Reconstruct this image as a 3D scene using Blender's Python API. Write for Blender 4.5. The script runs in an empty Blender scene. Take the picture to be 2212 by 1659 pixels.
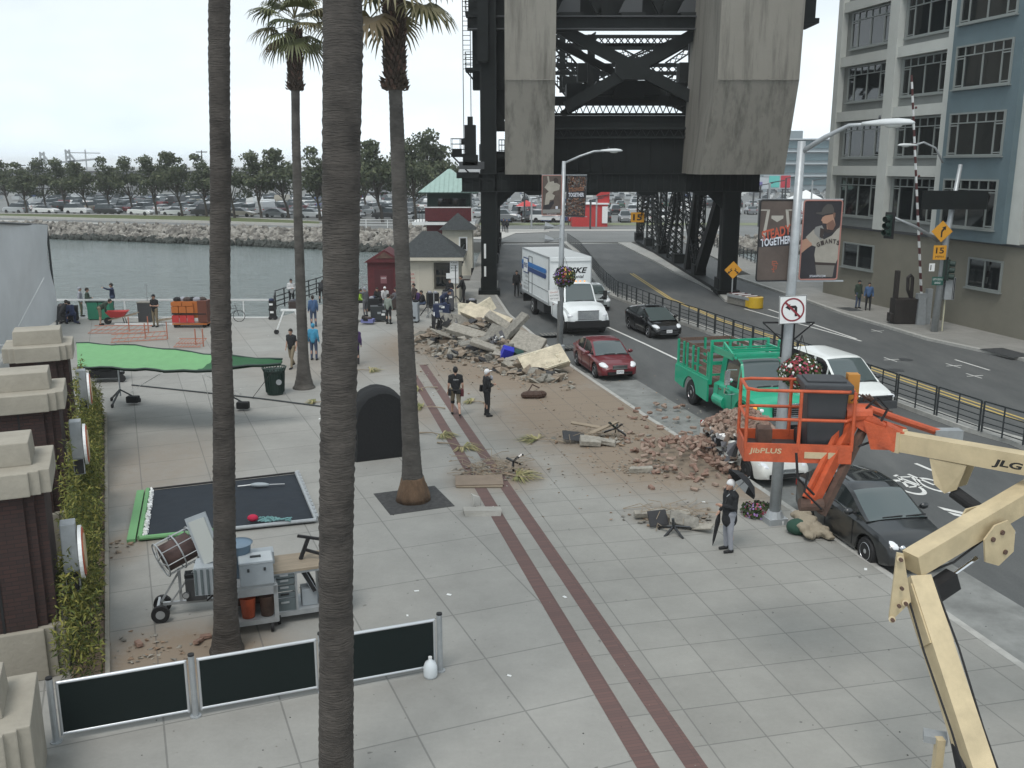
import bpy,bmesh,math,random
from mathutils import Vector,Matrix,Euler,noise
R=math.radians
rnd=random.Random(7)
scene=bpy.context.scene
COL=scene.collection
CAMH,PITCH,FOC=8.8,R(13),2052.0
cam_d=bpy.data.cameras.new("camera");cam=bpy.data.objects.new("camera",cam_d);COL.objects.link(cam)
cam.location=(0,0,CAMH);cam.rotation_euler=(R(90)-PITCH,0,0)
cam_d.sensor_width=36;cam_d.lens=36*FOC/2212.0;cam_d.clip_start=.2;cam_d.clip_end=6000
scene.camera=cam
world=bpy.data.worlds.new("World");scene.world=world;world.use_nodes=True
nt=world.node_tree;nt.nodes.clear()
wo=nt.nodes.new("ShaderNodeOutputWorld");bg=nt.nodes.new("ShaderNodeBackground")
sky=nt.nodes.new("ShaderNodeTexSky");sky.sky_type='NISHITA';sky.sun_disc=False
SUN_EL,SUN_AZ=R(62),R(200)
sky.sun_elevation=SUN_EL;sky.sun_rotation=SUN_AZ;sky.dust_density=4;sky.air_density=1;sky.ozone_density=1
tc=nt.nodes.new("ShaderNodeTexCoord");mp=nt.nodes.new("ShaderNodeMapping");mp.inputs['Scale'].default_value=(1,1,2.6)
nz=nt.nodes.new("ShaderNodeTexNoise");nz.inputs['Scale'].default_value=1.7;nz.inputs['Detail'].default_value=5;nz.inputs['Roughness'].default_value=.5
cr=nt.nodes.new("ShaderNodeValToRGB")
cr.color_ramp.elements[0].position=.36;cr.color_ramp.elements[0].color=(4.9,5.75,6.35,1)
cr.color_ramp.elements[1].position=.66;cr.color_ramp.elements[1].color=(8.3,8.9,9.2,1)
mx=nt.nodes.new("ShaderNodeMixRGB");mx.inputs[0].default_value=.9
L=nt.links.new
sz_=nt.nodes.new("ShaderNodeSeparateXYZ");hr=nt.nodes.new("ShaderNodeMapRange");hr.inputs[1].default_value=0;hr.inputs[2].default_value=.16;hr.inputs[3].default_value=1.5;hr.inputs[4].default_value=1;hv=nt.nodes.new("ShaderNodeVectorMath");hv.operation='SCALE'
L(tc.outputs['Generated'],sz_.inputs[0]);L(sz_.outputs[2],hr.inputs[0]);L(cr.outputs[0],hv.inputs[0]);L(hr.outputs[0],hv.inputs['Scale'])
L(tc.outputs['Generated'],mp.inputs['Vector']);L(mp.outputs[0],nz.inputs['Vector']);L(nz.outputs['Fac'],cr.inputs[0])
L(sky.outputs[0],mx.inputs[1]);L(hv.outputs[0],mx.inputs[2]);L(mx.outputs[0],bg.inputs[0]);L(bg.outputs[0],wo.inputs[0])
bg.inputs[1].default_value=.1
sd=bpy.data.lights.new("sun",'SUN');sd.energy=1.4;sd.angle=R(22);sd.color=(1,.97,.93)
so=bpy.data.objects.new("sun",sd);COL.objects.link(so)
_d=Vector((math.sin(SUN_AZ)*math.cos(SUN_EL),math.cos(SUN_AZ)*math.cos(SUN_EL),math.sin(SUN_EL)))
so.rotation_euler=_d.to_track_quat('Z','Y').to_euler();so.location=(0,0,60)
scene.view_settings.view_transform='Standard';scene.view_settings.look='None'
scene.view_settings.exposure=.37;scene.view_settings.gamma=1
def _ray(x,y):
 a=(x-1106)/FOC;b=-(y-829.5)/FOC
 return Vector((a,math.cos(PITCH)+b*math.sin(PITCH),-math.sin(PITCH)+b*math.cos(PITCH)))
def V(x,y,z=0.0):
 d=_ray(x,y);s=(z-CAMH)/d.z
 return Vector((d.x*s,d.y*s,z))
def W(x,y,Y):
 d=_ray(x,y);s=Y/d.y
 return Vector((d.x*s,Y,CAMH+d.z*s))
def HT(p,y):
 d=_ray(1106,y);s=p.y/d.y
 return CAMH+d.z*s-p.z
RD=-.13
KB=R(-77.3)
KU=Vector((math.cos(KB),math.sin(KB),0));KN=Vector((-math.sin(KB),math.cos(KB),0))
QB=R(112.7);QU=Vector((math.cos(QB),math.sin(QB),0));QN=Vector((QU.y,-QU.x,0))
MATS={}
def mat(name,rgb,rough=.6,metal=0.,nz=None,bump=None,emit=None,spec=None,coat=0,alpha=None,trans=0,ior=None):
 if name in MATS:return MATS[name]
 m=bpy.data.materials.new(name);m.use_nodes=True;t=m.node_tree;b=t.nodes['Principled BSDF']
 b.inputs['Base Color'].default_value=(*rgb,1);b.inputs['Roughness'].default_value=rough;b.inputs['Metallic'].default_value=metal
 if spec is not None:b.inputs['Specular IOR Level'].default_value=spec
 if coat:b.inputs['Coat Weight'].default_value=coat;b.inputs['Coat Roughness'].default_value=.05
 if trans:b.inputs['Transmission Weight'].default_value=trans
 if ior:b.inputs['IOR'].default_value=ior
 if alpha is not None:b.inputs['Alpha'].default_value=alpha
 if emit:b.inputs['Emission Color'].default_value=(*emit[0],1);b.inputs['Emission Strength'].default_value=emit[1]
 m.diffuse_color=(*rgb,1)
 if nz or bump:c=t.nodes.new("ShaderNodeTexCoord")
 if nz:
  n=t.nodes.new("ShaderNodeTexNoise");n.inputs['Scale'].default_value=nz[0];n.inputs['Detail'].default_value=nz[2]if len(nz)>2 else 6
  n.inputs['Roughness'].default_value=.65
  if len(nz)>3:
   q=t.nodes.new("ShaderNodeMapping");q.inputs['Scale'].default_value=nz[3];t.links.new(c.outputs['Object'],q.inputs[0]);t.links.new(q.outputs[0],n.inputs['Vector'])
  else:t.links.new(c.outputs['Object'],n.inputs['Vector'])
  r=t.nodes.new("ShaderNodeMapRange");r.inputs[1].default_value=.3;r.inputs[2].default_value=.7
  r.inputs[3].default_value=1-nz[1];r.inputs[4].default_value=1+nz[1];t.links.new(n.outputs[0],r.inputs[0])
  v=t.nodes.new("ShaderNodeVectorMath");v.operation='SCALE';v.inputs[0].default_value=rgb
  t.links.new(r.outputs[0],v.inputs['Scale']);t.links.new(v.outputs[0],b.inputs['Base Color'])
 if bump:
  n2=t.nodes.new("ShaderNodeTexNoise");n2.inputs['Scale'].default_value=bump[0];n2.inputs['Detail'].default_value=4
  if len(bump)>2:
   q=t.nodes.new("ShaderNodeMapping");q.inputs['Scale'].default_value=bump[2];t.links.new(c.outputs['Object'],q.inputs[0]);t.links.new(q.outputs[0],n2.inputs['Vector'])
  else:t.links.new(c.outputs['Object'],n2.inputs['Vector'])
  u=t.nodes.new("ShaderNodeBump");u.inputs['Strength'].default_value=bump[1];u.inputs['Distance'].default_value=.05
  t.links.new(n2.outputs[0],u.inputs['Height']);t.links.new(u.outputs[0],b.inputs['Normal'])
 MATS[name]=m;return m
def paint(name,rgb,rough=.28):return mat(name,rgb,rough,nz=(3,.04),coat=.6)
M=dict(steel=mat('black_bridge_steel',(.0035,.006,.0062),.7,spec=.3,nz=(1.2,.35)),steel2=mat('bridge_steel_face',(.006,.009,.009),.65,spec=.35,nz=(1.5,.35)),conc=mat('concrete',(.33,.32,.29),.85,nz=(2,.14),bump=(18,.25)),cwc=None,galv=mat('galvanised_metal',(.36,.38,.39),.42,.35,nz=(5,.12)),alu=mat('aluminium',(.62,.64,.66),.3,.7),white=mat('white_paint',(.74,.75,.74),.45,nz=(4,.05)),black=mat('black_rubber',(.012,.012,.013),.75,nz=(8,.3)),glass=mat('dark_glass',(.012,.017,.018),.06,spec=.9),glassb=mat('building_glass',(.008,.011,.012),.035,spec=1.0),wglass=mat('windscreen_glass',(.06,.08,.08),.04,spec=1.0),chrome=mat('chrome',(.7,.71,.72),.12,1),lamp=mat('headlamp',(.72,.74,.76),.12,spec=.9),red=mat('tail_lamp',(.3,.01,.01),.2),orange=mat('orange_lift_paint',(.46,.085,.03),.5,nz=(4,.28),bump=(30,.2)),tan=mat('tan_lift_paint',(.50,.41,.255),.5,nz=(2.5,.16),bump=(12,.08)),dirt=mat('dirt',(.27,.19,.13),.95,nz=(9,.3),bump=(30,.6)),rub=mat('rubble_concrete',(.29,.27,.23),.92,nz=(7,.3),bump=(22,.5)),rub2=mat('rubble_grey',(.205,.195,.17),.9,nz=(7,.3),bump=(22,.5)),foam=mat('cream_scenery_foam',(.50,.44,.33),.85,nz=(3,.22),bump=(9,.5)),foams=mat('cream_moulded_face',(.55,.50,.38),.85,nz=(6,.3),bump=(7,.9)),brick=mat('loose_brick',(.235,.15,.115),.9,nz=(6,.32),bump=(40,.3)),brick2=mat('pale_brick',(.29,.215,.17),.9,nz=(6,.32),bump=(40,.3)),wood=mat('plywood',(.27,.22,.16),.8,nz=(2,.15,4,(1,12,1))),rust=mat('rusty_steel',(.10,.06,.045),.8,nz=(5,.4)),skin=mat('skin',(.42,.25,.18),.6),cap=mat('white_cap_cloth',(.7,.7,.7),.9),hair=mat('dark_hair',(.02,.015,.012),.7),cblack=mat('black_cloth',(.010,.011,.012),.95,bump=(14,.4)),yellow=mat('sign_yellow',(.62,.29,.02),.5),maroon=mat('maroon_paint',(.09,.014,.018),.7,nz=(4,.2)),dgreen=mat('dark_green_paint',(.012,.032,.025),.6),green=mat('chroma_green_cloth',(.15,.34,.15),.85,nz=(3,.07)),cream=mat('cream_siding',(.52,.49,.41),.8,nz=(3,.06)),roof=mat('dark_shingle',(.042,.048,.05),.9,nz=(6,.35),bump=(20,.4)),grail=mat('railing_dark',(.03,.035,.037),.5),stripe=mat('road_paint',(.62,.62,.59),.8,nz=(12,.18)),ystripe=mat('road_paint_yellow',(.50,.37,.12),.8,nz=(12,.2)),blackp=mat('gloss_black',(.008,.008,.009),.25,coat=.5),grey=mat('grey_plastic',(.05,.053,.056),.5),red2=mat('red_paint',(.46,.04,.04),.5,nz=(3,.1)),)
class MB:
 def __init__(s):s.v=[];s.f=[];s.m=[];s.keys=[];s.T=Matrix()
 def k(s,m):
  if m not in s.keys:s.keys.append(m)
  return s.keys.index(m)
 def add(s,vs,fs,m,T=None):
  T=s.T@T if T is not None else s.T
  o=len(s.v);s.v+=[T@Vector(p)for p in vs];s.f+=[tuple(i+o for i in f)for f in fs]
  s.m+=[s.k(m)]*len(fs)if isinstance(m,bpy.types.Material)else[s.k(x)for x in m]
 def box(s,c,d,m,rot=(0,0,0),taper=1.0):
  x,y,z=[q/2 for q in d]
  vs=[(-x,-y,-z),(x,-y,-z),(x,y,-z),(-x,y,-z)]+[(-x*taper,-y*taper,z),(x*taper,-y*taper,z),(x*taper,y*taper,z),(-x*taper,y*taper,z)]
  s.add(vs,[(3,2,1,0),(4,5,6,7),(0,1,5,4),(1,2,6,5),(2,3,7,6),(3,0,4,7)],m,Matrix.Translation(c)@Euler(rot).to_matrix().to_4x4())
 def bar(s,a,b,w,m,h=None,up=(0,0,1)):
  a=Vector(a);b=Vector(b);d=b-a;l=d.length
  if l<1e-6:return
  z=d/l;x=Vector(up).cross(z)
  if x.length<1e-3:x=Vector((0,1,0)).cross(z)
  x.normalize();y=z.cross(x)
  T=Matrix((x.to_4d(),y.to_4d(),z.to_4d(),(0,0,0,1))).transposed();T.translation=(a+b)/2
  for i in range(3):T[3][i]=0
  T[3][3]=1
  h=h or w
  X,Y,Z=w/2,h/2,l/2
  vs=[(-X,-Y,-Z),(X,-Y,-Z),(X,Y,-Z),(-X,Y,-Z),(-X,-Y,Z),(X,-Y,Z),(X,Y,Z),(-X,Y,Z)]
  s.add(vs,[(3,2,1,0),(4,5,6,7),(0,1,5,4),(1,2,6,5),(2,3,7,6),(3,0,4,7)],m,T)
 def tube(s,pts,r,m,n=8,cap=True):
  pts=[Vector(p)for p in pts];k=len(pts);rs=r if isinstance(r,(list,tuple))else[r]*k
  vs=[];prev=None
  for i,p in enumerate(pts):
   t=(pts[min(i+1,k-1)]-pts[max(i-1,0)]).normalized()
   if prev is None:
    x=t.cross(Vector((0,0,1)));x=x if x.length>.05 else t.cross(Vector((1,0,0)))
   else:x=prev-t*prev.dot(t)
   x.normalize();prev=x;y=t.cross(x)
   vs+=[p+(x*math.cos(2*math.pi*j/n)+y*math.sin(2*math.pi*j/n))*rs[i]for j in range(n)]
  fs=[(i*n+j,i*n+(j+1)%n,(i+1)*n+(j+1)%n,(i+1)*n+j)for i in range(k-1)for j in range(n)]
  if cap:fs+=[tuple(range(n))[::-1],tuple(range((k-1)*n,k*n))]
  s.add(vs,fs,m)
 def cyl(s,a,b,r,m,n=16):s.tube([a,b],r,m,n)
 def lathe(s,prof,m,n=16,c=(0,0,0)):
  vs=[(p[0]*math.cos(2*math.pi*j/n)+c[0],p[0]*math.sin(2*math.pi*j/n)+c[1],p[1]+c[2])for p in prof for j in range(n)]
  k=len(prof);fs=[(i*n+j,i*n+(j+1)%n,(i+1)*n+(j+1)%n,(i+1)*n+j)for i in range(k-1)for j in range(n)]
  fs+=[tuple(range(n))[::-1],tuple(range((k-1)*n,k*n))]
  s.add(vs,fs,m)
 def ball(s,c,r,m,n=10,k=6,T=None):
  r=(r,r,r)if isinstance(r,(int,float))else r
  vs=[(0,0,-r[2])]+[(r[0]*math.sin(math.pi*i/k)*math.cos(2*math.pi*j/n),r[1]*math.sin(math.pi*i/k)*math.sin(2*math.pi*j/n),-r[2]*math.cos(math.pi*i/k))for i in range(1,k)for j in range(n)]+[(0,0,r[2])]
  fs=[(0,1+(j+1)%n,1+j)for j in range(n)]+[(1+(i-1)*n+j,1+(i-1)*n+(j+1)%n,1+i*n+(j+1)%n,1+i*n+j)for i in range(1,k-1)for j in range(n)]
  e=len(vs)-1;fs+=[(e,1+(k-2)*n+j,1+(k-2)*n+(j+1)%n)for j in range(n)]
  s.add(vs,fs,m,Matrix.Translation(c)@(T or Matrix()))
 def prism(s,pts,z0,z1,m,T=None):
  n=len(pts);vs=[(p[0],p[1],z0)for p in pts]+[(p[0],p[1],z1)for p in pts]
  s.add(vs,[tuple(range(n))[::-1],tuple(range(n,2*n))]+[(i,(i+1)%n,n+(i+1)%n,n+i)for i in range(n)],m,T)
 def quad(s,a,b,c,d,m):s.add([a,b,c,d],[(0,1,2,3)],m)
 def lattice(s,a,b,w,m,n=None,up=(0,0,1),t=.09,fl=.16,dp=.3):
  a=Vector(a);b=Vector(b);d=(b-a);l=d.length;z=d/l;x=Vector(up).cross(z)
  x=x.normalized()*(w/2-fl/2)
  yy=z.cross(x).normalized()*dp
  for q in(x,-x):s.bar(a+q,b+q,fl,m,dp,up=z.cross(x))
  n=n or max(1,int(l/(w*.9)))
  for i in range(n):
   p,q=a+d*i/n,a+d*(i+1)/n
   s.bar(p+x,q-x,t,m,.03,up=z.cross(x));s.bar(p-x,q+x,t,m,.03,up=z.cross(x))
 def build(s,name,parent=None,smooth=False,mats=None):
  me=bpy.data.meshes.new(name);me.from_pydata(s.v,[],s.f)
  for m in(mats or s.keys):me.materials.append(m)
  me.polygons.foreach_set('material_index',s.m)
  if smooth:me.polygons.foreach_set('use_smooth',[True]*len(s.f))
  me.update();o=bpy.data.objects.new(name,me);COL.objects.link(o)
  if parent:o.parent=parent
  return o
def tag(o,label=None,cat=None,group=None,kind=None):
 if label:o['label']=label
 if cat:o['category']=cat
 if group:o['group']=group
 if kind:o['kind']=kind
 return o
def thing(name,label,cat,loc=(0,0,0),rz=0,group=None):
 o=bpy.data.objects.new(name,None);COL.objects.link(o);o.location=loc;o.rotation_euler=(0,0,rz);o.empty_display_size=.3
 return tag(o,label,cat,group)
def copy_tree(o,parent=None):
 c=o.copy();COL.objects.link(c)
 if parent:c.parent=parent
 for ch in list(o.children):copy_tree(ch,c)
 return c
def smooth_by_angle(o,deg=40):
 me=o.data;me.polygons.foreach_set('use_smooth',[True]*len(me.polygons))
 bm=bmesh.new();bm.from_mesh(me);a=R(deg)
 for e in bm.edges:
  if len(e.link_faces)==2 and e.calc_face_angle(0)>a:e.smooth=False
 bm.to_mesh(me);bm.free();return o
def bevel(o,w=.02,seg=2):
 bm=bmesh.new();bm.from_mesh(o.data)
 es=[e for e in bm.edges if len(e.link_faces)==2 and e.calc_face_angle(0)>R(35)]
 bmesh.ops.bevel(bm,geom=es,offset=w,segments=seg,affect='EDGES',profile=.6,clamp_overlap=True)
 bm.to_mesh(o.data);bm.free();return o
_tx={}
def text_geo(txt,bold=0,shear=0):
 k=(txt,bold,shear)
 if k not in _tx:
  c=bpy.data.curves.new("t",'FONT');c.body=txt;c.size=1;c.align_x='CENTER';c.align_y='CENTER';c.offset=bold;c.shear=shear;c.resolution_u=3
  o=bpy.data.objects.new("t",c);COL.objects.link(o)
  me=bpy.data.meshes.new_from_object(o.evaluated_get(bpy.context.evaluated_depsgraph_get()))
  _tx[k]=([tuple(v.co)for v in me.vertices],[tuple(p.vertices)for p in me.polygons])
  bpy.data.objects.remove(o);bpy.data.curves.remove(c);bpy.data.meshes.remove(me)
 return _tx[k]
def text(mb,txt,m,T,w=None,h=None,bold=0,shear=0):
 vs,fs=text_geo(txt,bold,shear)
 if not vs:return
 x0=min(v[0]for v in vs);x1=max(v[0]for v in vs);y0=min(v[1]for v in vs);y1=max(v[1]for v in vs)
 sy=h/(y1-y0);sx=w/(x1-x0)if w else sy
 mb.add([((v[0]-(x0+x1)/2)*sx,(v[1]-(y0+y1)/2)*sy,0)for v in vs],fs,m,T)
def frameT(o,x,y):
 x=Vector(x).normalized();y=Vector(y);y=(y-x*x.dot(y)).normalized();z=x.cross(y)
 T=Matrix.Identity(4)
 for i in range(3):T[i][0],T[i][1],T[i][2],T[i][3]=x[i],y[i],z[i],o[i]
 return T
def remesh(q,vox,name,parent,m,sm=2):
 me=bpy.data.meshes.new('t');me.from_pydata(q.v,[],q.f);o=bpy.data.objects.new('t',me);COL.objects.link(o);r=o.modifiers.new('r','REMESH');r.mode='VOXEL';r.voxel_size=vox;s=o.modifiers.new('s','SMOOTH');s.iterations=sm;s.factor=.5
 me2=bpy.data.meshes.new_from_object(o.evaluated_get(bpy.context.evaluated_depsgraph_get()));bpy.data.objects.remove(o);bpy.data.meshes.remove(me);me2.name=name;me2.materials.clear();me2.materials.append(m);me2.polygons.foreach_set('use_smooth',[True]*len(me2.polygons));n=bpy.data.objects.new(name,me2);COL.objects.link(n);n.parent=parent;return n
def nodes_of(m):t=m.node_tree;return t,t.nodes['Principled BSDF']
def concrete_ground(name,ang,sx,sy,ox,oy,base,dust=(),jw=.013):
 m=mat(name,base,.85);t,b=nodes_of(m);N=t.nodes.new;l=t.links.new
 c=N("ShaderNodeTexCoord");rot=N("ShaderNodeVectorRotate");rot.rotation_type='Z_AXIS';rot.inputs['Angle'].default_value=-ang
 l(c.outputs['Object'],rot.inputs['Vector']);sp=N("ShaderNodeSeparateXYZ");l(rot.outputs[0],sp.inputs[0])
 def mth(op,a,bb=None):
  q=N("ShaderNodeMath");q.operation=op
  for i,x in enumerate((a,bb)):
   if x is None:continue
   if isinstance(x,(int,float)):q.inputs[i].default_value=x
   else:l(x,q.inputs[i])
  return q.outputs[0]
 def line(o,step,off):
  w=mth('MODULO',mth('ADD',o,off+5000*step),step)
  d=mth('MINIMUM',w,mth('SUBTRACT',step,w))
  return mth('LESS_THAN',d,jw)
 jn=mth('MAXIMUM',line(sp.outputs[0],sx,ox),line(sp.outputs[1],sy,oy))
 n1=N("ShaderNodeTexNoise");n1.inputs['Scale'].default_value=.55;n1.inputs['Detail'].default_value=8;n1.inputs['Roughness'].default_value=.7;l(c.outputs['Object'],n1.inputs['Vector'])
 n2=N("ShaderNodeTexNoise");n2.inputs['Scale'].default_value=14;n2.inputs['Detail'].default_value=4;l(c.outputs['Object'],n2.inputs['Vector'])
 n3=N("ShaderNodeTexNoise");n3.inputs['Scale'].default_value=3.1;n3.inputs['Detail'].default_value=6;n3.inputs['Roughness'].default_value=.75;l(c.outputs['Object'],n3.inputs['Vector'])
 fl=N("ShaderNodeVectorMath");fl.operation='FLOOR'
 dv=N("ShaderNodeCombineXYZ");l(mth('DIVIDE',mth('ADD',sp.outputs[0],ox),sx),dv.inputs[0]);l(mth('DIVIDE',mth('ADD',sp.outputs[1],oy),sy),dv.inputs[1]);l(dv.outputs[0],fl.inputs[0])
 wn=N("ShaderNodeTexWhiteNoise");l(fl.outputs[0],wn.inputs['Vector'])
 br=mth('ADD',mth('MULTIPLY',n1.outputs[0],.62),mth('ADD',mth('MULTIPLY',n2.outputs[0],.12),mth('ADD',mth('MULTIPLY',wn.outputs[0],.10),mth('MULTIPLY',n3.outputs[0],.16))))
 br=mth('ADD',br,.50)
 stain=N("ShaderNodeMapRange");stain.inputs[1].default_value=.66;stain.inputs[2].default_value=.74;l(n3.outputs[0],stain.inputs[0])
 br=mth('MULTIPLY',br,mth('SUBTRACT',1,mth('MULTIPLY',stain.outputs[0],.26)))
 vo=N("ShaderNodeTexNoise");vo.inputs['Scale'].default_value=5.2;vo.inputs['Detail'].default_value=2;l(c.outputs['Object'],vo.inputs['Vector'])
 gum=N("ShaderNodeMapRange");gum.inputs[1].default_value=.735;gum.inputs[2].default_value=.76;l(vo.outputs[0],gum.inputs[0]);br=mth('MULTIPLY',br,mth('SUBTRACT',1,mth('MULTIPLY',gum.outputs[0],.45)))
 v=N("ShaderNodeVectorMath");v.operation='SCALE';v.inputs[0].default_value=base;l(br,v.inputs['Scale'])
 col=v.outputs[0]
 acc=None
 for(cx,cy,rx,ry,an,st)in dust:
  q=N("ShaderNodeMapping");q.vector_type='TEXTURE';q.inputs['Location'].default_value=(cx,cy,0);q.inputs['Rotation'].default_value=(0,0,an);q.inputs['Scale'].default_value=(rx,ry,1e4)
  l(c.outputs['Object'],q.inputs[0]);ln=N("ShaderNodeVectorMath");ln.operation='LENGTH';l(q.outputs[0],ln.inputs[0])
  r=N("ShaderNodeMapRange");r.inputs[1].default_value=1.15;r.inputs[2].default_value=.35;r.inputs[3].default_value=0;r.inputs[4].default_value=st;l(ln.outputs['Value'],r.inputs[0])
  acc=r.outputs[0]if acc is None else mth('MAXIMUM',acc,r.outputs[0])
 if acc is not None:
  nn=mth('MULTIPLY',mth('ADD',mth('MULTIPLY',n3.outputs[0],1.6),mth('MULTIPLY',n2.outputs[0],.9)),acc)
  r=N("ShaderNodeMapRange");r.inputs[1].default_value=.12;r.inputs[2].default_value=.92;r.inputs[4].default_value=.95;l(nn,r.inputs[0])
  mm=N("ShaderNodeMixRGB");l(r.outputs[0],mm.inputs[0]);l(col,mm.inputs[1]);mm.inputs[2].default_value=(.215,.168,.122,1);col=mm.outputs[0]
  dustf=r.outputs[0]
 mm=N("ShaderNodeMixRGB");l(mth('MULTIPLY',jn,.48),mm.inputs[0]);l(col,mm.inputs[1]);mm.inputs[2].default_value=(.07,.07,.068,1);l(mm.outputs[0],b.inputs['Base Color'])
 bp=N("ShaderNodeBump");bp.inputs['Strength'].default_value=.25;bp.inputs['Distance'].default_value=.02
 l(mth('SUBTRACT',n2.outputs[0],jn),bp.inputs['Height']);l(bp.outputs[0],b.inputs['Normal'])
 return m
def sheet(name,pts,z,m,kind='structure',thick=None):
 mb=MB();P=[(p[0],p[1])for p in pts]
 area=sum(P[i][0]*P[(i+1)%len(P)][1]-P[(i+1)%len(P)][0]*P[i][1]for i in range(len(P)))
 if area<0:P=P[::-1]
 if thick:mb.prism(P,z-thick,z,m)
 else:mb.add([(p[0],p[1],z)for p in P],[tuple(range(len(P)))],m)
 o=mb.build(name);o['kind']=kind;return o
kerb=[V(*p)for p in[(1925,1250),(1600,1030),(1400,905),(1230,790)]]
kerb=[kerb[0]+KU*30]+kerb+[Vector((-.3,57,0)),Vector((-1.25,66,0)),Vector((-1.25,74,0))]
BL=V(*(1370,1640));BD=Vector((-math.sin(R(13)),math.cos(R(13)),0))
b0=Vector((2.52,12.56,0))-BD*14;b0=Vector((1.86,12.56,0))-BD*14;b1=Vector((1.86,12.56,0))+BD*30.5
def dst(x,y,rx,ry,an,st):p=V(x,y);return(p.x,p.y,rx,ry,an,st)
dustA=[dst(1300,900,4.8,7.5,R(15),1.),dst(1110,790,5,8,R(20),1.),dst(1430,985,3.8,4.4,R(13),1.),dst(1590,1040,1.6,2.5,0,.8),dst(1470,1110,1.6,1.3,0,.5),dst(1100,1020,1.3,2.2,0,.75),dst(1020,730,5,9,0,.85),dst(1150,660,2.5,5,0,.6),dst(1380,850,2,5,R(13),.8)]
dustB=[dst(1110,790,5,8,R(20),1.),dst(930,750,3.5,7,0,.85),dst(930,880,1.5,4,0,.5),dst(700,790,5,5,0,.35),dst(330,1010,3.2,5,0,.42),dst(400,1420,2.3,1.6,0,.85),dst(270,1180,1.0,1.6,0,.5),dst(380,730,6,5,0,.25),dst(1070,1030,1.6,2.4,0,.75),dst(640,1420,1.5,1,0,.35)]
cA=concrete_ground('plaza_concrete_small_slabs',R(13),0.99,1.01,0,0,(.262,.258,.236),dustA)
cB=concrete_ground('plaza_concrete_large_slabs',R(22.3),1.85,1.85,0,0,(.27,.266,.246),dustB,.015)
quay=[Vector((-70,55,0)),Vector((-13.9,55.4,0)),Vector((-12.3,61,0)),Vector((-9.5,66.5,0)),Vector((-5.2,68,0)),Vector((-5.2,74,0))]
sheet('plaza_pavement',[b0,*kerb,b1],0,cA,thick=.4)
sheet('plaza_pavement',[b1,Vector((-1.25,74,0)),*quay[::-1],Vector((-70,-12,0)),b0+Vector((0,0,0))],0,cB,thick=3)
mbk=mat('paving_brick_strip',(.19,.09,.075),.85);t,b=nodes_of(mbk);bt=t.nodes.new("ShaderNodeTexBrick");c=t.nodes.new("ShaderNodeTexCoord");vr=t.nodes.new("ShaderNodeVectorRotate");vr.rotation_type='Z_AXIS';vr.inputs['Angle'].default_value=R(-13)
t.links.new(c.outputs['Object'],vr.inputs[0]);t.links.new(vr.outputs[0],bt.inputs['Vector']);t.links.new(bt.outputs[0],b.inputs['Base Color'])
for i,v_ in((1,(.14,.082,.073,1)),(2,(.115,.072,.066,1)),(3,(.085,.06,.055,1))):bt.inputs[i].default_value=v_
bt.inputs['Scale'].default_value=1;bt.inputs['Brick Width'].default_value=.33;bt.inputs['Row Height'].default_value=.085;bt.inputs['Mortar Size'].default_value=.004;bt.offset=0
ac=Vector((math.cos(R(13)),math.sin(R(13)),0))
for off in(.0,.71):
 a=Vector((1.87,12.56,0))+ac*off-BD*14;e=a+BD*(44.5 if off==0 else 44);w=ac*.33
 sheet('brick_paving_strip',[a,a+w,e+w,e],.004,mbk)
wk=mat('kerb_concrete',(.36,.355,.33),.85,nz=(3,.2),bump=(20,.2))
def strip(pts,w,z,th,m,name,side=1,kind='structure'):
 mb=MB()
 L_=[Vector(p)for p in pts];n=len(L_);offs=[]
 for i in range(n):
  d=(L_[min(i+1,n-1)]-L_[max(i-1,0)]);d.z=0;d.normalize();offs.append(Vector((d.y,-d.x,0))*side*w)
 for i in range(n-1):
  a,b_=L_[i],L_[i+1];c_,d_=b_+offs[i+1],a+offs[i]
  vs=[(q.x,q.y,z-th)for q in(a,b_,c_,d_)]+[(q.x,q.y,z)for q in(a,b_,c_,d_)]
  mb.add(vs,[(0,1,2,3)[::-1],(4,5,6,7),(0,1,5,4),(1,2,6,5),(2,3,7,6),(3,0,4,7)],m)
 o=mb.build(name);o['kind']=kind;return o
strip(kerb,.17,.006,.15,wk,'kerb',side=1)
asp=mat('asphalt',(.072,.078,.08),.85);t,b=nodes_of(asp);N=t.nodes.new;c=N("ShaderNodeTexCoord")
n1=N("ShaderNodeTexNoise");n1.inputs['Scale'].default_value=.35;n1.inputs['Detail'].default_value=9;n1.inputs['Roughness'].default_value=.7
mpg=N("ShaderNodeMapping");mpg.inputs['Rotation'].default_value=(0,0,R(-13));mpg.inputs['Scale'].default_value=(1.8,.5,1)
n2=N("ShaderNodeTexNoise");n2.inputs['Scale'].default_value=40;n2.inputs['Detail'].default_value=3
t.links.new(c.outputs['Object'],mpg.inputs[0]);t.links.new(mpg.outputs[0],n1.inputs['Vector']);t.links.new(c.outputs['Object'],n2.inputs['Vector'])
cr1=N("ShaderNodeValToRGB");cr1.color_ramp.elements[0].position=.3;cr1.color_ramp.elements[0].color=(.086,.092,.092,1);cr1.color_ramp.elements[1].position=.72;cr1.color_ramp.elements[1].color=(.15,.154,.15,1);t.links.new(n1.outputs[0],cr1.inputs[0])
mm=N("ShaderNodeMixRGB");mm.blend_type='MULTIPLY';mm.inputs[0].default_value=.5;t.links.new(cr1.outputs[0],mm.inputs[1]);t.links.new(n2.outputs[0],mm.inputs[2]);t.links.new(mm.outputs[0],b.inputs['Base Color'])
bp=N("ShaderNodeBump");bp.inputs['Strength'].default_value=.3;bp.inputs['Distance'].default_value=.01;t.links.new(n2.outputs[0],bp.inputs['Height']);t.links.new(bp.outputs[0],b.inputs['Normal'])
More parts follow.
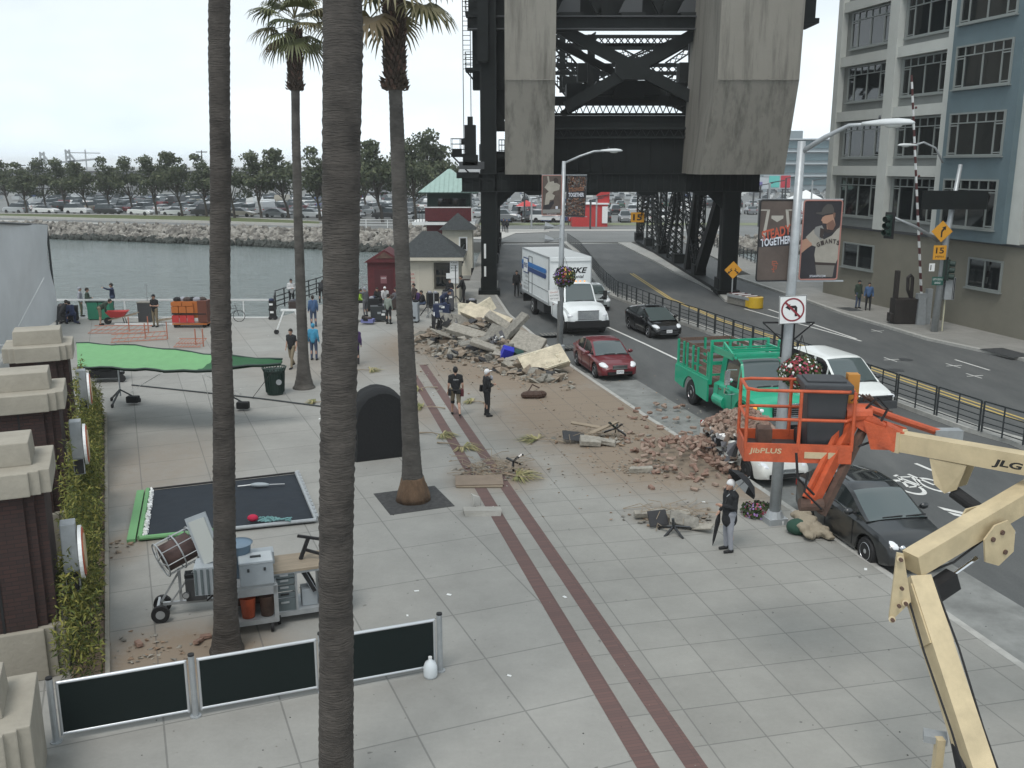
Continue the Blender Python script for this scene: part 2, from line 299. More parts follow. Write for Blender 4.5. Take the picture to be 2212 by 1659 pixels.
kz=[Vector((p.x,p.y,0))for p in kerb]
farK=[V(*p)for p in[(2212,772),(2012,730),(1832,677),(1745,646),(1700,632),(1590,595)]]
farK=[farK[0]+(farK[0]-farK[1])*1.2+KU*30]+farK+[Vector((20.4,90,0)),Vector((20.0,113,0))]
sheet('road',[kz[0]-KN*.2]+[p-Vector((.1,0,0))for p in kz[1:]]+[Vector((-1.25,112,0)),Vector((20,112,0)),*[p+Vector((.1,0,0))for p in farK[::-1]],kz[0]+KN*25],RD,asp,thick=.35)
pl=mat('parking_lane_concrete',(.20,.205,.195),.85,nz=(1.3,.3,8),bump=(30,.3))
A_=V(1330,862,RD);p0=V(1255,800,RD)+KN*.25;p1=V(1330,755,RD)
strip([V(1262,806,RD),V(1400,900,RD),V(1600,1025,RD),V(1925,1245,RD),V(1925,1245,RD)+KU*25],1.75,RD+.004,.002,pl,'parking_lane',side=-1)
def pline(pts,w,name='lane_line',m=None,z=RD+.009):return strip([V(x,y,RD)for x,y in pts],w,z,.003,m or M['stripe'],name)
pline([(1314,706),(1394,742),(1474,780),(1640,852)],.14);pline([(1981,1001),(2057,1033)],.12);pline([(2150,1077),(2212,1105)],.12)
pline([(1610,667),(1674,685),(1742,703),(1863,737)],.13);pline([(1662,668),(1742,695),(1852,732)],.13)
pline([(1369,591),(1452,645)],.12,'yellow_line',M['ystripe']);pline([(1363,591),(1446,645)],.12,'yellow_line',M['ystripe'])
pline([(1452,645),(1560,690),(1700,735),(1881,792),(2040,846),(2212,904),(2400,975)],.12,'yellow_line',M['ystripe']);pline([(1446,645),(1556,692),(1696,738),(1877,796),(2034,850),(2206,909),(2394,980)],.12,'yellow_line',M['ystripe'])
pline([(1087,527),(1340,525)],.5);pline([(1191,524),(1200,516),(1232,511)],.22);pline([(1295,524),(1310,517),(1342,512)],.22)
for q in[(1225,518),(1295,519),(1325,519),(1278,512),(1330,508),(1355,508)]:
 a=V(*q,RD);strip([a,a+Vector((1.4,.5,0)),a+Vector((2.6,0,0))],.9,RD+.009,.003,M['stripe'],'lane_arrow')
for q in[(1925,777),(2060,790),(2105,812),(1895,715)]:
 a=V(*q,RD);strip([a-KU*.5,a+KU*.5],.06,RD+.009,.003,M['stripe'],'survey_mark');strip([a-KN*.4,a+KN*.4],.06,RD+.011,.003,M['stripe'],'survey_mark')
pline([(2065,777),(2140,800)],.1)
mb=MB();o_=V(1990,1050,RD+.009);fx=KU;fy=KN
def B2(a,b_):return o_+fx*(a*1.9 if a<.8 else a+.6)+fy*b_
def ring(ca,cb,r,w=.09):
 k=20
 for i in range(k):
  t0,t1=2*math.pi*i/k,2*math.pi*(i+1)/k
  q=[B2(ca+math.cos(t0)*(r-w),cb+math.sin(t0)*(r-w)),B2(ca+math.cos(t1)*(r-w),cb+math.sin(t1)*(r-w)),B2(ca+math.cos(t1)*r,cb+math.sin(t1)*r),B2(ca+math.cos(t0)*r,cb+math.sin(t0)*r)]
  mb.quad(*q,M['stripe'])
ring(0,-.42,.36);ring(0,.42,.36)
for a,b_ in[((0,-.42),(-.45,-.15)),((-.45,-.15),(0,.02)),((-.45,-.15),(-.42,.25)),((-.42,.25),(0,.02)),((-.55,.3),(0,.42)),((-.5,-.22),(-.55,-.05)),((0,-.42),(0,.02))]:
 a=B2(*a);b_=B2(*b_);d=(b_-a).normalized();w=Vector((d.y,-d.x,0))*.045;mb.quad(a-w,b_-w,b_+w,a+w,M['stripe'])
for k in(1.05,1.45):
 for sgn in(-1,1):
  a,b_=o_+fx*(k+.5)+fy*sgn*.62,o_+fx*(k+1.35);w=fx*.28;mb.quad(*((a,b_,b_+w,a+w)if sgn<0 else(a,a+w,b_+w,b_)),M['stripe'])
o=mb.build('bicycle_lane_marking');o['kind']='structure'
for q,r in[((1955,777),.35),((1935,800),.35),((1245,605),.3)]:
 mb=MB();a=V(*q,RD);mb.lathe([(r,0),(r,.006),(0,.006)],M['grey'],20,(a.x,a.y,RD+.004));o=mb.build('manhole_cover');o['kind']='structure'
med=[V(*p,RD)for p in[(2330,1010),(2212,960),(2110,931),(1934,866),(1720,785),(1507,707),(1471,695),(1374,657),(1334,642)]]+[Vector((6.9,69,0)),Vector((6.9,80,0)),Vector((7.0,98,0)),Vector((6.4,112,0))]
strip([p+Vector((.12,.2,0))for p in med],.62,.03,.17,wk,'median_kerb',side=-1)
cR=concrete_ground('right_pavement_concrete',R(13),1.5,1.5,0,0,(.235,.23,.212))
sheet('right_pavement',[*farK[:7],Vector((19,78,0)),Vector((26,78,0)),Vector((45,66,0)),Vector((60,-15,0))],0,cR,thick=2.5)
strip(farK[:7],.25,.006,.15,wk,'kerb',side=-1)
mb=MB()
for q,w,d in[((1835,668),1.5,.9),((2175,762),2.2,1.3)]:
 a=V(*q);mb.T=Matrix.Translation(a)@Matrix.Rotation(R(13),4,'Z');mb.box((0,0,.008),(d,w,.012),M['grey'])
mb.T=Matrix();o=mb.build('pavement_grating');o['kind']='structure'
mb=MB()
for q in[(1190,722),(1215,750)]:
 a=V(*q);mb.T=Matrix.Translation(a)@Matrix.Rotation(R(13),4,'Z')
 mb.box((0,0,.006),(1.25,.9,.010),M['grey'])
 for i in range(6):mb.box((-.5+i*.2,0,.014),(.08,.8,.01),M['rub2'])
o=mb.build('pavement_grating');o['kind']='structure'
isl=[V(*p)for p in[(1566,648),(1550,632),(1509,610),(1456,587),(1421,567),(1335,524)]]
strip(isl,1.5,.02,.15,wk,'truss_island',side=1)
sheet('bridge_pavement',[(-1.25,74),(-1.25,112),(-3.3,112),(-3.3,74)],0,cR,thick=1.0)
sheet('bridge_pavement',[(19.6,78),(20.0,112),(22.6,112),(22.6,78)],0,cR,thick=1.0)
wm=mat('canal_water',(.17,.205,.2),.08,spec=1.0);t,b=nodes_of(wm);N=t.nodes.new;c=N("ShaderNodeTexCoord")
b.inputs['IOR'].default_value=1.33
mq=N("ShaderNodeMapping");mq.inputs['Scale'].default_value=(.55,1.6,1);t.links.new(c.outputs['Object'],mq.inputs[0])
w1=N("ShaderNodeTexNoise");w1.inputs['Scale'].default_value=1.15;w1.inputs['Detail'].default_value=5;w1.inputs['Roughness'].default_value=.55;w1.inputs['Distortion'].default_value=.6;t.links.new(mq.outputs[0],w1.inputs['Vector'])
sx_=N("ShaderNodeSeparateXYZ");t.links.new(c.outputs['Object'],sx_.inputs[0])
rr=N("ShaderNodeMapRange");rr.inputs[1].default_value=60;rr.inputs[2].default_value=118;rr.inputs[3].default_value=1;rr.inputs[4].default_value=.14;t.links.new(sx_.outputs[1],rr.inputs[0])
bw=N("ShaderNodeBump");bw.inputs['Distance'].default_value=.75;t.links.new(rr.outputs[0],bw.inputs['Strength']);t.links.new(w1.outputs[0],bw.inputs['Height']);t.links.new(bw.outputs[0],b.inputs['Normal'])
sheet('water',[(-600,40),(600,40),(600,160),(-600,200)],-1.2,wm)
FZ=.5
asl=mat('car_park_asphalt',(.15,.155,.15),.9,nz=(.15,.2,8));far=[(-600,300),(-72,139.4),(-36,128),(-12.9,122),(-5,121),(-5,111.5),(23,111.5),(23,122),(40,118),(120,112),(700,90),(4000,3000),(0,5000),(-4000,3000)]
sheet('ground',far,FZ-.9+.4,asl,thick=3)
bank=MB()
o=sheet('far_bank_ground',[(-600,310),(-73,141.4),(-36,130.3),(-12,125),(-5,124.5),(-5,2500),(-2500,2500)],FZ,asl,thick=.55)
gr=mat('grass',(.085,.105,.035),.95,nz=(2,.25),bump=(9,.5))
sheet('grass',[V(-300,468,FZ),V(0,471,FZ),V(450,482,FZ),V(690,489,FZ),V(690,478,FZ),V(450,467,FZ),V(0,462,FZ),V(-300,458,FZ)],FZ+.02,gr)
pw=mat('pale_path',(.42,.41,.38),.9,nz=(2,.1))
strip([V(-300,466,FZ),V(0,470.5,FZ),V(450,482,FZ),V(700,489,FZ)],.5,FZ+.35,.35,pw,'seat_wall')
strip([V(-300,471,FZ),V(0,476,FZ),V(450,489,FZ),V(700,495,FZ),V(860,500,FZ)],1.6,FZ+.06,.06,pw,'waterside_path')
strip([V(-300,459,FZ),V(0,461,FZ),V(450,467,FZ),V(700,479,FZ),V(930,480,FZ)],.3,FZ+.12,.12,pw,'kerb')
cw=mat('counterweight_concrete',(.26,.25,.215),.9,bump=(5,.25));t,b=nodes_of(cw);N=t.nodes.new;l=t.links.new;c=N("ShaderNodeTexCoord")
def nzn(sc,mp_,det=8,ro=.7,dist=0):
 q=N("ShaderNodeMapping");q.inputs['Scale'].default_value=mp_;l(c.outputs['Object'],q.inputs[0]);n=N("ShaderNodeTexNoise");n.inputs['Scale'].default_value=sc;n.inputs['Detail'].default_value=det;n.inputs['Roughness'].default_value=ro;n.inputs['Distortion'].default_value=dist;l(q.outputs[0],n.inputs['Vector']);return n.outputs[0]
def rmp(x,a,b_,c_=0,d=1):r=N("ShaderNodeMapRange");r.inputs[1].default_value=a;r.inputs[2].default_value=b_;r.inputs[3].default_value=c_;r.inputs[4].default_value=d;l(x,r.inputs[0]);return r.outputs[0]
def mixc(f,a,b_):
 m_=N("ShaderNodeMixRGB");l(f,m_.inputs[0])
 for i,x in((1,a),(2,b_)):
  if isinstance(x,tuple):m_.inputs[i].default_value=(*x,1)
  else:l(x,m_.inputs[i])
 return m_.outputs[0]
c0=mixc(nzn(.35,(1,1,.5)),(.175,.162,.138),(.28,.267,.232))
c0=mixc(rmp(nzn(1.4,(1.2,1.2,.09)),.48,.7,0,.85),c0,(.085,.08,.068))
c0=mixc(rmp(nzn(.9,(.4,.4,3.2)),.55,.75,0,.35),c0,(.19,.18,.16))
c0=mixc(rmp(nzn(3.5,(1,1,.6),5,.7,1.2),.68,.74,0,.8),c0,(.04,.036,.03))
l(c0,b.inputs['Base Color'])
S,S2=M['steel'],M['steel2']
br=thing('bascule_bridge','black riveted steel bascule bridge with hanging concrete counterweights over the road','bridge',(6.5,66,0))
BM=Matrix.Translation((-6.5,-66,0))
def bb():q=MB();q.T=BM;return q
def counterweight(xa,xb,yb,skew):
 q=bb();prof=[(58.9,26),(59.5,13.76),(61.0,8.2),(yb,8.2),(yb,26)]
 n=len(prof);xr=lambda z:xb+(skew if z>13 else 0)*0
 vs=[(xa,y,z)for y,z in prof]+[(xb,y,z)for y,z in prof]
 q.add(vs,[tuple(range(n)),tuple(range(n,2*n))[::-1]]+[((i+1)%n,i,n+i,n+(i+1)%n)for i in range(n)],cw)
 for fx_ in(.22,.78):
  x=xa+(xb-xa)*fx_;q.cyl((x,59.72,13.35),(x,59.66,13.35),.11,M['black'],12)
 q.box(((xa+xb)/2,59.46,13.76),(xb-xa-.1,.03,.05),M['rub2'])
 return q
o=counterweight(-.44,2.6,65.2,0).build('counterweight',br);o['label']='narrow flat concrete counterweight slab beside the left tower'
q=counterweight(12.3,17.2,67.4,0)
for i,z in enumerate((10.3,11.9,13.4,15.2,16.8)):pass
o=q.build('counterweight',br);o['label']='wide stained concrete counterweight with cracked lower edge'
for v_ in o.data.vertices:
 if v_.co.z<9 and v_.co.x>9:v_.co.x-=.15
 elif v_.co.z<9 and v_.co.x>0:v_.co.x-=.55
def col(x0,x1,y,z1,name='portal_column',z0=0):
 q=bb();w=x1-x0
 q.box(((x0+x1)/2,y,(z0+z1)/2),(w,.08,z1-z0),S);q.box((x0+.05,y,(z0+z1)/2),(.1,1.1,z1-z0),S2);q.box((x1-.05,y,(z0+z1)/2),(.1,1.1,z1-z0),S2)
 q.box(((x0+x1)/2,y-.5,(z0+z1)/2),(w*.99,.05,z1-z0),S);q.box(((x0+x1)/2,y,.15),(w+.4,1.5,.3),S)
 for k in range(int((z1-z0)/.45)):
  for xx in(x0+.08,x1-.08):q.box((xx,y-.54,z0+.2+k*.45),(.05,.03,.05),S2)
 return q.build(name,br)
col(-2.13,-1.05,66.4,26);col(14.45,15.6,66.4,8.6)
q=bb();q.box((-1.86,65.82,3.0),(.14,.02,1.0),M['white']);q.build('clearance_marker',br);q=bb();q.box((-1.86,65.82,1.6),(.14,.02,.7),M['white']);q.build('clearance_marker',br)
q=bb();q.box((6.7,66.5,7.6),(20.2,1.3,1.15),S);q.box((6.7,65.8,7.02),(20.3,.25,.06),S2);q.box((6.7,65.8,8.2),(20.3,.25,.06),S2)
for k in range(40):q.box((-3.2+k*.5,65.83,7.6),(.06,.05,1.0),S2)
q.box((-3.0,66.4,8.1),(1.5,1.6,.4),S);q.build('portal_girder',br)
q=bb()
for x,s in((-1.0,1),(14.4,-1)):q=bb();q.prism([(0,0),(s*1.3,0),(0,-1.2)][::s],-.05,.05,S,Matrix.Translation((x,66.3,7.05))@Matrix.Rotation(R(90),4,'X'));q.build('gusset_bracket',br)
for x in(1.5,5.3,9.2,13):q=bb();q.prism([(-.8,0),(.8,0),(.4,-.25),(-.4,-.25)][::-1],-.05,.05,S2,Matrix.Translation((x,65.9,7.02))@Matrix.Rotation(R(90),4,'X'));q.build('gusset_bracket',br)
YB=[67,76,85.5,95,104,112.5]
def truss(x):
 m_=[]
 def lat(a,b_,w,dp=.35,solid=False,up=(1,0,0)):
  q=bb()
  a,b_=Vector(a),Vector(b_)
  if solid:q.bar(a,b_,w,S,.7,up=(1,0,0))
  else:
   for s in(-.28,.28):q.lattice(a+Vector((s,0,0)),b_+Vector((s,0,0)),w,S,up=(1,0,0),t=.07,fl=.12,dp=.08)
   d=(b_-a);n=max(2,int(d.length/.62));up_=Vector((0,1,0))*(w/2)
   for sg in(-1,1):
    for i in range(n):
     p_,r_=a+d*i/n+up_*sg,a+d*(i+1)/n+up_*sg
     q.bar(p_+Vector((-.28,0,0)),r_+Vector((.28,0,0)),.07,S,.03,up=(0,1,0));q.bar(p_+Vector((.28,0,0)),r_+Vector((-.28,0,0)),.07,S,.03,up=(0,1,0))
  return q.build('truss_member',br)
 H=8.3
 for y in YB[1:]:lat((x,y,0),(x,y,H),.75)
 for i in range(len(YB)-1):
  y0,y1=YB[i],YB[i+1]
  if i%2==0:lat((x,y0,H),(x,y1,.3),.8,solid=(i==0))
  else:lat((x,y0,.3),(x,y1,H),.8)
 lat((x,YB[1]+4.4,.2),(x,YB[1]+.6,H),.9,solid=True);lat((x,YB[2]+4.5,.2),(x,YB[2]+.3,H),.6)
 lat((x,YB[3]+4.0,.2),(x,YB[3]+7.5,H),.6)
 q=bb();q.box((x,90,H+.3),(.8,46,.7),S);q.box((x,90,.1),(.9,46,.3),S)
 for y in YB:q.box((x,y,.6),(.95,1.4,.9),S);q.box((x,y,H-.3),(.95,1.5,.9),S)
 q.build('truss_chord',br)
truss(14.9);truss(-1.7)
q=bb()
for y in(85.5,95,104,112.5):q=bb();q.box((6.6,y,8.45),(17,.5,.7),S);q.build('overhead_beam',br)
q=bb();q.box((6.6,76,8.45),(17,.5,.7),S)
for y in(71,80.5):
 for a,b_ in(((-1.7,y-4.5,8.5),(14.9,y+4.5,8.5)),((14.9,y-4.5,8.5),(-1.7,y+4.5,8.5))):q.bar(a,b_,.35,S,.3)
q.build('overhead_bracing',br)
q=bb();q.box((7.2,67.6,9.9),(10.6,.5,3.4),S);q.box((7.2,68.5,9.0),(17,2,1.4),S)
for k in range(13):q.box((2.2+k*.82,67.32,9.6),(.08,.06,2.7),S)
q.box((7.4,67.2,11.22),(9.9,.3,.14),S2);q.box((7.4,67.2,10.62),(9.9,.3,.12),S2)
for k in range(15):
 x=2.9+k*.63;q.bar((x,67.1,10.66),(x+.31,67.1,11.2),.08,S2,.04);q.bar((x+.31,67.1,11.2),(x+.63,67.1,10.66),.08,S2,.04)
q.build('machinery_girder',br)
q=bb();q.box((7.6,68.2,11.75),(10,.3,.7),S)
zt=12.45
for z,yy in((12.2,68.2),(12.85,68.2)):q.box((7.6,yy,z),(10.4,.35,.16),S)
for k in range(22):
 x=2.6+k*.46;q.bar((x,68.1,12.25),(x+.23,68.1,12.8),.1,S,.06);q.bar((x+.23,68.1,12.8),(x+.46,68.1,12.25),.1,S,.06)
q.box((7.6,69.4,13.2),(10.4,.5,.5),S);q.box((8.1,70,14.0),(4.4,2.0,1.0),S);q.box((4.6,70,13.7),(1.6,2.0,1.2),S);q.box((11.6,70,13.6),(1.2,2,1.5),S)
for a in range(6):q.prism([(math.cos(R(k*20))*1.1,math.sin(R(k*20))*1.1)for k in range(10)],-.2,.2,S,Matrix.Translation((8.1,69,13.3))@Matrix.Rotation(R(90),4,'X'))if a==0 else None
q.build('lattice_girder',br)
q=bb();Y=67.0
for a,b_ in(((1205,60),(1516,222)),((1512,66),(1222,232))):
 q.bar(W(*a,Y),W(*b_,Y),.75,S2,.55,up=(0,1,0))
 aa,b2=W(*a,Y)+Vector((0,5.5,-.2)),W(*b_,Y)+Vector((0,5.5,-.2));q.bar(aa,b2,.5,S,.4,up=(0,1,0))
c_=W(1366,147,Y-.05)
q.prism([(-1.15,-.35),(-.8,-.75),(.8,-.75),(1.15,-.35),(1.15,.35),(.75,.65),(-.75,.65),(-1.15,.35)],-.32,.32,S2,Matrix.Translation(c_)@Matrix.Rotation(R(90),4,'X'))
q.build('cross_brace',br)
q=bb();z0=W(1300,66,Y).z;z1=W(1300,39,Y).z
q.box((5.65,Y-.3,(z0+z1)/2),(17.2,.5,z1-z0-.1),S2);q.box((5.65,Y-.5,z0),(17.2,.8,.08),M['grey']);q.box((5.65,Y-.5,z1),(17.2,.8,.08),M['grey'])
q.build('upper_girder',br)
q=bb();q.box((5.65,Y+1.2,21.0),(17.2,.4,6.4),S)
for x in(3.9,8.0,11.9):
 q.prism([(-.95,0),(.6,0),(.6,.8),(.25,1.1),(-.15,1.15),(-.6,.7)],-.12,.12,M['grey'],Matrix.Translation((x,Y-.2,z1+.3))@Matrix.Rotation(R(90),4,'X'))
 q.box((x,Y-.35,z1+.18),(1.6,.6,.2),S2)
 q.bar((x+.5,Y,z1+3),(x+1.9,Y,z1+.3),.4,S,.3,up=(0,1,0));q.bar((x+3.5,Y,z1+3),(x+1.9,Y,z1+.3),.3,S,.3,up=(0,1,0))
q.build('upper_bracing',br)
q=bb()
def hl(y,xa,xb,ya,yb_,n,t=.1):
 a0,a1=W(xa,ya,y),W(xb,ya,y);b0_,b1_=W(xa,yb_,y),W(xb,yb_,y)
 q.bar(a0,a1,.28,S,.3);q.bar(b0_,b1_,.28,S,.3)
 for i in range(n):
  f0,f1=i/n,(i+1)/n
  q.bar(a0.lerp(a1,f0),b0_.lerp(b1_,f1),t,S,.06,up=(0,1,0));q.bar(a0.lerp(a1,f1),b0_.lerp(b1_,f0),t,S,.06,up=(0,1,0))
hl(92,1150,1520,79,97,26);hl(92,1150,1520,97,104,30,.08);hl(84,1150,1520,141,158,22)
hl(104,1150,1520,108,112,10,.05)if 0 else None
for a,b_,y in(((1199,95),(1290,200),80),((1199,130),(1260,200),86),((1420,100),(1330,145),90),((1460,88),(1290,165),94),((1199,170),(1250,230),84),((1500,140),(1430,185),86),((1230,200),(1265,160),86),((1420,105),(1410,140),90),((1240,104),(1330,185),95),((1290,75),(1200,130),95),((1495,104),(1440,141),92),((1340,110),(1400,141),98),((1470,160),(1500,190),84),((1380,190),(1450,160),88),((1225,150),(1290,205),90)):
 q.lattice(W(*a,y),W(*b_,y),.62,S,up=(0,1,0),t=.07,fl=.14,dp=.2)
for x,y0,y1,dpt in((1277,75,190,78),(1495,75,190,80),(1215,75,200,90)):
 q.bar(W(x,y0,dpt),W(x,y1,dpt),.55,S,.5,up=(0,1,0))
q.box(W(1270,158,80),(1.7,1.6,1.4),S);q.box(W(1486,158,80),(1.6,1.6,1.5),S);q.box(W(1235,178,84),(1.6,1,.9),S);q.box(W(1430,197,80),(3.0,1.4,.6),S2)
q.build('far_lattice_portal',br)
q=bb()
q.box((-1.55,67.4,19),(2.2,1.2,10.5),S);q.box((-1.05,67.4,13.0),(1.2,.8,2.4),S);q.box((-1.9,66.0,18.9),(.7,1.2,7),S)
q.prism([(0,0),(1.5,0),(1.5,.5),(.9,1.6),(0,1.6)],-.1,.1,S2,Matrix.Translation((-1.9,66.9,11.0))@Matrix.Rotation(R(90),4,'X'));q.build('tower_plate',br)
def platform(x0,x1,z,y=66.6,hgt=1.1,brace=True):
 q=bb();q.box(((x0+x1)/2,y,z),(x1-x0,1.4,.22),S)
 for yy in(y-.65,y+.65):
  for h_ in(.4,.75,hgt):q.bar((x0,yy,z+h_),(x1,yy,z+h_),.035,S)
  k=max(2,int((x1-x0)/.5))
  for i in range(k+1):q.bar((x0+(x1-x0)*i/k,yy,z),(x0+(x1-x0)*i/k,yy,z+hgt),.035,S)
 for h_ in(.4,.75,hgt):q.bar((x0,y-.65,z+h_),(x0,y+.65,z+h_),.035,S)
 if brace:q.bar((x0+.1,y,z-.1),(x1,y,z-1.2),.1,S)
 q.build('service_platform',br)
for v_x0,v_y in((1006,152),(1006,32)):p_=W(v_x0,v_y,66.6);platform(p_.x,-2.1,p_.z)
p_=W(976,352,66.6);platform(p_.x,-2.9,p_.z+.5,brace=True)
p_=W(1078,338,66.6);platform(p_.x,-.5,p_.z,brace=False)
q=bb()
for xx in(-3.25,-2.75):q.bar((xx,66.2,8.5),(xx,66.2,26),.05,S)
for k in range(40):q.bar((-3.25,66.2,15+k*.3),(-2.75,66.2,15+k*.3),.035,S)
q.build('ladder',br)
q=bb();c_=W(1016,300,66.4)
q.box((c_.x,66.4,10.1),(.75,1,2.6),S);q.box((c_.x,66.4,11.6),(.35,.5,.7),S2);q.box((c_.x,66.4,9.1),(1.0,1.2,.7),S);q.cyl((c_.x-.6,66.3,10.3),(c_.x-.3,66.3,10.3),.2,S,10)
q.box((c_.x-.9,66.4,9.6),(.6,.9,.5),S);q.box((c_.x+.1,66.0,8.75),(1.7,.4,.5),M['grey']);q.box((c_.x+.75,66.2,9.6),(.3,.5,1.1),M['grey'])
q.build('brake_machine',br)
q=bb();a=W(1733,0,62);q.box((17.9,62.6,21),(1.1,2.6,7.2),S);q.box((17.9,62.4,17.3),(1.4,2.9,.3),S);q.build('balance_arm',br)
CX,CY=21.5753,66.821;FU=Vector((math.sin(R(13)),-math.cos(R(13)),0));FN=Vector((-FU.y*-1,FU.x*-1,0));FN=Vector((-math.cos(R(13)),-math.sin(R(13)),0))
FT=Matrix.Identity(4)
for i in range(3):FT[i][0]=FU[i];FT[i][1]=-FN[i];FT[i][2]=(0,0,1)[i]
bg_=thing('office_building','grey office building with pale pilasters, blue bay and gridded windows on a tan base','building',(CX,CY,0))
bg_.matrix_world=Matrix.Translation((CX,CY,0))@FT
wl=mat('tan_base_wall',(.185,.175,.14),.85,nz=(.6,.1),bump=(20,.15));wg=mat('grey_panel',(.225,.237,.228),.75,nz=(1,.06));wp=mat('pale_pilaster',(.47,.485,.455),.75,nz=(1,.06));wb=mat('slate_blue_bay',(.11,.155,.172),.6,nz=(1,.08));fr=mat('window_frame',(.22,.24,.23),.45)
q=MB();q.box((17,9.4,2.35),(34,18,4.7),wl)
for s0,s1 in((2.2,5.8),(7.2,10.6),(14.6,17.3)):pass
q.build('base_wall',bg_)
q=MB();q.box((17,9.5,14.6),(34,17.8,19.6),wg);q.build('wall',bg_)
q=MB();q.box((17,.35,4.74),(34.1,.2,.16),M['grey']);q.build('ledge',bg_)
q=MB()
rows=[8.0,11.5,15.0,18.42,21.9]
for s in(-.0,5.75,11.3,17.6,23.3,28.8):q.box((s+(.1 if s==0 else .35),.42,14.6),(.55 if s==0 else .95,.5,19.62),wp)if s!=11.3 else q.box((11.75,.42,14.6),(.85,.5,19.62),wp)
for z in rows[:-1]:
 for a,b_ in((.37,5.62),(6.57,11.32),(18.42,23.17)):q.box(((a+b_)/2,.46,z+.42),(b_-a,.42,.62),wp)
q.box((0.02,9.4,14.6),(.3,17.9,19.66),wp)
q.build('pilaster',bg_)
q=MB();q.box((14.9,.2,14.6),(5.35,.75,19.64),wb);q.build('blue_bay',bg_)
def window(s0,s1,z0,z1,y,tr=True,base=False):
 f=MB();w,h=s1-s0,z1-z0;cx,cz=(s0+s1)/2,(z0+z1)/2
 for x in(s0,s1):f.box((x,y,cz),(.09,.14,h+.09),fr)
 for z in(z0,z1):f.box((cx,y,z),(w-.09,.14,.09),fr)
 f.box((cx,y-.05,z0-.09),(w+.25,.22,.07),fr)
 if base:f.box((cx,y,cz),(.07,.1,h-.09),fr)
 else:
  zt=z1-.5;f.box((cx,y,zt),(w-.09,.1,.06),fr)
  for k in(.16,.5,.84):f.box((s0+w*k,y,(z0+zt)/2),(.07,.1,zt-z0-.1),fr)
  for k in(.16,.33,.5,.67,.84):f.box((s0+w*k,y,(z1+zt)/2),(.05,.09,.42),fr)
  for k in(.08,.92):f.box((s0+w*k,y-.01,zt-.13),(w*.13,.09,.06),fr);f.box((s0+w*k,y-.01,z0+.12),(w*.13,.09,.06),fr)
 o=f.build('window',bg_)
 g=MB();g.box((cx,y+.03,cz),(w,.03,h),M['glassb']);g.build('pane',o)
wins=[]
for zi,(z0,z1)in enumerate(((5.5,8.0),(9.3,11.5),(12.85,15.0),(16.2,18.42),(19.7,21.9))):
 for s0,s1 in((1.05,5.3),(6.95,11.05)):window(s0,s1,z0,z1,.55)
 window(12.7,16.9,z0,z1,-.2);window(19.0,23.0,z0,z1,.55)
window(2.3,5.7,2.15,3.7,.36,base=True);window(14.7,17.25,2.25,3.8,.36,base=True);window(19.3,22,2.25,3.8,.36,base=True)
def lerp_pl(pl,x):
 if x<=pl[0][0]:return pl[0][1]
 for(a,b_),(c_,d)in zip(pl,pl[1:]):
  if x<=c_:
   f=(x-a)/(c_-a)if c_>a else 1;return b_+(d-b_)*f
 return pl[-1][1]
def smooth_pl(pl,x,w=.06):
 return(lerp_pl(pl,x-w)+2*lerp_pl(pl,x)+lerp_pl(pl,x+w)+lerp_pl(pl,x-w/2)*2+lerp_pl(pl,x+w/2)*2)/8
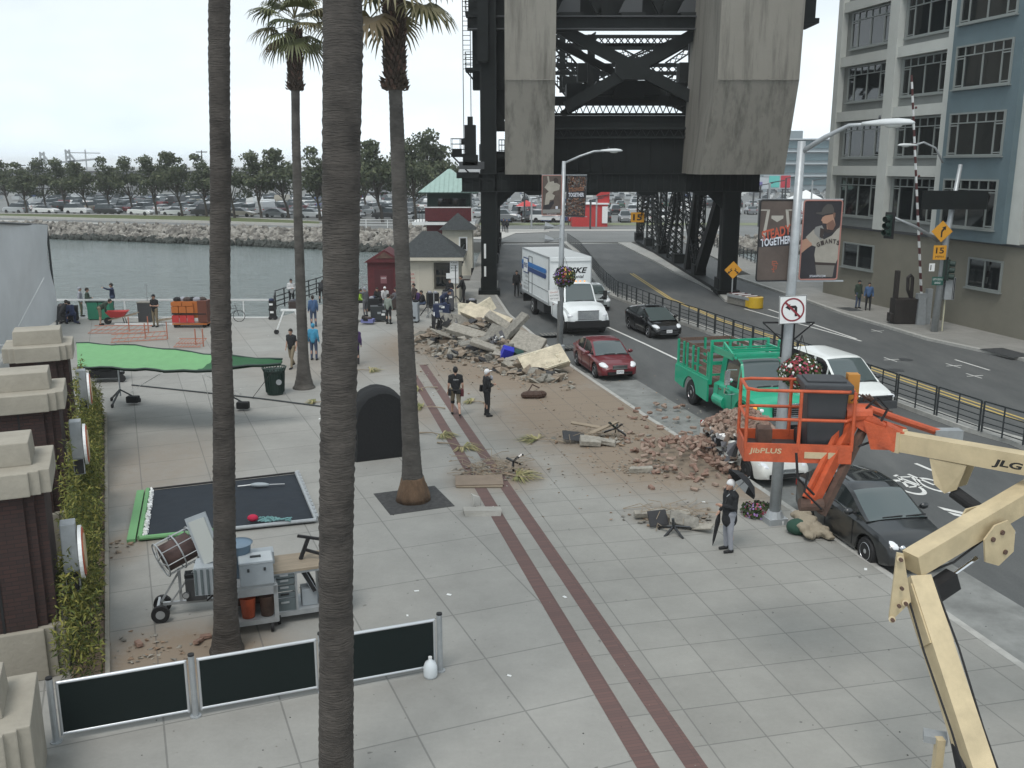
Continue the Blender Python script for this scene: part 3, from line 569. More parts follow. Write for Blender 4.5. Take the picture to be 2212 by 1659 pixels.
def car_geo(P,nst=66):
 """P: L,W,sill,r,axles[x],top[(x,z)],roof[(x,z)],glass_f,glass_r (x of roof edges), pil [(x0,x1)]; returns dict of MB"""
 L2,W2=P['L']/2,P['W']/2;out={k:MB()for k in('body','windscreen','rear_window','side_window_l','side_window_r')}
 xs=sorted(set([round(-L2+P['L']*i/nst,4)for i in range(nst+1)]))
 pln=P.get('plan',3.2);tap=P.get('tap',.16)
 def hw(x):
  u=abs(x/L2);k=P.get('tapr',tap)if x<0 else tap
  return W2*(1-k*u**pln-.12*max(0,(u-.93)/.07)**2)
 def zb(x):
  z=P['sill']+max(0,(abs(x)-L2+.35))*.25
  for a in P['axles']:
   d=abs(x-a);ra=P['r']+P.get('gap',.07)
   if d<ra:z=max(z,P['r']+math.sqrt(max(0,ra*ra-d*d))*1.02)
  return z
 secs=[]
 hn=P.get('hn',.07)
 for x in xs:
  w=hw(x);t_=smooth_pl(P['top'],x);b0_=min(zb(x),t_-.08);m_=max(b0_+.01,P['sill']+.12)
  m_=min(m_,t_-.06);q=t_-.10 if t_-.10>m_ else m_+.005
  secs.append([(w-.035,b0_),(w-.005,m_),(w,(m_*.45+q*.55)),(w-.012,max(q,m_+.004)),(w-hn,t_-.02),(w*.55,t_+P.get('crown',.025)*.8),(0,t_+P.get('crown',.025))])
 B=out['body'];k=7
 vs=[]
 for x,s in zip(xs,secs):
  vs+=[(x,y,z)for y,z in s]+[(x,-y,z)for y,z in s[:-1][::-1]]
 n=13;fs=[]
 for i in range(len(xs)-1):
  for j in range(n-1):fs.append((i*n+j,(i+1)*n+j,(i+1)*n+j+1,i*n+j+1))
 fs.append(tuple(range(n)));fs.append(tuple(range((len(xs)-1)*n,len(xs)*n))[::-1])
 B.add(vs,fs,P['m'])
 rf=P['roof'];x0,x1=rf[0][0],rf[-1][0];ng=44;gx=sorted(set([x0+(x1-x0)*i/ng for i in range(ng+1)]+[p for a in P['pil']for p in a]+[P['gr'],P['gf']]))
 G=[]
 for x in gx:
  t_=smooth_pl(P['top'],x);z=max(lerp_pl(rf,x)if P.get('sharp')else smooth_pl(rf,x,.05),t_-.01);w=hw(x)-hn-.01;h=z-t_
  ti=P.get('tumble',.28);wr=w-h*ti
  G.append([(w,t_-.04),(wr+.01,z-min(.05,h*.3+.001)),(wr-.07,z-.01),(wr*.5,z+.012),(0,z+.018)])
 gm=P.get('gm',M['glass'])
 for i in range(len(gx)-1):
  xm=(gx[i]+gx[i+1])/2;a,c_=G[i],G[i+1]
  pil=any(p<=xm<=q for p,q in P['pil'])
  for sgn in(1,-1):
   for j in range(4):
    key,m_='body',P['m']
    if j==0 and not pil:key,m_=('side_window_l' if sgn>0 else 'side_window_r'),gm
    elif j==0 and pil:m_=P.get('pm',P['m'])
    elif j>=2 and xm>P['gf']:key,m_='windscreen',P.get('wm',M['wglass'])
    elif j>=2 and xm<P['gr']:key,m_='rear_window',gm
    elif j>=2 and P.get('rm'):m_=P['rm']
    q=[(gx[i],sgn*a[j][0],a[j][1]),(gx[i+1],sgn*c_[j][0],c_[j][1]),(gx[i+1],sgn*c_[j+1][0],c_[j+1][1]),(gx[i],sgn*a[j+1][0],a[j+1][1])]
    if sgn<0:q=q[::-1]
    out[key].quad(*q,m_)
 return out,hw,lambda x:smooth_pl(P['top'],x)
def wheel(parent,x,y,r,w=.2,rimm=None,spokes=7,hub=.62):
 q=MB();n=28;s=1 if y>0 else-1
 prof=[(r*hub,-w/2),(r*.93,-w/2),(r,-w/2+.03),(r,w/2-.03),(r*.93,w/2),(r*hub,w/2)]
 T=Matrix.Translation((x,y,r))@Matrix.Rotation(R(-90*s),4,'X')
 q.T=T;q.lathe(prof,M['black'],n);o=q.build('wheel',parent);smooth_by_angle(o,50)
 q=MB();q.T=T;rm=rimm or M['alu']
 q.lathe([(r*hub,w/2-.01),(r*hub-.02,w/2+.005),(r*hub-.035,w/2-.03)],rm,n)
 q.lathe([(r*.17,w/2-.05),(r*.17,w/2),(.0,w/2+.008)],rm,12)
 for i in range(spokes):
  a=2*math.pi*i/spokes;q.bar((math.cos(a)*r*.12,math.sin(a)*r*.12,w/2-.02),(math.cos(a)*r*hub*.97,math.sin(a)*r*hub*.97,w/2-.02),r*.15,rm,.03)
 q.lathe([(r*hub-.01,w/2-.07),(0,w/2-.07)],M['grey']if spokes>2 else rm,n)
 q.build('rim',o)
def place_car(name,label,P,fr_wheel,heading,group=None,cat='car'):
 """fr_wheel: world contact point of the front right wheel"""
 d=Vector((math.cos(heading),math.sin(heading),0));lft=Vector((-d.y,d.x,0))
 c_=fr_wheel-d*P['axles'][0]+lft*(P['W']/2-.12)
 t=thing(name,label,cat,(c_.x,c_.y,RD),heading,group);return t
def dress(t,P,kind='sedan'):
 g,hw,top=car_geo(P);L2,W2=P['L']/2,P['W']/2
 for k,b in g.items():
  if not b.v:continue
  o=b.build('side_window' if k.startswith('side')else k,t)
  bm=bmesh.new();bm.from_mesh(o.data);bmesh.ops.remove_doubles(bm,verts=bm.verts,dist=.0008);bm.to_mesh(o.data);bm.free()
  smooth_by_angle(o,32)
 q=MB();q.box((0,0,P['sill']+.17),(P['L']-.5,P['W']-.5,.34),M['black'])
 for a in P['axles']:q.box((a,0,P['r']+.1),(P['r']*2.3,P['W']-.34,P['r']*1.6),M['black'])
 q.build('underbody',t)
 for a in P['axles']:
  for s in(1,-1):wheel(t,a,s*(W2-.135),P['r'],P.get('tw',.21),P.get('rim'),P.get('spokes',7),P.get('hub',.64))
 dk=M['black']
 for x in P.get('seams',()):
  for s in(1,-1):z1=top(x)-.1;z0=P['sill']+.1;q=MB();q.box((x,s*(hw(x)+.001),(z0+z1)/2),(.014,.012,z1-z0),dk);q.build('door_seam',t)
 for x in P.get('handles',()):
  for s in(1,-1):
   q=MB();q.box((x,s*(hw(x)+.012),top(x)-.2),(.18,.035,.035),P.get('hm',P['m']));q.build('door_handle',t)
 for s in(1,-1):
  q=MB();xm,ym,zm=P['mirror'];q.ball((xm,s*(ym),zm),(.075,.12,.085),P.get('mm',P['m']),10,6);q.bar((xm,s*(ym-.1),zm-.03),(xm,s*(ym-.2),zm-.06),.05,dk);o=q.build('mirror',t,True)
 hx,hy,hz,hd=P['hl']
 for s in(1,-1):
  q=MB();q.ball((hx,s*hy,hz),hd,M['lamp'],12,8,Matrix.Rotation(R(-12*s),4,'Z')@Matrix.Rotation(R(12),4,'Y'));o=q.build('headlight',t,True)
  q=MB();q.box((-L2+.06,s*(W2-.3),P['tail']),(.1,.28,.16),M['red']);q.build('tail_light',t)
 f=MB();gz,gw,gh=P['grille'];xg=L2-P.get('gx',.02)
 f.box((xg,0,gz),(.08,gw,gh),P.get('gb',M['blackp']));[f.box((xg+.03,0,gz+k*gh/2),(.05,gw+.04,.03),P.get('gmt',M['chrome']))for k in(-1,1)]
 for i in range(P.get('slats',4)):f.box((xg+.035,0,gz-gh/2+gh*(i+.5)/P.get('slats',4)),(.03,gw*.96,.016),P.get('gmt',M['chrome']))
 f.build('grille',t)
 f=MB();f.box((L2-.03,0,P['sill']+.16),(.1,P['W']*.62,.12),M['blackp']);f.build('air_intake',t)
 if P.get('plate',True):
  f=MB();f.box((L2+.035,0,P.get('pz',.42)),(.02,.32,.16),M['white']);text(f,P.get('ptxt','7GKT052'),mat('plate_blue',(.04,.05,.15)),frameT((L2+.047,0,P.get('pz',.42)),(0,1,0),(0,0,1)),w=.26,h=.07);f.build('licence_plate',t)
 f=MB();ws=P['wiper']
 for y0 in(-.35,.25):f.bar((ws,y0,top(ws)+.06),(ws+.0,y0+.5,top(ws)+.075),.025,dk)
 f.build('wiper',t)
mar=paint('maroon_car_paint',(.135,.012,.018))
P=dict(L=4.5,W=1.78,sill=.2,r=.315,axles=(1.34,-1.34),m=mar,top=[(-2.25,.72),(-2.15,.93),(-1.75,1.0),(-1.2,.98),(.7,.94),(1.05,.92),(1.7,.82),(2.1,.70),(2.25,.52)],roof=[(-1.95,1.0),(-1.0,1.40),(-.5,1.47),(.1,1.45),(.42,1.36),(1.15,.93)],gf=.30,gr=-.95,pil=[(-1.95,-1.3),(-.42,-.33),(.62,.70),(.98,1.15)],seams=(.78,-.38,-1.2),handles=(-.15,-1.05),mirror=(.72,.98,1.0),hl=(1.93,.62,.66,(.3,.19,.1)),tail=.8,grille=(.62,.62,.13),wiper=1.12,hm=mar,crown=.03,wm=M['wglass'])
t=place_car('parked_car','dark red sedan parked at the kerb beside the cream rubble heap',P,V(1287,816,RD),KB);dress(t,P)
dk_=paint('charcoal_car_paint',(.016,.018,.019))
P2=dict(P,L=4.42,W=1.76,axles=(1.36,-1.32),m=dk_,top=[(-2.2,.75),(-2.1,1.0),(-1.6,1.06),(.6,1.0),(1.05,.98),(1.75,.87),(2.08,.72),(2.2,.50)],roof=[(-2.05,1.05),(-1.45,1.42),(-.6,1.53),(.05,1.5),(.4,1.40),(1.22,.98)],gf=.32,gr=-1.35,pil=[(-2.05,-1.45),(-.45,-.36),(.72,.8),(1.05,1.22)],seams=(.82,-.4,-1.3),handles=(-.2,-1.15),mirror=(.78,.98,1.08),hl=(1.9,.58,.69,(.24,.17,.10)),grille=(.56,.8,.2),gmt=M['grey'],hm=dk_,wiper=1.18,plate=False,spokes=10,r=.32,hub=.68,rm=mat('panoramic_roof',(.012,.014,.015),.08,coat=.6))
t=place_car('parked_car','dark charcoal hatchback parked at the kerb behind the tan boom of the lift',P2,V(1873,1218,RD),R(-78.5));dress(t,P2)
for s in(1,-1):
 for k,(x_,y_)in enumerate(((2.02,.60),(2.12,.42))):q=MB();q.ball((x_,s*y_,.66),(.05,.075,.075),M['chrome'],12,6);q.build('headlamp_lens',t,True)
 q=MB();q.bar((-1.3,s*.79,1.07),(.75,s*.815,1.0),.025,M['chrome']);q.build('chrome_trim',t);q=MB();q.bar((-1.2,.1,1.5),(-1.45,.1,2.15),.012,M['black']);q.build('antenna',t)
bk_=paint('black_car_paint',(.006,.006,.007),.12)
P3=dict(P,L=4.45,W=1.76,axles=(1.37,-1.33),m=bk_,top=[(-2.2,.8),(-2.15,1.08),(-1.7,1.08),(.9,.98),(1.3,.9),(1.8,.78),(2.1,.64),(2.22,.48)],roof=[(-2.1,1.08),(-1.7,1.25),(-.6,1.47),(-.1,1.49),(.35,1.40),(1.5,.9)],gf=.25,gr=-1.3,pil=[(-2.1,-1.65),(-.5,-.4),(.85,.95),(1.3,1.5)],seams=(.9,-.4,-1.3),handles=(-.2,-1.1),mirror=(.85,.98,1.02),hl=(1.88,.62,.66,(.32,.17,.09)),grille=(.36,1.0,.14),gmt=M['grey'],hm=bk_,wiper=1.4,pz=.44)
t=place_car('driving_car','black hatchback driving in the lane beside the railing',P3,V(1402,729,RD),R(-75));dress(t,P3)
q=MB();q.lathe([(.13,0),(.1,.03),(0,.035)],mat('pink_dash_cover',(.6,.05,.12)),10,(0,0,0));q.v=[Vector((1.0+v_.x*1.2,.15+v_.y*4,1.045+v_.z+(0.0 if 1 else 0)))for v_ in q.v];q.build('dash_cover',t)
vw_=mat('white_van_paint',(.72,.74,.72),.35,nz=(2,.04),coat=.4)
P4=dict(P,L=4.85,W=1.95,sill=.28,r=.35,axles=(1.35,-1.6),m=vw_,top=[(-2.42,.9),(-2.4,1.12),(1.25,1.12),(1.5,1.08),(2.2,.92),(2.36,.8),(2.42,.55)],roof=[(-2.4,1.12),(-2.3,1.72),(-2.0,1.86),(.2,1.87),(.45,1.8),(1.42,1.1)],gf=.38,gr=-2.3,tumble=.16,pil=[(-2.4,-2.15),(-.35,-.2),(.65,.75),(1.2,1.42)],tap=.12,seams=(1.0,-.25),handles=(.0,),mirror=(1.0,1.1,1.2),mm=M['grey'],hl=(2.3,.76,.78,(.12,.16,.08)),grille=(.72,1.5,.2),gmt=M['grey'],wiper=1.42,pz=.42,rim=M['grey'],plan=4)
pv=V(1895,893,RD);t=place_car('parked_van','white minivan stopped beside the green stake truck',P4,pv-Vector((1.55,-.1,0)),R(-76),cat='van');dress(t,P4)
q=MB();q.box((2.42,0,.48),(.16,1.86,.26),M['grey']);q.build('bumper',t)
P5=dict(P,L=4.4,W=1.72,axles=(1.32,-1.3),m=mat('dusty_white_paint',(.60,.60,.56),.4,nz=(3,.12)),top=[(-2.2,.70),(-2.1,.93),(-1.2,.96),(.7,.90),(1.2,.88),(1.8,.74),(2.1,.62),(2.2,.46)],roof=[(-1.7,.95),(-1.2,1.0),(-.5,.98),(0,1.08),(.5,1.12),(1.1,.88)],gf=.55,gr=-1.3,pil=[(-1.7,-1.3),(-.4,-.3),(.55,1.1)],mirror=(.7,.95,.95),seams=(.78,-.35),handles=(-.2,),hl=(1.86,.58,.62,(.28,.17,.085)),grille=(.5,.5,.09),hm=mar,rim=M['grey'],plate=False)
P5['hm']=P5['m']
t=place_car('crushed_car','white sedan crushed under the brick heap with a crumpled side',P5,V(1615,1037,RD),R(-77));dress(t,P5)
crush=t
gp=mat('bright_green_truck_paint',(.012,.33,.19),.4,nz=(2,.10),coat=.35)
PT=dict(P,L=3.5,W=2.15,sill=.55,r=.48,axles=(.85,),m=gp,gap=.12,top=[(-1.75,1.35),(-.1,1.38),(.35,1.45),(1.2,1.36),(1.6,1.22),(1.75,.7)],roof=[(-1.72,1.38),(-1.6,2.3),(-1.3,2.42),(-.5,2.40),(-.2,2.28),(.3,1.42)],gf=-.35,gr=-1.6,tumble=.12,pil=[(-1.72,-1.25),(-.22,-.12),(.12,.3)],tap=.16,plan=2.2,tapr=.0,seams=(-.15,-1.25),handles=(-1.1,),mirror=(.1,1.28,1.75),mm=M['chrome'],hl=(1.52,.82,1.02,(.14,.13,.1)),tail=.9,grille=(.98,1.0,.5),slats=7,wiper=.28,plate=False,hn=.2,tw=.26,spokes=5,hub=.6)
fwd=Vector((math.cos(KB),math.sin(KB),0));lf=Vector((-fwd.y,fwd.x,0))
rw=V(1497,873,RD)
WBT=4.35
c_=rw+fwd*(WBT-.85)+lf*1.02
t=thing('stake_truck','bright green stake bed truck with timber rack sides','truck',(c_.x,c_.y,RD),KB)
dress(t,PT)
for s in(1,-1):wheel(t,.85-WBT,s*.98,.48,.3,M['chrome'],8,.58)
q=MB();x0,x1=-4.95,-1.9
q.box(((x0+x1)/2,0,.88),(x1-x0,1.0,.24),M['black']);q.box(((x0+x1)/2,0,1.08),(x1-x0,2.3,.12),M['rust']);q.build('chassis',t)
q=MB()
for s in(1,-1):
 pr=[(x0,.5+.35),(x0,1.3),(x1,1.3),(x1,.42),(-2.9,.42)]
 arch=[(.85-WBT+.62*math.cos(R(a)),.48+.62*math.sin(R(a)))for a in range(8,180,14)]
 pl_=[(x0,.62),(x0,1.3),(x1,1.3),(x1,.5)]+arch
 q.prism(pl_,-.035,.035,gp,Matrix.Translation((0,s*1.17,0))@Matrix.Rotation(R(90),4,'X'))
q.box((x0-.02,0,1.1),(.06,2.3,.42),gp);q.build('bed_skirt',t)
q=MB();xs_=[x0+.1,x0+.62,x0+.95,x0+1.5,x0+1.95,x0+2.85,x1-.05]
for s in(1,-1):
 for x in xs_:q.box((x,s*1.12,1.78),(.09,.06,1.05),gp)
 q.box(((x0+x1)/2,s*1.12,1.33),(x1-x0,.07,.08),gp)
for y in(-1.1,-.4,.4,1.1):q.box((x1+.02,y,1.95),(.08,.09,1.6),gp)
for z in(1.5,1.95,2.35,2.75):q.box((x1+.02,0,z),(.06,2.3,.07),gp)
for y in(-1.1,0,1.1):q.box((x0+.05,y,1.78),(.07,.09,1.05),gp)
q.build('rack_post',t)
wd=mat('worn_red_brown_timber',(.13,.085,.065),.85,nz=(2,.3,5,(1,10,10)))
q=MB()
for s in(1,-1):
 for z in(1.5,1.76,2.02,2.27):q.box(((x0+x1)/2,s*1.07,z),(x1-x0-.1,.03,.13),wd)
for z in(1.5,1.76,2.02,2.27):q.box((x0+.02,0,z),(.03,2.1,.13),wd)
for i in range(9):q.box(((x0+x1)/2,-.98+i*.245,1.16),(x1-x0-.1,.22,.03),wd)
q.build('rack_board',t)
q=MB()
for s in(1,-1):
 q.bar((x1,s*1.05,2.56),(-.1,s*1.05,2.56),.07,gp);q.bar((x1+.9,s*1.05,2.85),(.0,s*1.05,2.45),.06,gp);q.bar((x1+.9,s*1.05,2.56),(x1+.9,s*1.05,2.85),.06,gp);q.box((-1.05,s*1.05,2.47),(1.6,.04,.22),gp)
q.bar((-.1,-1.05,2.56),(-.1,1.05,2.56),.07,gp);q.box((-.25,0,2.5),(.04,2.1,.18),gp)
for x in(-1.6,-1.2,-.8):q.bar((x,-1.05,2.54),(x,1.05,2.54),.05,gp)
q.build('cab_rack',t)
for s in(1,-1):
 q=MB();q.box((.15,s*1.42,1.85),(.06,.18,.5),M['chrome']);q.box((.15,s*1.42,1.4),(.06,.18,.2),M['chrome']);q.tube([(.1,s*1.05,2.1),(.12,s*1.42,2.12),(.12,s*1.42,1.25),(.1,s*1.05,1.25)],.016,M['chrome'],6);q.build('mirror_bracket',t)
 q=MB();q.cyl((-1.55,s*.95,.72),(-.75,s*.95,.72),.24,gp,16);q.build('fuel_tank',t)
 q=MB();q.lathe([(.74,-.13),(.74,.13),(.66,.16),(.64,.16),(.64,-.13)],gp,32);q.v=[Vector((.85+v_.x,s*(1.0)+v_.z*1,.48+v_.y))for v_ in q.v]
 q.f,q.m=zip(*[(f,m_)for f,m_ in zip(q.f,q.m)if len(f)==4 and sum(q.v[i].z for i in f)/4>.75]or[((0,1,2,3),0)]);q.f,q.m=list(q.f),list(q.m);q.build('fender',t)
q=MB();q.box((1.78,0,.68),(.18,2.2,.26),M['chrome']);q.build('bumper',t)
q=MB();am=mat('amber_lamp',(.7,.28,.03),.3,emit=((1,.4,.05),.6));q.ball((1.42,-.98,1.08),(.1,.05,.07),am,8,6);q.ball((1.42,.98,1.08),(.1,.05,.07),am,8,6);q.build('turn_signal',t)
q=MB();text(q,'FREIGHT',M['grey'],frameT((1.7,0,1.33),(0,1,0),(-.5,0,1)),w=.5,h=.07)if 0 else None
bw_=mat('white_truck_paint',(.74,.77,.77),.35,nz=(1.5,.05),coat=.4)
PB=dict(PT,L=3.6,W=2.35,m=bw_,sill=.6,r=.5,axles=(.8,),top=[(-1.8,1.5),(-.3,1.55),(.25,1.62),(1.2,1.5),(1.65,1.3),(1.8,.85)],roof=[(-1.8,1.5),(-1.7,2.45),(-1.3,2.6),(-.55,2.58),(-.25,2.45),(.2,1.6)],gf=-.4,gr=-1.7,mirror=(.0,1.38,1.8),mm=M['black'],hl=(1.55,.88,1.06,(.18,.24,.14)),grille=(1.12,1.15,.46),slats=7,gb=M['galv'],wiper=.18,hub=.6,seams=(-.25,-1.3),tap=.15,plate=True,pz=.62,ptxt='8T69134',hn=.26)
hb=R(-78);fwd=Vector((math.cos(hb),math.sin(hb),0));lf=Vector((-fwd.y,fwd.x,0))
c_=V(1219,720,RD)-fwd*.8+lf*1.05
t=thing('box_truck','white rental box truck with blue side stripe parked under the bridge','truck',(c_.x,c_.y,RD),hb);dress(t,PB)
q=MB();q.box((1.8,0,.62),(.22,2.3,.34),M['black']);q.build('bumper',t)
for y in(-.5,-.25,0,.25,.5):
 q=MB();q.ball((-.75,y,2.63),(.08,.05,.04),mat('amber_lamp',(.7,.28,.03)),8,4);q.build('roof_marker',t)
for s in(1,-1):
 q=MB();q.lathe([(.78,-.14),(.78,.14),(.70,.2),(.68,.2),(.68,-.14)],bw_,32);q.v=[Vector((.8+v_.x,s*1.06+v_.z,.48+v_.y))for v_ in q.v]
 q.f,q.m=map(list,zip(*[(f,m_)for f,m_ in zip(q.f,q.m)if len(f)==4 and sum(q.v[i].z for i in f)/4>.75]));q.build('fender',t)
 wheel(t,.8-7.0,s*1.02,.5,.34,M['white'],6,.58)
 q=MB();q.box((-.1,s*1.5,1.9),(.08,.2,.5),M['black']);q.bar((-.1,s*1.1,2.1),(-.1,s*1.5,2.1),.03,M['black']);q.bar((-.1,s*1.1,1.7),(-.1,s*1.5,1.7),.03,M['black']);q.build('mirror_bracket',t)
bx0,bx1,bz0,bz1,bwid=-8.9,-1.95,1.12,3.85,2.46
q=MB();q.box(((bx0+bx1)/2,0,(bz0+bz1)/2),(bx1-bx0,bwid,bz1-bz0),bw_)
for s in(1,-1):
 q.box(((bx0+bx1)/2,s*(bwid/2+.01),bz0+.07),(bx1-bx0+.04,.05,.14),M['galv']);q.box(((bx0+bx1)/2,s*(bwid/2+.005),bz1-.04),(bx1-bx0+.03,.04,.1),M['galv']);q.box((bx1-.05,s*(bwid/2),(bz0+bz1)/2),(.14,.05,bz1-bz0+.02),M['galv'])
q.box((bx1+.02,0,bz1-.12),(.1,bwid-.1,.2),bw_)
q.build('cargo_box',t)
q=MB()
for x in(-7.0,-6.1):q.box((x,-bwid/2-.012,2.35),(.03,.03,2.3),M['grey'])
q.box((-6.55,-bwid/2-.012,3.48),(.9,.03,.03),M['grey']);q.box((-5.0,-bwid/2-.012,1.9),(5.8,.02,.02),M['grey']);q.build('side_door',t)
q=MB();bl=mat('stripe_blue',(.02,.15,.42),.4);bl2=mat('stripe_navy',(.015,.045,.16),.4);ys=-bwid/2-.03
q.prism([(-8.85,2.85),(-2.75,2.85),(-2.5,3.0),(-2.6,3.12),(-8.85,3.12)],-.004,.004,bl,Matrix.Translation((0,ys,0))@Matrix.Rotation(R(90),4,'X'))
q.prism([(-8.85,2.55),(-2.75,2.55),(-2.55,2.7),(-2.6,2.82),(-8.85,2.82)],-.004,.004,bl2,Matrix.Translation((0,ys,0))@Matrix.Rotation(R(90),4,'X'))
q.box((-7.75,ys-.006,2.85),(1.25,.006,.95),bl2);q.box((-7.75,ys-.012,2.85),(1.1,.006,.8),M['white'])
text(q,'PENSKE',bl2,frameT((-7.75,ys-.018,2.86),(1,0,0),(0,0,1)),w=.95,h=.3,bold=.03,shear=.25);text(q,'Truck Rental',M['grey'],frameT((-7.6,ys,2.2),(1,0,0),(0,0,1)),w=.8,h=.16)
text(q,'gopenske.com',M['grey'],frameT((-7.7,ys,1.72),(1,0,0),(0,0,1)),w=1.3,h=.14);text(q,'800-222-0277',M['grey'],frameT((-7.7,ys,1.48),(1,0,0),(0,0,1)),w=1.3,h=.14)
text(q,'PENSKE',M['blackp'],frameT((bx1+.012,0.05,3.1),(0,1,0),(0,0,1)),w=1.9,h=.33,bold=.03,shear=.3);text(q,'Truck Rental',M['blackp'],frameT((bx1+.012,.18,2.75),(0,1,0),(0,0,1)),w=1.25,h=.2,bold=.015,shear=.3)
q.build('lettering',t)
q=MB();q.box(((bx0+bx1)/2,0,.95),(bx1-bx0,.9,.3),M['black']);q.box((-8.9,0,.7),(.15,2.3,.5),M['black']);q.box((-4.3,-.9,.75),(1.6,.5,.5),M['grey']);q.build('chassis',t)
PS=dict(P,m=paint('silver_paint',(.42,.44,.46)),L=4.4)
d_=c_-fwd*14+lf*.6
t=thing('driving_car','silver car driving behind the rental truck','car',(d_.x+.2,d_.y,RD),R(-84));dress(t,dict(PS,ptxt='6LXD311'))
q0=V(1318,655,RD)
PS2=dict(PS,m=paint('silver_green_paint',(.3,.33,.33)))
t=thing('driving_car','grey car in the middle lane half hidden by the truck cab','car',(5.1,61.0,RD),R(-82));dress(t,dict(PS2,ptxt='5RBN774'))
def tapered(q,a,b_,r0,r1,m,n=14):q.tube([a,b_],[r0,r1],m,n)
def lamp_head(parent,tip,d,ln=.75):
 q=MB();d=Vector(d).normalized();s=Vector((-d.y,d.x,0));T=frameT(tip,d,s)
 q.T=T
 pr=[(-.15,.05,.05),(0,.09,.07),(.2,.14,.10),(.5,.17,.11),(.7,.13,.08),(.78,.05,.03)]
 vs=[];n=12
 for x,w,h in pr:vs+=[(x*ln/.78,w*math.cos(2*math.pi*j/n),h*math.sin(2*math.pi*j/n)*(1 if math.sin(2*math.pi*j/n)>0 else .45))for j in range(n)]
 q.add(vs,[(i*n+j,i*n+(j+1)%n,(i+1)*n+(j+1)%n,(i+1)*n+j)for i in range(len(pr)-1)for j in range(n)]+[tuple(range(n))[::-1],tuple(range(n*(len(pr)-1),n*len(pr)))],mat('lamp_head_grey',(.55,.57,.57),.4))
 q.cyl((.2,0,.1),(.2,0,.18),.03,M['grey'],8)
 q.build('lamp_head',parent,True)
 q=MB();q.T=T;q.ball((.42*ln/.78,0,-.04),(.2,.11,.06),mat('lamp_lens',(.5,.52,.5),.2),10,6);q.build('lamp_lens',parent,True)
def flowers(name,label,c_,r,cols,hang=True,seed=1,flat=.8,n=420,group='hanging flower baskets on the lamp posts',cat='flower basket'):
 rg=random.Random(seed);t=thing(name,label,cat,c_,0,group)
 q=MB();gms=[mat('leaf_dark',(.03,.055,.02),.8),mat('leaf_mid',(.06,.09,.03),.8)]
 for i in range(n):
  d=Vector((rg.gauss(0,1),rg.gauss(0,1),rg.gauss(0,1))).normalized()*r*(rg.random()**.3)*1.08;d.z*=flat;s=r*.12
  T=Matrix.Translation(d)@Euler((rg.random()*6,rg.random()*6,0)).to_matrix().to_4x4();q.add([(-s,-s*.5,0),(s,-s*.4,0),(s*.8,s*.6,.01),(-s*.6,s*.5,0)],[(0,1,2,3)],gms[rg.random()>.5],T)
 q.build('leaves',t)
 q=MB()
 for i in range(int(n*.6)):
  d=Vector((rg.gauss(0,1),rg.gauss(0,1),rg.gauss(.15,1))).normalized()*r*rg.uniform(.85,1.12);d.z*=flat;s=r*.07
  k=cols[int((math.atan2(d.y,d.x)*1.3+d.z*3+rg.gauss(0,.7))%len(cols))]
  T=Matrix.Translation(d)@d.to_track_quat('Z','Y').to_matrix().to_4x4()
  q.add([(s*math.cos(a*1.2566),s*math.sin(a*1.2566),0)for a in range(5)],[(0,1,2,3,4)],k,T)
 q.build('blossoms',t)
 if hang:
  q=MB();q.lathe([(.04,-r*.75),(r*.55,-r*.5),(r*.7,-.02)],M['rust'],14);q.build('pot',t)
  q=MB()
  for a in range(3):q.bar((r*.65*math.cos(a*2.1),r*.65*math.sin(a*2.1),0),(0,0,r*1.9),.012,M['black'])
  q.build('hanging_wire',t)
 return t
fc={k:mat('petal_'+k,v,.6)for k,v in dict(white=(.75,.74,.72),red=(.25,.02,.03),pink=(.33,.05,.09),violet=(.22,.12,.42),mauve=(.30,.18,.42),yellow=(.6,.4,.06)).items()}
pole_m=M['galv']
pb=V(1672,1128);ptop=W(1737,305,pb.y+.1)
hgt=ptop.z
near=thing('lamp_post','near grey street lamp post carrying the STEADY TOGETHER and pitcher banners','lamp post',pb)
lean=Vector((ptop.x-pb.x,ptop.y-pb.y,0))*.55
def PL(z):return lean*(z/hgt)+Vector((0,0,z))
q=MB();q.tube([(0,0,0),PL(3),PL(6),PL(hgt)],[.145,.13,.115,.09],pole_m,16);q.build('pole',near,True)
q=MB();q.box((0,0,.08),(.5,.5,.16),pole_m,(0,0,R(13)));q.lathe([(.24,.15),(.17,.32)],pole_m,12);q.build('base',near)
tip=W(1880,268,pb.y-1.0)-pb;a0=PL(hgt-.25)
pts=[a0,a0.lerp(tip,.35)+Vector((0,0,.12)),a0.lerp(tip,.7)+Vector((0,0,.16)),tip]
q=MB();q.tube([a0]+pts[1:],[.06,.055,.045,.035],pole_m,10);q.build('arm',near,True);lamp_head(near,tip,(tip-a0)*Vector((1,1,0)),.95)
def poly(q,pts,m,z):q.add([(x,y,z)for x,y in pts],[tuple(range(len(pts)))],m)
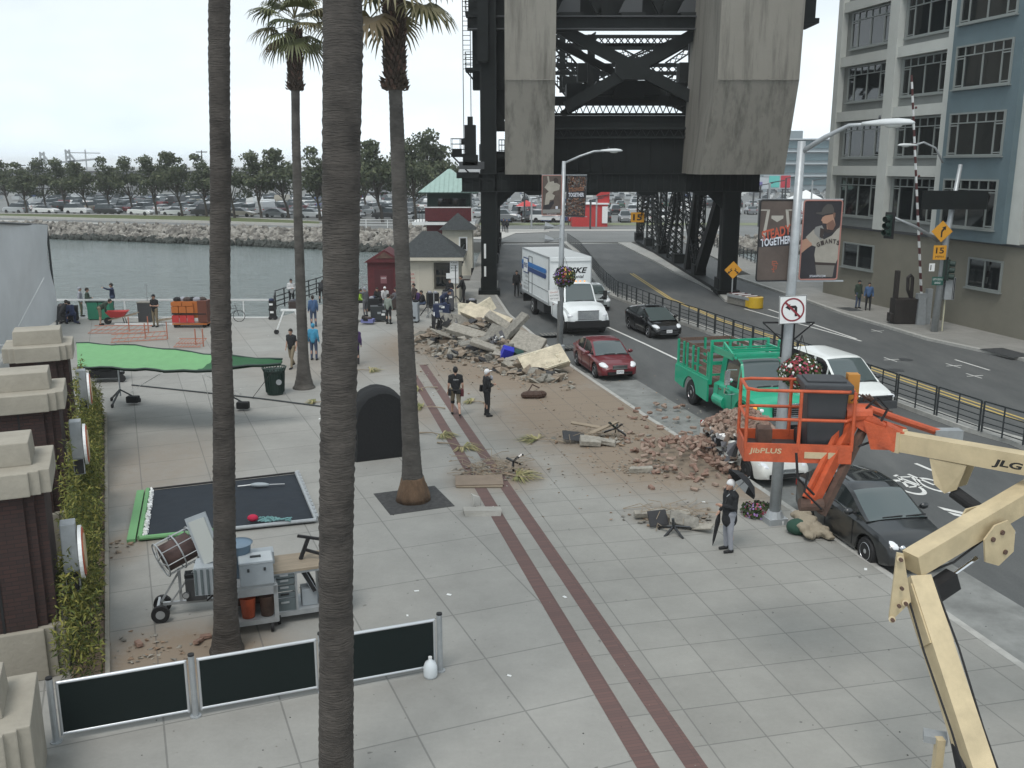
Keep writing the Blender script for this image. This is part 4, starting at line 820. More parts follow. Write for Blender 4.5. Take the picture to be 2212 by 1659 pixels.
BC=dict(brown=mat('banner_brown',(.085,.065,.055),.7,nz=(.9,.35)),dark=mat('banner_dark',(.022,.02,.024),.7,nz=(1.2,.3)),edge=mat('banner_edge',(.22,.2,.2),.6),chalk=mat('banner_chalk',(.35,.33,.29),.7),orange=mat('banner_orange',(.42,.08,.04),.6),white=mat('banner_white',(.55,.57,.62),.6),jersey=mat('banner_jersey',(.30,.28,.24),.8,nz=(2.5,.15)),jersey2=mat('banner_jersey_shade',(.15,.14,.125),.8),skin=mat('banner_skin',(.33,.19,.13),.7),skin2=mat('banner_skin_shade',(.16,.085,.06),.7),cap=mat('banner_cap',(.06,.055,.05),.7),glove=mat('banner_glove',(.035,.025,.022),.7),grey=mat('banner_grey',(.2,.2,.19),.7),sf=mat('banner_logo_orange',(.30,.085,.05),.6),crowd=mat('banner_crowd',(.16,.10,.075),.8),rust=mat('banner_rust',(.21,.095,.05),.7))
def sf_mark(q,cx,cy,s,m,z):
 def st(*p):poly(q,[(cx+x*s,cy+y*s)for x,y in p],m,z)
 w=.13
 st((-.42,.75),(.30,.75),(.42,.60),(.42,.42),(.28,.42),(.28,.60),(-.34,.60),(-.42,.52))
 st((-.42,.52),(-.28,.60),(-.28,.18),(.30,.02),(.42,-.1),(.30,-.12),(-.42,.08));st((.42,-.1),(.28,-.02),(.28,-.55),(-.30,-.72),(-.42,-.60),(-.42,-.45),(-.28,-.45),(-.28,-.57),(.2,-.62),(.42,-.55))
 st((-.12,.42),(.62,.42),(.62,.2),(.5,.2),(.5,.30),(-.12,.30));st((-.12,.42),(.02,.42),(.02,-.95),(-.12,-.95));st((.02,.02),(.5,.02),(.5,-.1),(.02,-.1));st((-.24,-.95),(.14,-.95),(.14,-1.05),(-.24,-1.05));st((-.24,.42),(-.12,.42),(-.12,.30),(-.24,.30))
def steady(parent,T,w,h):
 q=MB();q.T=T;z=.006
 q.box((0,0,0),(w,h,.01),BC['brown'])
 q.build('banner_cloth',parent)
 q=MB();q.T=T
 poly(q,[(-w/2,h*.02),(w/2,h*.2),(w/2,-h*.06),(-w/2,-h*.08)],BC['dark'],z)
 for s in(-1,1):
  poly(q,[(s*w*.5,h*.385),(s*w*.5,h*.37),(s*w*.27,h*.37),(s*w*.22,h*.385)][::-s],BC['chalk'],z);poly(q,[(s*w*.22,h*.385),(s*w*.30,h*.385),(s*w*.40,h*.08+s*h*.03),(s*w*.32,h*.06+s*h*.04)][::-s],BC['chalk'],z)
 poly(q,[(-w*.17,h*.31),(w*.17,h*.31),(w*.17,h*.275),(0,h*.23),(-w*.17,h*.275)][::-1],BC['chalk'],z)
 text(q,'STEADY',BC['orange'],T.inverted()@T@Matrix.Translation((w*.0,h*.10,z+.002))@Matrix.Rotation(R(13),4,'Z'),w=w*.86,h=h*.125,bold=.03,shear=.15)
 text(q,'TOGETHER',BC['white'],Matrix.Translation((w*.0,h*-.005,z+.002))@Matrix.Rotation(R(6),4,'Z'),w=w*.86,h=h*.10,bold=.03,shear=.1)
 sf_mark(q,0,-h*.31,w*.17,BC['sf'],z)
 q.build('banner_print',parent)
def frame_round(parent,T,w,h,m,r=.06):
 q=MB();q.T=T;pts=[]
 for cx,cy,a0 in((w/2-r,h/2-r,0),(-w/2+r,h/2-r,90),(-w/2+r,-h/2+r,180),(w/2-r,-h/2+r,270)):
  pts+=[(cx+r*math.cos(R(a0+k*22.5)),cy+r*math.sin(R(a0+k*22.5)),.004)for k in range(5)]
 q.tube(pts+[pts[0]],.018,m,6);q.build('banner_frame',parent)
def pitcher(parent,T,w,h):
 q=MB();q.T=T;q.box((0,0,0),(w,h,.01),BC['dark']);q.build('banner_cloth',parent)
 q=MB();q.T=T;z=.006
 def pp(pts,m,dz):poly(q,[(x*w-w/2,h/2-y*h)for x,y in pts][::-1],BC[m],z+dz)
 pp([(.58,.49),(.78,.44),(.97,.32),(1.0,.31),(1.0,.72),(.93,.80),(.40,.78),(.36,.68),(.38,.58),(.26,.56),(.20,.46),(.34,.38),(.48,.44)],'jersey',0)
 pp([(.0,.56),(.0,.50),(.14,.47),(.22,.46),(.28,.56),(.16,.60),(.02,.66),(.0,.66)],'skin',.001)
 pp([(.10,.46),(.30,.36),(.42,.42),(.32,.55),(.22,.52)],'jersey',.002)
 pp([(.40,.79),(.92,.80),(.88,.97),(.46,.96)],'jersey2',.0);pp([(.39,.775),(.93,.79),(.93,.82),(.40,.81)],'glove',.003)
 pp([(.56,.19),(.78,.17),(.82,.25),(.86,.31),(.78,.37),(.64,.36),(.62,.29),(.52,.285),(.50,.26),(.47,.25),(.50,.21)],'skin',.002);pp([(.62,.29),(.78,.24),(.86,.31),(.80,.37),(.66,.36)],'skin2',.003)
 pp([(.46,.145),(.50,.09),(.60,.045),(.72,.05),(.78,.10),(.80,.16),(.62,.165),(.50,.18),(.33,.165),(.32,.15)],'cap',.004);pp([(.76,.15),(.83,.155),(.83,.21),(.79,.22)],'skin2',.004)
 pp([(.58,.34),(.70,.385),(.84,.36),(.97,.31),(.97,.335),(.82,.395),(.66,.41),(.56,.365)],'glove',.004)
 pp([(.34,.33),(.50,.31),(.56,.36),(.56,.44),(.50,.50),(.42,.46),(.33,.42),(.30,.37)],'grey',.005);pp([(.46,.34),(.58,.36),(.54,.48),(.46,.46)],'glove',.006)
 arc='GIANTS'
 for i,ch in enumerate(arc):
  f=i/5;x=.44+.105*i;y=.555-.045*math.sin(f*2.6);text(q,ch,BC['glove'],Matrix.Translation((x*w-w/2,h/2-y*h,z+.007))@Matrix.Rotation(R(25-35*f),4,'Z'),w=w*.085,h=h*.058,bold=.04)
 text(q,'SFGIANTS.COM',BC['white'],Matrix.Translation((-w*.02,-h*.455,z+.006)),w=w*.42,h=h*.028,bold=.01)
 q.build('banner_print',parent)
def pane_T(p00,p10,p01):
 p00,p10,p01=map(Vector,(p00,p10,p01));c_=p10+(p01-p00)*.5-(p10-p00)*.5;return frameT(c_,p10-p00,p00-p01),(p10-p00).length,(p00-p01).length
Yb=pb.y+.1
T,w,h=pane_T(W(1642,432,Yb-.15),W(1718,432,Yb),W(1634,607,Yb-.15));T=Matrix.Translation(-pb)@T
g=thing('street_banner','brown STEADY TOGETHER banner on the near lamp post','banner',pb,0,'banners on the lamp posts');steady(g,T,w,h);frame_round(g,T,w,h,M['black'])
T,w,h=pane_T(W(1735,433,Yb),W(1818,433,Yb+.1),W(1728,604,Yb));T=Matrix.Translation(-pb)@T
g=thing('street_banner','banner of a baseball pitcher in a cream jersey on the near lamp post','banner',pb,0,'banners on the lamp posts');pitcher(g,T,w,h);frame_round(g,T,w,h,mat('banner_pink_edge',(.36,.17,.14),.5))
for y in(430,606):q=MB();a,b_=W(1632,y+1,Yb-.12)-pb,W(1822,y+1,Yb+.1)-pb;q.bar(a+Vector((0,.03,0)),b_+Vector((0,.03,0)),.035,M['galv']);q.build('banner_bracket',near)
sg=thing('road_sign','square white no left turn sign clamped to the near lamp post','sign',pb)
T,w,h=pane_T(W(1685,640,pb.y-.25),W(1744,637,pb.y-.2),W(1681,701,pb.y-.25));T=Matrix.Translation(-pb)@T
q=MB();q.T=T;q.box((0,0,0),(w,h,.012),M['white']);q.build('sign_plate',sg)
q=MB();q.T=T;rs=mat('sign_red',(.22,.02,.03),.5);R0=w*.43;n=36
for i in range(n):
 a,b_=2*math.pi*i/n,2*math.pi*(i+1)/n
 q.quad((R0*.86*math.cos(a),R0*.86*math.sin(a),.009),(R0*math.cos(a),R0*math.sin(a),.009),(R0*math.cos(b_),R0*math.sin(b_),.009),(R0*.86*math.cos(b_),R0*.86*math.sin(b_),.009),rs)
q.box((0,0,.012),(R0*1.9,w*.075,.004),rs,(0,0,R(-45)))
for r_ in((0,w/2-.01,w,.02),(0,-w/2+.01,w,.02)):q.box((0,r_[1]*h/w,.009),(w-.01,.012,.002),M['black']);q.box((r_[1],0,.009),(.012,h-.03,.002),M['black'])
s=w;poly(q,[(.16*s,-.24*s),(.16*s,.08*s),(.10*s,.15*s),(-.1*s,.15*s),(-.1*s,.22*s),(-.28*s,.10*s),(-.1*s,-.02*s),(-.1*s,.055*s),(.06*s,.055*s),(.075*s,-.24*s)],M['black'],.0105)
q.build('sign_symbol',sg)
for xv,sx in((1640,-1),(1735,1)):
 q=MB();z0=HT(pb,706);p_=PL(z0);o_=p_+Vector((sx*.62,0,.1));q.bar(p_+Vector((0,0,.1)),o_,.04,M['black']);q.bar(p_-Vector((0,0,.45)),o_,.03,M['black']);q.bar(p_+Vector((sx*.14,0,.1)),p_+Vector((sx*.14,0,-.75)),.04,M['black']);q.build('basket_bracket',near)
flowers('flower_basket','red, white and pink flower basket hanging on the near lamp post',W(1727,802,pb.y-.1),.47,[fc['white'],fc['white'],fc['red'],fc['pink'],fc['red']],True,3,.8,900)
flowers('fallen_flowers','fallen heap of mauve flowers at the foot of the near lamp post',V(1637,1112)+Vector((0,0,.12)),.42,[fc['mauve'],fc['pink'],mat('petal_dry',(.2,.14,.16),.8)],False,5,.45,420,None,'flowers')
pb2=V(1209,757);h2=HT(pb2,348)
mid=thing('lamp_post','grey street lamp post with player banners behind the rubble, beside the truck','lamp post',pb2)
q=MB();q.tube([(0,0,0),(.02,0,4),(.1,0,h2)],[.15,.13,.09],pole_m,14);q.build('pole',mid,True)
q=MB();q.lathe([(.26,0),(.26,.25),(.17,.3)],pole_m,10);q.build('base',mid)
a0=Vector((.1,0,h2-.1));tip=W(1305,326,pb2.y)-pb2
q=MB();q.tube([a0,a0.lerp(tip,.4)+Vector((0,0,.1)),a0.lerp(tip,.75)+Vector((0,0,.12)),tip],.05,pole_m,8);q.build('arm',mid,True);lamp_head(mid,tip,(1,0,0),.85)
Yb=pb2.y-.1
T,w,h=pane_T(W(1171,379,Yb),W(1213,379,Yb),W(1171,465,Yb));T=Matrix.Translation(-pb2)@T
g=thing('street_banner','sepia banner of a baseball batter on the lamp post behind the rubble','banner',pb2,0,'banners on the lamp posts')
q=MB();q.T=T;q.box((0,0,0),(w,h,.01),BC['brown']);q.build('banner_cloth',g);q=MB();q.T=T
def pp(pts,m,dz=.0):poly(q,[(x*w-w/2,h/2-y*h)for x,y in pts][::-1],BC[m],.007+dz)
pp([(.25,.02),(.34,.02),(.40,.22),(.32,.22)],'jersey');pp([(.12,.30),(.30,.17),(.60,.14),(.92,.24),(.88,.36),(.60,.40),(.52,.46),(.66,.50),(.58,.60),(.40,.62),(.36,.72),(.14,.74),(.20,.46),(.34,.40)],'jersey',.001);pp([(.58,.08),(.72,.05),(.82,.10),(.84,.18),(.62,.19)],'glove',.002);pp([(.10,.74),(.6,.62),(.62,.70),(.4,.86),(.05,.84)],'dark',.0);pp([(.04,.86),(.96,.84),(.96,.93),(.04,.95)],'grey',.0);pp([(.7,.77),(.82,.77),(.82,.84),(.7,.84)],'white',.002)
text(q,'SFGIANTS.COM',BC['white'],Matrix.Translation((0,-h*.47,.009)),w=w*.5,h=h*.025);q.build('banner_print',g);frame_round(g,T,w,h,mat('banner_pink_edge',(.36,.17,.14),.5))
T,w,h=pane_T(W(1224,379,Yb),W(1266,381,Yb),W(1223,467,Yb));T=Matrix.Translation(-pb2)@T
g=thing('street_banner','crowd banner with TOGETHER in white on the lamp post behind the rubble','banner',pb2,0,'banners on the lamp posts')
q=MB();q.T=T;q.box((0,0,0),(w,h,.01),BC['dark']);q.build('banner_cloth',g);q=MB();q.T=T;rg=random.Random(4)
for i in range(420):
 x,y=rg.uniform(-.47,.47)*w,(rg.uniform(.2,.48)if rg.random()<.5 else rg.uniform(-.46,-.05))*h;s=rg.uniform(.015,.04);q.add([(x-s,y-s,.007),(x+s,y-s,.007),(x+s*.6,y+s,.007),(x-s*.6,y+s,.007)],[(0,1,2,3)],BC[rg.choice(['crowd','rust','grey','skin','jersey2','crowd'])])
text(q,'STRONGER',BC['rust'],Matrix.Translation((0,h*.17,.011))@Matrix.Rotation(R(8),4,'Z'),w=w*.8,h=h*.1,bold=.03);text(q,'TOGETHER',BC['white'],Matrix.Translation((0,h*.04,.011))@Matrix.Rotation(R(3),4,'Z'),w=w*.8,h=h*.1,bold=.03);q.build('banner_print',g);frame_round(g,T,w,h,M['grey'])
for y in(378,468):q=MB();q.bar(W(1170,y,Yb+.06)-pb2,W(1268,y,Yb+.06)-pb2,.035,M['galv']);q.build('banner_bracket',mid)
for yv in(486,514):
 q=MB();a=W(1212,yv,pb2.y-.1)-pb2;b_=W(1196,yv+4,pb2.y-.3)-pb2;q.bar(a,b_,.04,M['galv']);q.tube([b_,b_+Vector((-.42,0,.05))],[.06,.2],M['galv'],10);q.build('loudspeaker_horn',mid)
flowers('flower_basket','violet flower basket hanging on the lamp post in front of the rental truck',W(1219,598,pb2.y-.25),.50,[fc['violet'],fc['mauve'],fc['violet'],fc['red'],fc['yellow']],True,8,.95,700)
g=thing('notice_sign','small white parking notice on the lamp post behind the rubble','sign',pb2)
q=MB();T,w,h=pane_T(W(1185,627,pb2.y-.3),W(1208,625,pb2.y-.3),W(1186,652,pb2.y-.3));q.T=Matrix.Translation(-pb2)@T;q.box((0,0,0),(w,h,.01),M['white'])
for i,s_ in enumerate(('TOW-AWAY','NO STOPPING','7AM TO 9AM')):text(q,s_,BC['orange']if i==0 else M['grey'],Matrix.Translation((0,h*(.28-.27*i),.008)),w=w*.8,h=h*.13)
q.build('sign_plate',g)
rails=[V(*p,.03)for p in[(2420,1040),(2212,962),(2116,931),(1934,866),(1720,785),(1507,707),(1430,681),(1374,657),(1334,641)]]+[Vector((6.95,70,.03)),Vector((6.9,76,.03)),Vector((6.95,84,.03)),Vector((7.0,92,.03)),Vector((7.0,99,.03)),Vector((6.4,111,.03))]
dense=[]
for a,b_ in zip(rails,rails[1:]):
 n=max(1,round((b_-a).length/2.05));dense+=[a.lerp(b_,i/n)for i in range(n)]
dense.append(rails[-1])
def ordn(i):return f"{i}{'th' if 10 <= i % 100 <= 20 else {1: 'st', 2: 'nd', 3: 'rd'}.get(i % 10, 'th')}"
for i,(a,b_)in enumerate(zip(dense,dense[1:])):
 d=b_-a;ln=d.length-.12;rz=math.atan2(d.y,d.x);lb=f'dark steel median railing panel, {ordn(i + 1)} back from the right edge of the picture'
 t=thing('railing_panel',lb,'railing',a,rz,'railing panels along the median')
 q=MB()
 for x in(.04,.04+ln/2,.04+ln):q.box((x,0,.53),(.055 if x!=.04+ln/2 else .035,.04,1.06),M['grail'])
 for z in(.14,.34,.54,.74,1.05):q.box((.04+ln/2,0,z),(ln-.05,.03,.03 if z<1 else .05),M['grail'])
 q.build('panel_frame',t)
sp=V(2018,716);hs=HT(sp,355)
t=thing('signal_pole','grey traffic signal pole with a curved lamp arm by the tan wall','signal pole',sp)
q=MB();q.tube([(0,0,0),(.15,0,5),(.5,0,hs)],[.2,.16,.1],M['galv'],14);q.build('pole',t,True)
q=MB();a=W(2037,352,sp.y)-sp;tip=W(1975,314,sp.y)-sp;q.tube([a,a.lerp(tip,.3)+Vector((0,0,.5)),a.lerp(tip,.7)+Vector((0,0,.42)),tip],.05,M['galv'],8);q.build('lamp_arm',t,True);lamp_head(t,tip,(-1,0,0),.85)
q=MB();a=W(2028,520,sp.y)-sp;tip=W(1922,466,sp.y-1)-sp;q.tube([a,a.lerp(tip,.5)+Vector((0,0,.1)),tip],[.11,.08,.06],M['galv'],8);q.build('mast_arm',t,True)
def signal(parent,c_,face):
 q=MB();q.box((0,0,0),(.34,.3,1.1),M['dgreen']);q.box((0,-.02,0),(.6,.03,1.35),M['black'])
 for k in(-.34,0,.34):q.tube([(0,-.15,k),(0,-.42,k-.02)],.15,M['dgreen'],12,False);q.cyl((0,-.155,k),(0,-.165,k),.12,M['grey'],12)
 q.v=[Matrix.Rotation(face,3,'Z')@v_+c_ for v_ in q.v];q.build('signal_head',parent)
signal(t,W(1922,487,sp.y-1)-sp,R(-60));signal(t,W(2044,583,sp.y-.2)-sp,R(60));
g=thing('curve_warning_sign','yellow diamond sign with a right curve arrow on the signal pole','sign',sp)
q=MB();T,w,h=pane_T(W(2013,478,sp.y-.35),W(2057,478,sp.y-.35),W(2013,522,sp.y-.35));T=Matrix.Translation(-sp)@T@Matrix.Rotation(R(45),4,'Z');q.T=T;w*=.74;q.box((0,0,0),(w,w,.012),M['yellow']);q.T=T@Matrix.Rotation(R(-45),4,'Z')
poly(q,[(-.05,-.3),(.03,-.3),(.03,-.02),(.12,.1),(.18,.06),(.2,.28),(-.02,.22),(.05,.17),(-.05,.03)],M['black'],.009);q.build('sign_plate',g)
g=thing('speed_sign','square yellow 15 MPH sign on the signal pole','sign',sp)
q=MB();T,w,h=pane_T(W(2017,530,sp.y-.35),W(2045,530,sp.y-.35),W(2015,561,sp.y-.35));q.T=Matrix.Translation(-sp)@T;q.box((0,0,0),(w,h,.012),M['yellow']);text(q,'15',M['black'],Matrix.Translation((0,h*.14,.009)),w=w*.62,h=h*.42,bold=.02);text(q,'MPH',M['black'],Matrix.Translation((0,-h*.3,.009)),w=w*.62,h=h*.17);q.build('sign_plate',g)
g=thing('street_name_sign','green LEFTY ODOUL BRIDGE street name sign on the signal pole','sign',sp)
q=MB();T,w,h=pane_T(W(2013,598,sp.y-.3),W(2038,598,sp.y-.3),W(2013,616,sp.y-.3));q.T=Matrix.Translation(-sp)@T;q.box((0,0,0),(w,h,.012),mat('sign_green',(.02,.09,.07),.5));text(q,'LEFTY ODOUL',M['white'],Matrix.Translation((0,h*.2,.009)),w=w*.85,h=h*.22);text(q,'BRIDGE',M['white'],Matrix.Translation((0,-h*.22,.009)),w=w*.5,h=h*.22);q.build('sign_plate',g)
g=thing('notice_sign','small white turn sign on the signal pole below the 15 MPH sign','sign',sp)
q=MB();T,w,h=pane_T(W(2007,569,sp.y-.3),W(2019,569,sp.y-.3),W(2007,586,sp.y-.3));q.T=Matrix.Translation(-sp)@T;q.box((0,0,0),(w,h,.012),M['white']);poly(q,[(-.08,-.15),(-.03,-.15),(-.03,.12),(-.08,.12)],M['black'],.009);q.build('sign_plate',g)
g=thing('equipment_cabinet','grey and black metal cabinet on the back of the signal pole','cabinet',sp+Vector((.42,0,0)))
q=MB();q.box((.05,0,2.35),(.4,.4,1.2),M['galv']);q.box((.3,-.05,2.35),(.1,.42,1.2),M['black']);q.box((-.02,0,.9),(.09,.09,1.8),mat('pale_yellow_post',(.5,.47,.3),.6));bevel(q.build('cabinet',g))
g=thing('blank_message_sign','large dark blank message sign mounted on the lamp pole by the office windows','sign',sp)
q=MB();a=W(1998,412,sp.y-.4)-sp;b_=W(2125,452,sp.y-.1)-sp;q.box(((a.x+b_.x)/2,(a.y+b_.y)/2,(a.z+b_.z)/2),(abs(b_.x-a.x),.3,abs(a.z-b_.z)),M['steel']);q.build('sign_box',g)
ga=V(1985,700);
g=thing('barrier_gate','raised red and white striped barrier gate arm in front of the office building','barrier gate',ga)
a=Vector((0,0,1.5));b_=W(1969,162,ga.y-.3)-ga;q=MB();n=34;rb=mat('barrier_dark_red',(.10,.035,.035),.6)
for i in range(n):q.bar(a.lerp(b_,i/n),a.lerp(b_,(i+1)/n),.17-.06*i/n,rb if i%2 else M['white'],.06)
q.build('gate_arm',g)
q=MB()
for f_ in(.3,.56,.86):q.ball(a.lerp(b_,f_)+Vector((.12,-.1,0)),.07,rb,8,6)
q.build('gate_lamp',g)
q=MB();q.box((0,0,.75),(.5,.55,1.5),M['galv'],taper=.8);q.box((.45,.1,.7),(.3,.3,2.6),M['galv']);q.box((0,0,1.6),(.55,.3,.3),M['galv']);q.build('gate_motor',g)
g=thing('bridge_gate_machine','dark brown gate machine housing with two upright arms beside the tan wall','machine',V(1950,698))
q=MB();bm_=mat('dark_brown_iron',(.02,.016,.014),.7,nz=(4,.3));q.box((0,0,.72),(1.35,.8,1.4),bm_);q.box((-.55,0,1.7),(.22,.3,2.6),bm_);q.tube([(.35,0,1.4),(.32,0,2.6),(.2,0,2.75),(.06,0,2.6),(.1,0,1.9),(.35,0,1.4)],.1,bm_,6);q.box((.75,.2,.5),(.5,.5,1.0),M['galv']);q.box((-.75,0,.35),(.2,.5,.5),bm_);bevel(q.build('housing',g),.03)
pc=V(1580,650);g=thing('arrow_sign','yellow diamond sign with two diverging arrows at the bridge column','sign',pc)
q=MB();q.box((0,0,.9),(.07,.07,1.8),M['galv']);q.build('sign_post',g)
q=MB();T=Matrix.Translation((0,-.06,2.05))@Matrix.Rotation(R(90),4,'X')@Matrix.Rotation(R(45),4,'Z');q.T=T;q.box((0,0,0),(.82,.82,.012),M['yellow']);q.T=T@Matrix.Rotation(R(-45),4,'Z')
for s in(-1,1):poly(q,[(s*.06,-.03),(s*.24,-.17),(s*.2,-.22),(s*.36,-.24),(s*.33,-.08),(s*.28,-.12),(s*.1,.04)][::s],M['black'],.009);poly(q,[(s*.1,.15),(s*.24,.02),(s*.14,.02)][::s],M['black'],.009)
q.build('sign_plate',g)
a,b_=V(1583,655,RD),V(1640,668,RD);d=(b_-a);d=Vector((d.x,d.y,0));g=thing('crash_cushion','yellow nosed crash barrier box in front of the bridge column','barrier',a,math.atan2(d.y,d.x))
q=MB();ln=d.length;q.box((ln*.42,0,.38),(ln*.84,.9,.64),M['rub2']);
for i in range(7):q.box((ln*.08+i*ln*.12,0,.72),(.1,.9,.05),M['white']if i%2 else M['maroon'])
for s in(1,-1):q.box((ln*.42,s*.49,.6),(ln*.84,.03,.18),M['galv'])
q.build('barrier_body',g);q=MB();q.tube([(ln*.84,0,.05),(ln*.84,0,.72)],.5,mat('barrier_yellow',(.55,.35,.02),.5),20);q.v=[Vector((max(ln*.8,v_.x),v_.y,v_.z))for v_ in q.v];q.box((ln*.78,0,.40),(ln*.12,1.0,.62),mat('barrier_yellow',(.55,.35,.02),.5));q.build('barrier_nose',g)
g=thing('speed_sign','small yellow 15 sign on the far truss leg of the bridge','sign',Vector((14.2,110,0)));q=MB();q.box((0,-1.0,3.0),(1.5,.05,1.1),M['yellow']);text(q,'15',M['black'],frameT((0,-1.04,3.0),(1,0,0),(0,0,1)),w=1.0,h=.7,bold=.03);q.build('sign_plate',g)
for i in range(12):
 y=77+i*3
 t=thing('railing_panel',f'dark railing panel on the right edge of the bridge, {ordn(i + 1)} from the near end','railing',(22.3,y,0),R(90),'railing panels on the right of the bridge')
 q=MB();[q.box((x,0,.55),(.07,.07,1.1),M['grail'])for x in(.05,1.5,2.93)];[q.box((1.5,0,z),(2.98,.04,.05),M['grail'])for z in(.2,.5,.8,1.08)];q.build('panel_frame',t)
OR,TN=M['orange'],M['tan']
cb=Vector((6.4,10.2,0));bl_=thing('boom_lift','tan articulated boom lift with an orange work basket over the road','boom lift',cb)
def LW(x,y,Y):return W(x,y,Y)-cb
def part(q,name,sm=False):return q.build(name,bl_,sm)
Y1,Y2=14.2,13.2
A=LW(1935,951,14.3);B_=LW(2212,1000,12.9);B_=A+(B_-A)*2.1
q=MB();q.bar(A,B_,.25,TN,.29);q.bar(A+(B_-A)*.0,A+(B_-A)*.03,.28,TN,.33);part(q,'main_boom')
dm=(B_-A).normalized()
q=MB();tm=(B_-A);up_=Vector((0,0,1));side=dm.cross(up_).normalized();upb=side.cross(dm)
q.T=frameT(LW(2185,995,12.85)+side*.18,dm,upb);text(q,'JLG LIFT',M['blackp'],Matrix.Translation((.28,-.03,0)),w=.95,h=.13,bold=.04,shear=.2);part(q,'lettering')
q=MB();a=LW(1905,935,14.35);q.bar(a,A+dm*.05,.26,OR,.34);q.bar(LW(1845,895,14.5),LW(1935,951,14.3),.2,OR,.26)
sd_=side*.16
for s in(-.16,.16):
 o_=side*s;pts=[LW(1878,905,14.4)+o_,LW(1948,928,14.3)+o_,LW(1946,968,14.3)+o_,LW(1893,966,14.4)+o_];q.add([*pts,*[p+side*.02 for p in pts]],[(0,1,2,3),(7,6,5,4),(0,4,5,1),(1,5,6,2),(2,6,7,3),(3,7,4,0)],OR)
part(q,'boom_nose')
q=MB();q.tube([LW(1870,880,14.9),LW(1940,905,14.9),LW(2030,935,15)],.06,OR,8);q.box(LW(2045,940,15),(.45,.2,.2),M['galv']);part(q,'level_cylinder')
q=MB();J0,J1=LW(1850,893,14.5),LW(1752,1090,14.0);js=(J1-J0).normalized();q.bar(J0,J1,.14,OR,.18);q.bar(J0+Vector((-.1,0,.12)),J1+Vector((-.1,0,.12)),.07,OR);q.bar(J0+Vector((.17,0,-.16)),J1+Vector((.17,0,-.16)),.10,M['rust'],.12);q.cyl(J1+Vector((-.18,0,0)),J1+Vector((.18,0,0)),.10,M['rust'],14);q.cyl(J0+Vector((-.2,0,0)),J0+Vector((.2,0,0)),.16,OR,14);part(q,'jib')
q=MB();q.tube([J0+Vector((.1,-.1,.1)),J0+Vector((.25,-.15,.3)),J0+Vector((.45,-.1,.1)),J0+Vector((.2,-.1,-.45)),J0+Vector((.0,-.15,-.5))],.02,M['black'],6);part(q,'hydraulic_hose');q=MB();q.tube([J1+Vector((0,-.1,.2)),J1+Vector((-.3,-.2,.5)),J1+Vector((-.35,-.2,.9))],.02,M['black'],6);q.tube([J1+Vector((.1,-.2,0)),J1+Vector((-.2,-.25,.3)),J1+Vector((-.15,-.2,.6))],.018,M['black'],6)
for k in range(4):q.tube([J0+Vector((-.1+.1*k,0,.2)),J0+Vector((.05*k,-.05,.32)),J0+Vector((.35,-.05*k,.12)),J0+Vector((.6,.1,-.0))],.014,M['rust'],5)
part(q,'hydraulic_hose')
bw,bd=1.62,.85;bc=LW(1712,965,14.7);bc.z-=.02;rzb=R(-6)
BT=Matrix.Translation(bc)@Matrix.Rotation(rzb,4,'Z')
q=MB();q.T=BT;q.box((0,0,0),(bw,bd,.05),M['grail']);
for s in(1,-1):q.box((0,s*bd/2,.04),(bw+.02,.03,.3),OR)
for s in(1,-1):q.box((s*bw/2,0,.04),(.03,bd,.3),OR)
q.box((.35,-bd/2-.02,.02),(.5,.02,.1),M['tan']);text(q,'JibPLUS',M['tan'],frameT((-.5,-bd/2-.018,.06),(1,0,0),(0,0,1)),w=.5,h=.11,bold=.02,shear=.1)
part(q,'basket_floor')
q=MB();q.T=BT
for x,y in((-bw/2,-bd/2),(-bw/2,bd/2),(bw/2,bd/2),(bw/2,-bd/2),(0,-bd/2),(0,bd/2)):q.cyl((x,y,.1),(x,y,1.04),.028,OR,8)
for z in(.58,1.04):q.tube([(0,-bd/2,z),(-bw/2+.15,-bd/2,z+.0),(-bw/2,-bd/2+.12,z),(-bw/2,bd/2-.1,z),(-bw/2+.15,bd/2,z),(bw/2-.1,bd/2,z),(bw/2,bd/2-.1,z),(bw/2,-bd/2+.1,z),(bw/2-.1,-bd/2,z),(0,-bd/2,z)],.026,OR,8)
for k in range(5):q.tube([(bw/2-.6+k*.12,bd/2,1.04),(bw/2-.6+k*.12,bd/2+.1,.95),(bw/2-.6+k*.12,bd/2,.75)],.02,OR,6)
part(q,'basket_rail')
q=MB();q.T=BT;q.box((bw/2+.1,bd/2-.2,.75),(.18,.18,.9),mat('yellow_brown',(.45,.2,.03),.5));part(q,'control_box');q=MB();q.T=BT;q.box((-.45,.1,.2),(.22,.3,.22),M['rust']);part(q,'tool_tray')
bp_=cb+(BT@Vector((.42,-.02,.03)));g=thing('wheeled_bin','dark grey wheeled rubbish bin standing in the orange basket','bin',bp_,rzb)
gb=mat('bin_grey',(.035,.038,.042),.45,nz=(3,.15));q=MB();q.box((0,0,.52),(.52,.55,1.0),gb,taper=1.22);bevel(q.build('bin_body',g),.03);q=MB();q.box((0,0,1.06),(.74,.76,.1),gb);q.box((0,-.36,1.0),(.76,.06,.07),gb);q.box((0,.05,1.12),(.6,.5,.04),gb);bevel(q.build('lid',g),.02)
for s in(1,-1):q=MB();q.cyl((s*.28,.3,.12),(s*.34,.3,.12),.12,M['black'],14);q.build('wheel',g)
K0=LW(1962,1222,12.0);K1=LW(2212,1074,12.8);K1=K0+(K1-K0)*1.55
q=MB();q.bar(K0+(K1-K0)*.02,K1,.28,TN,.31);kd=(K1-K0).normalized()
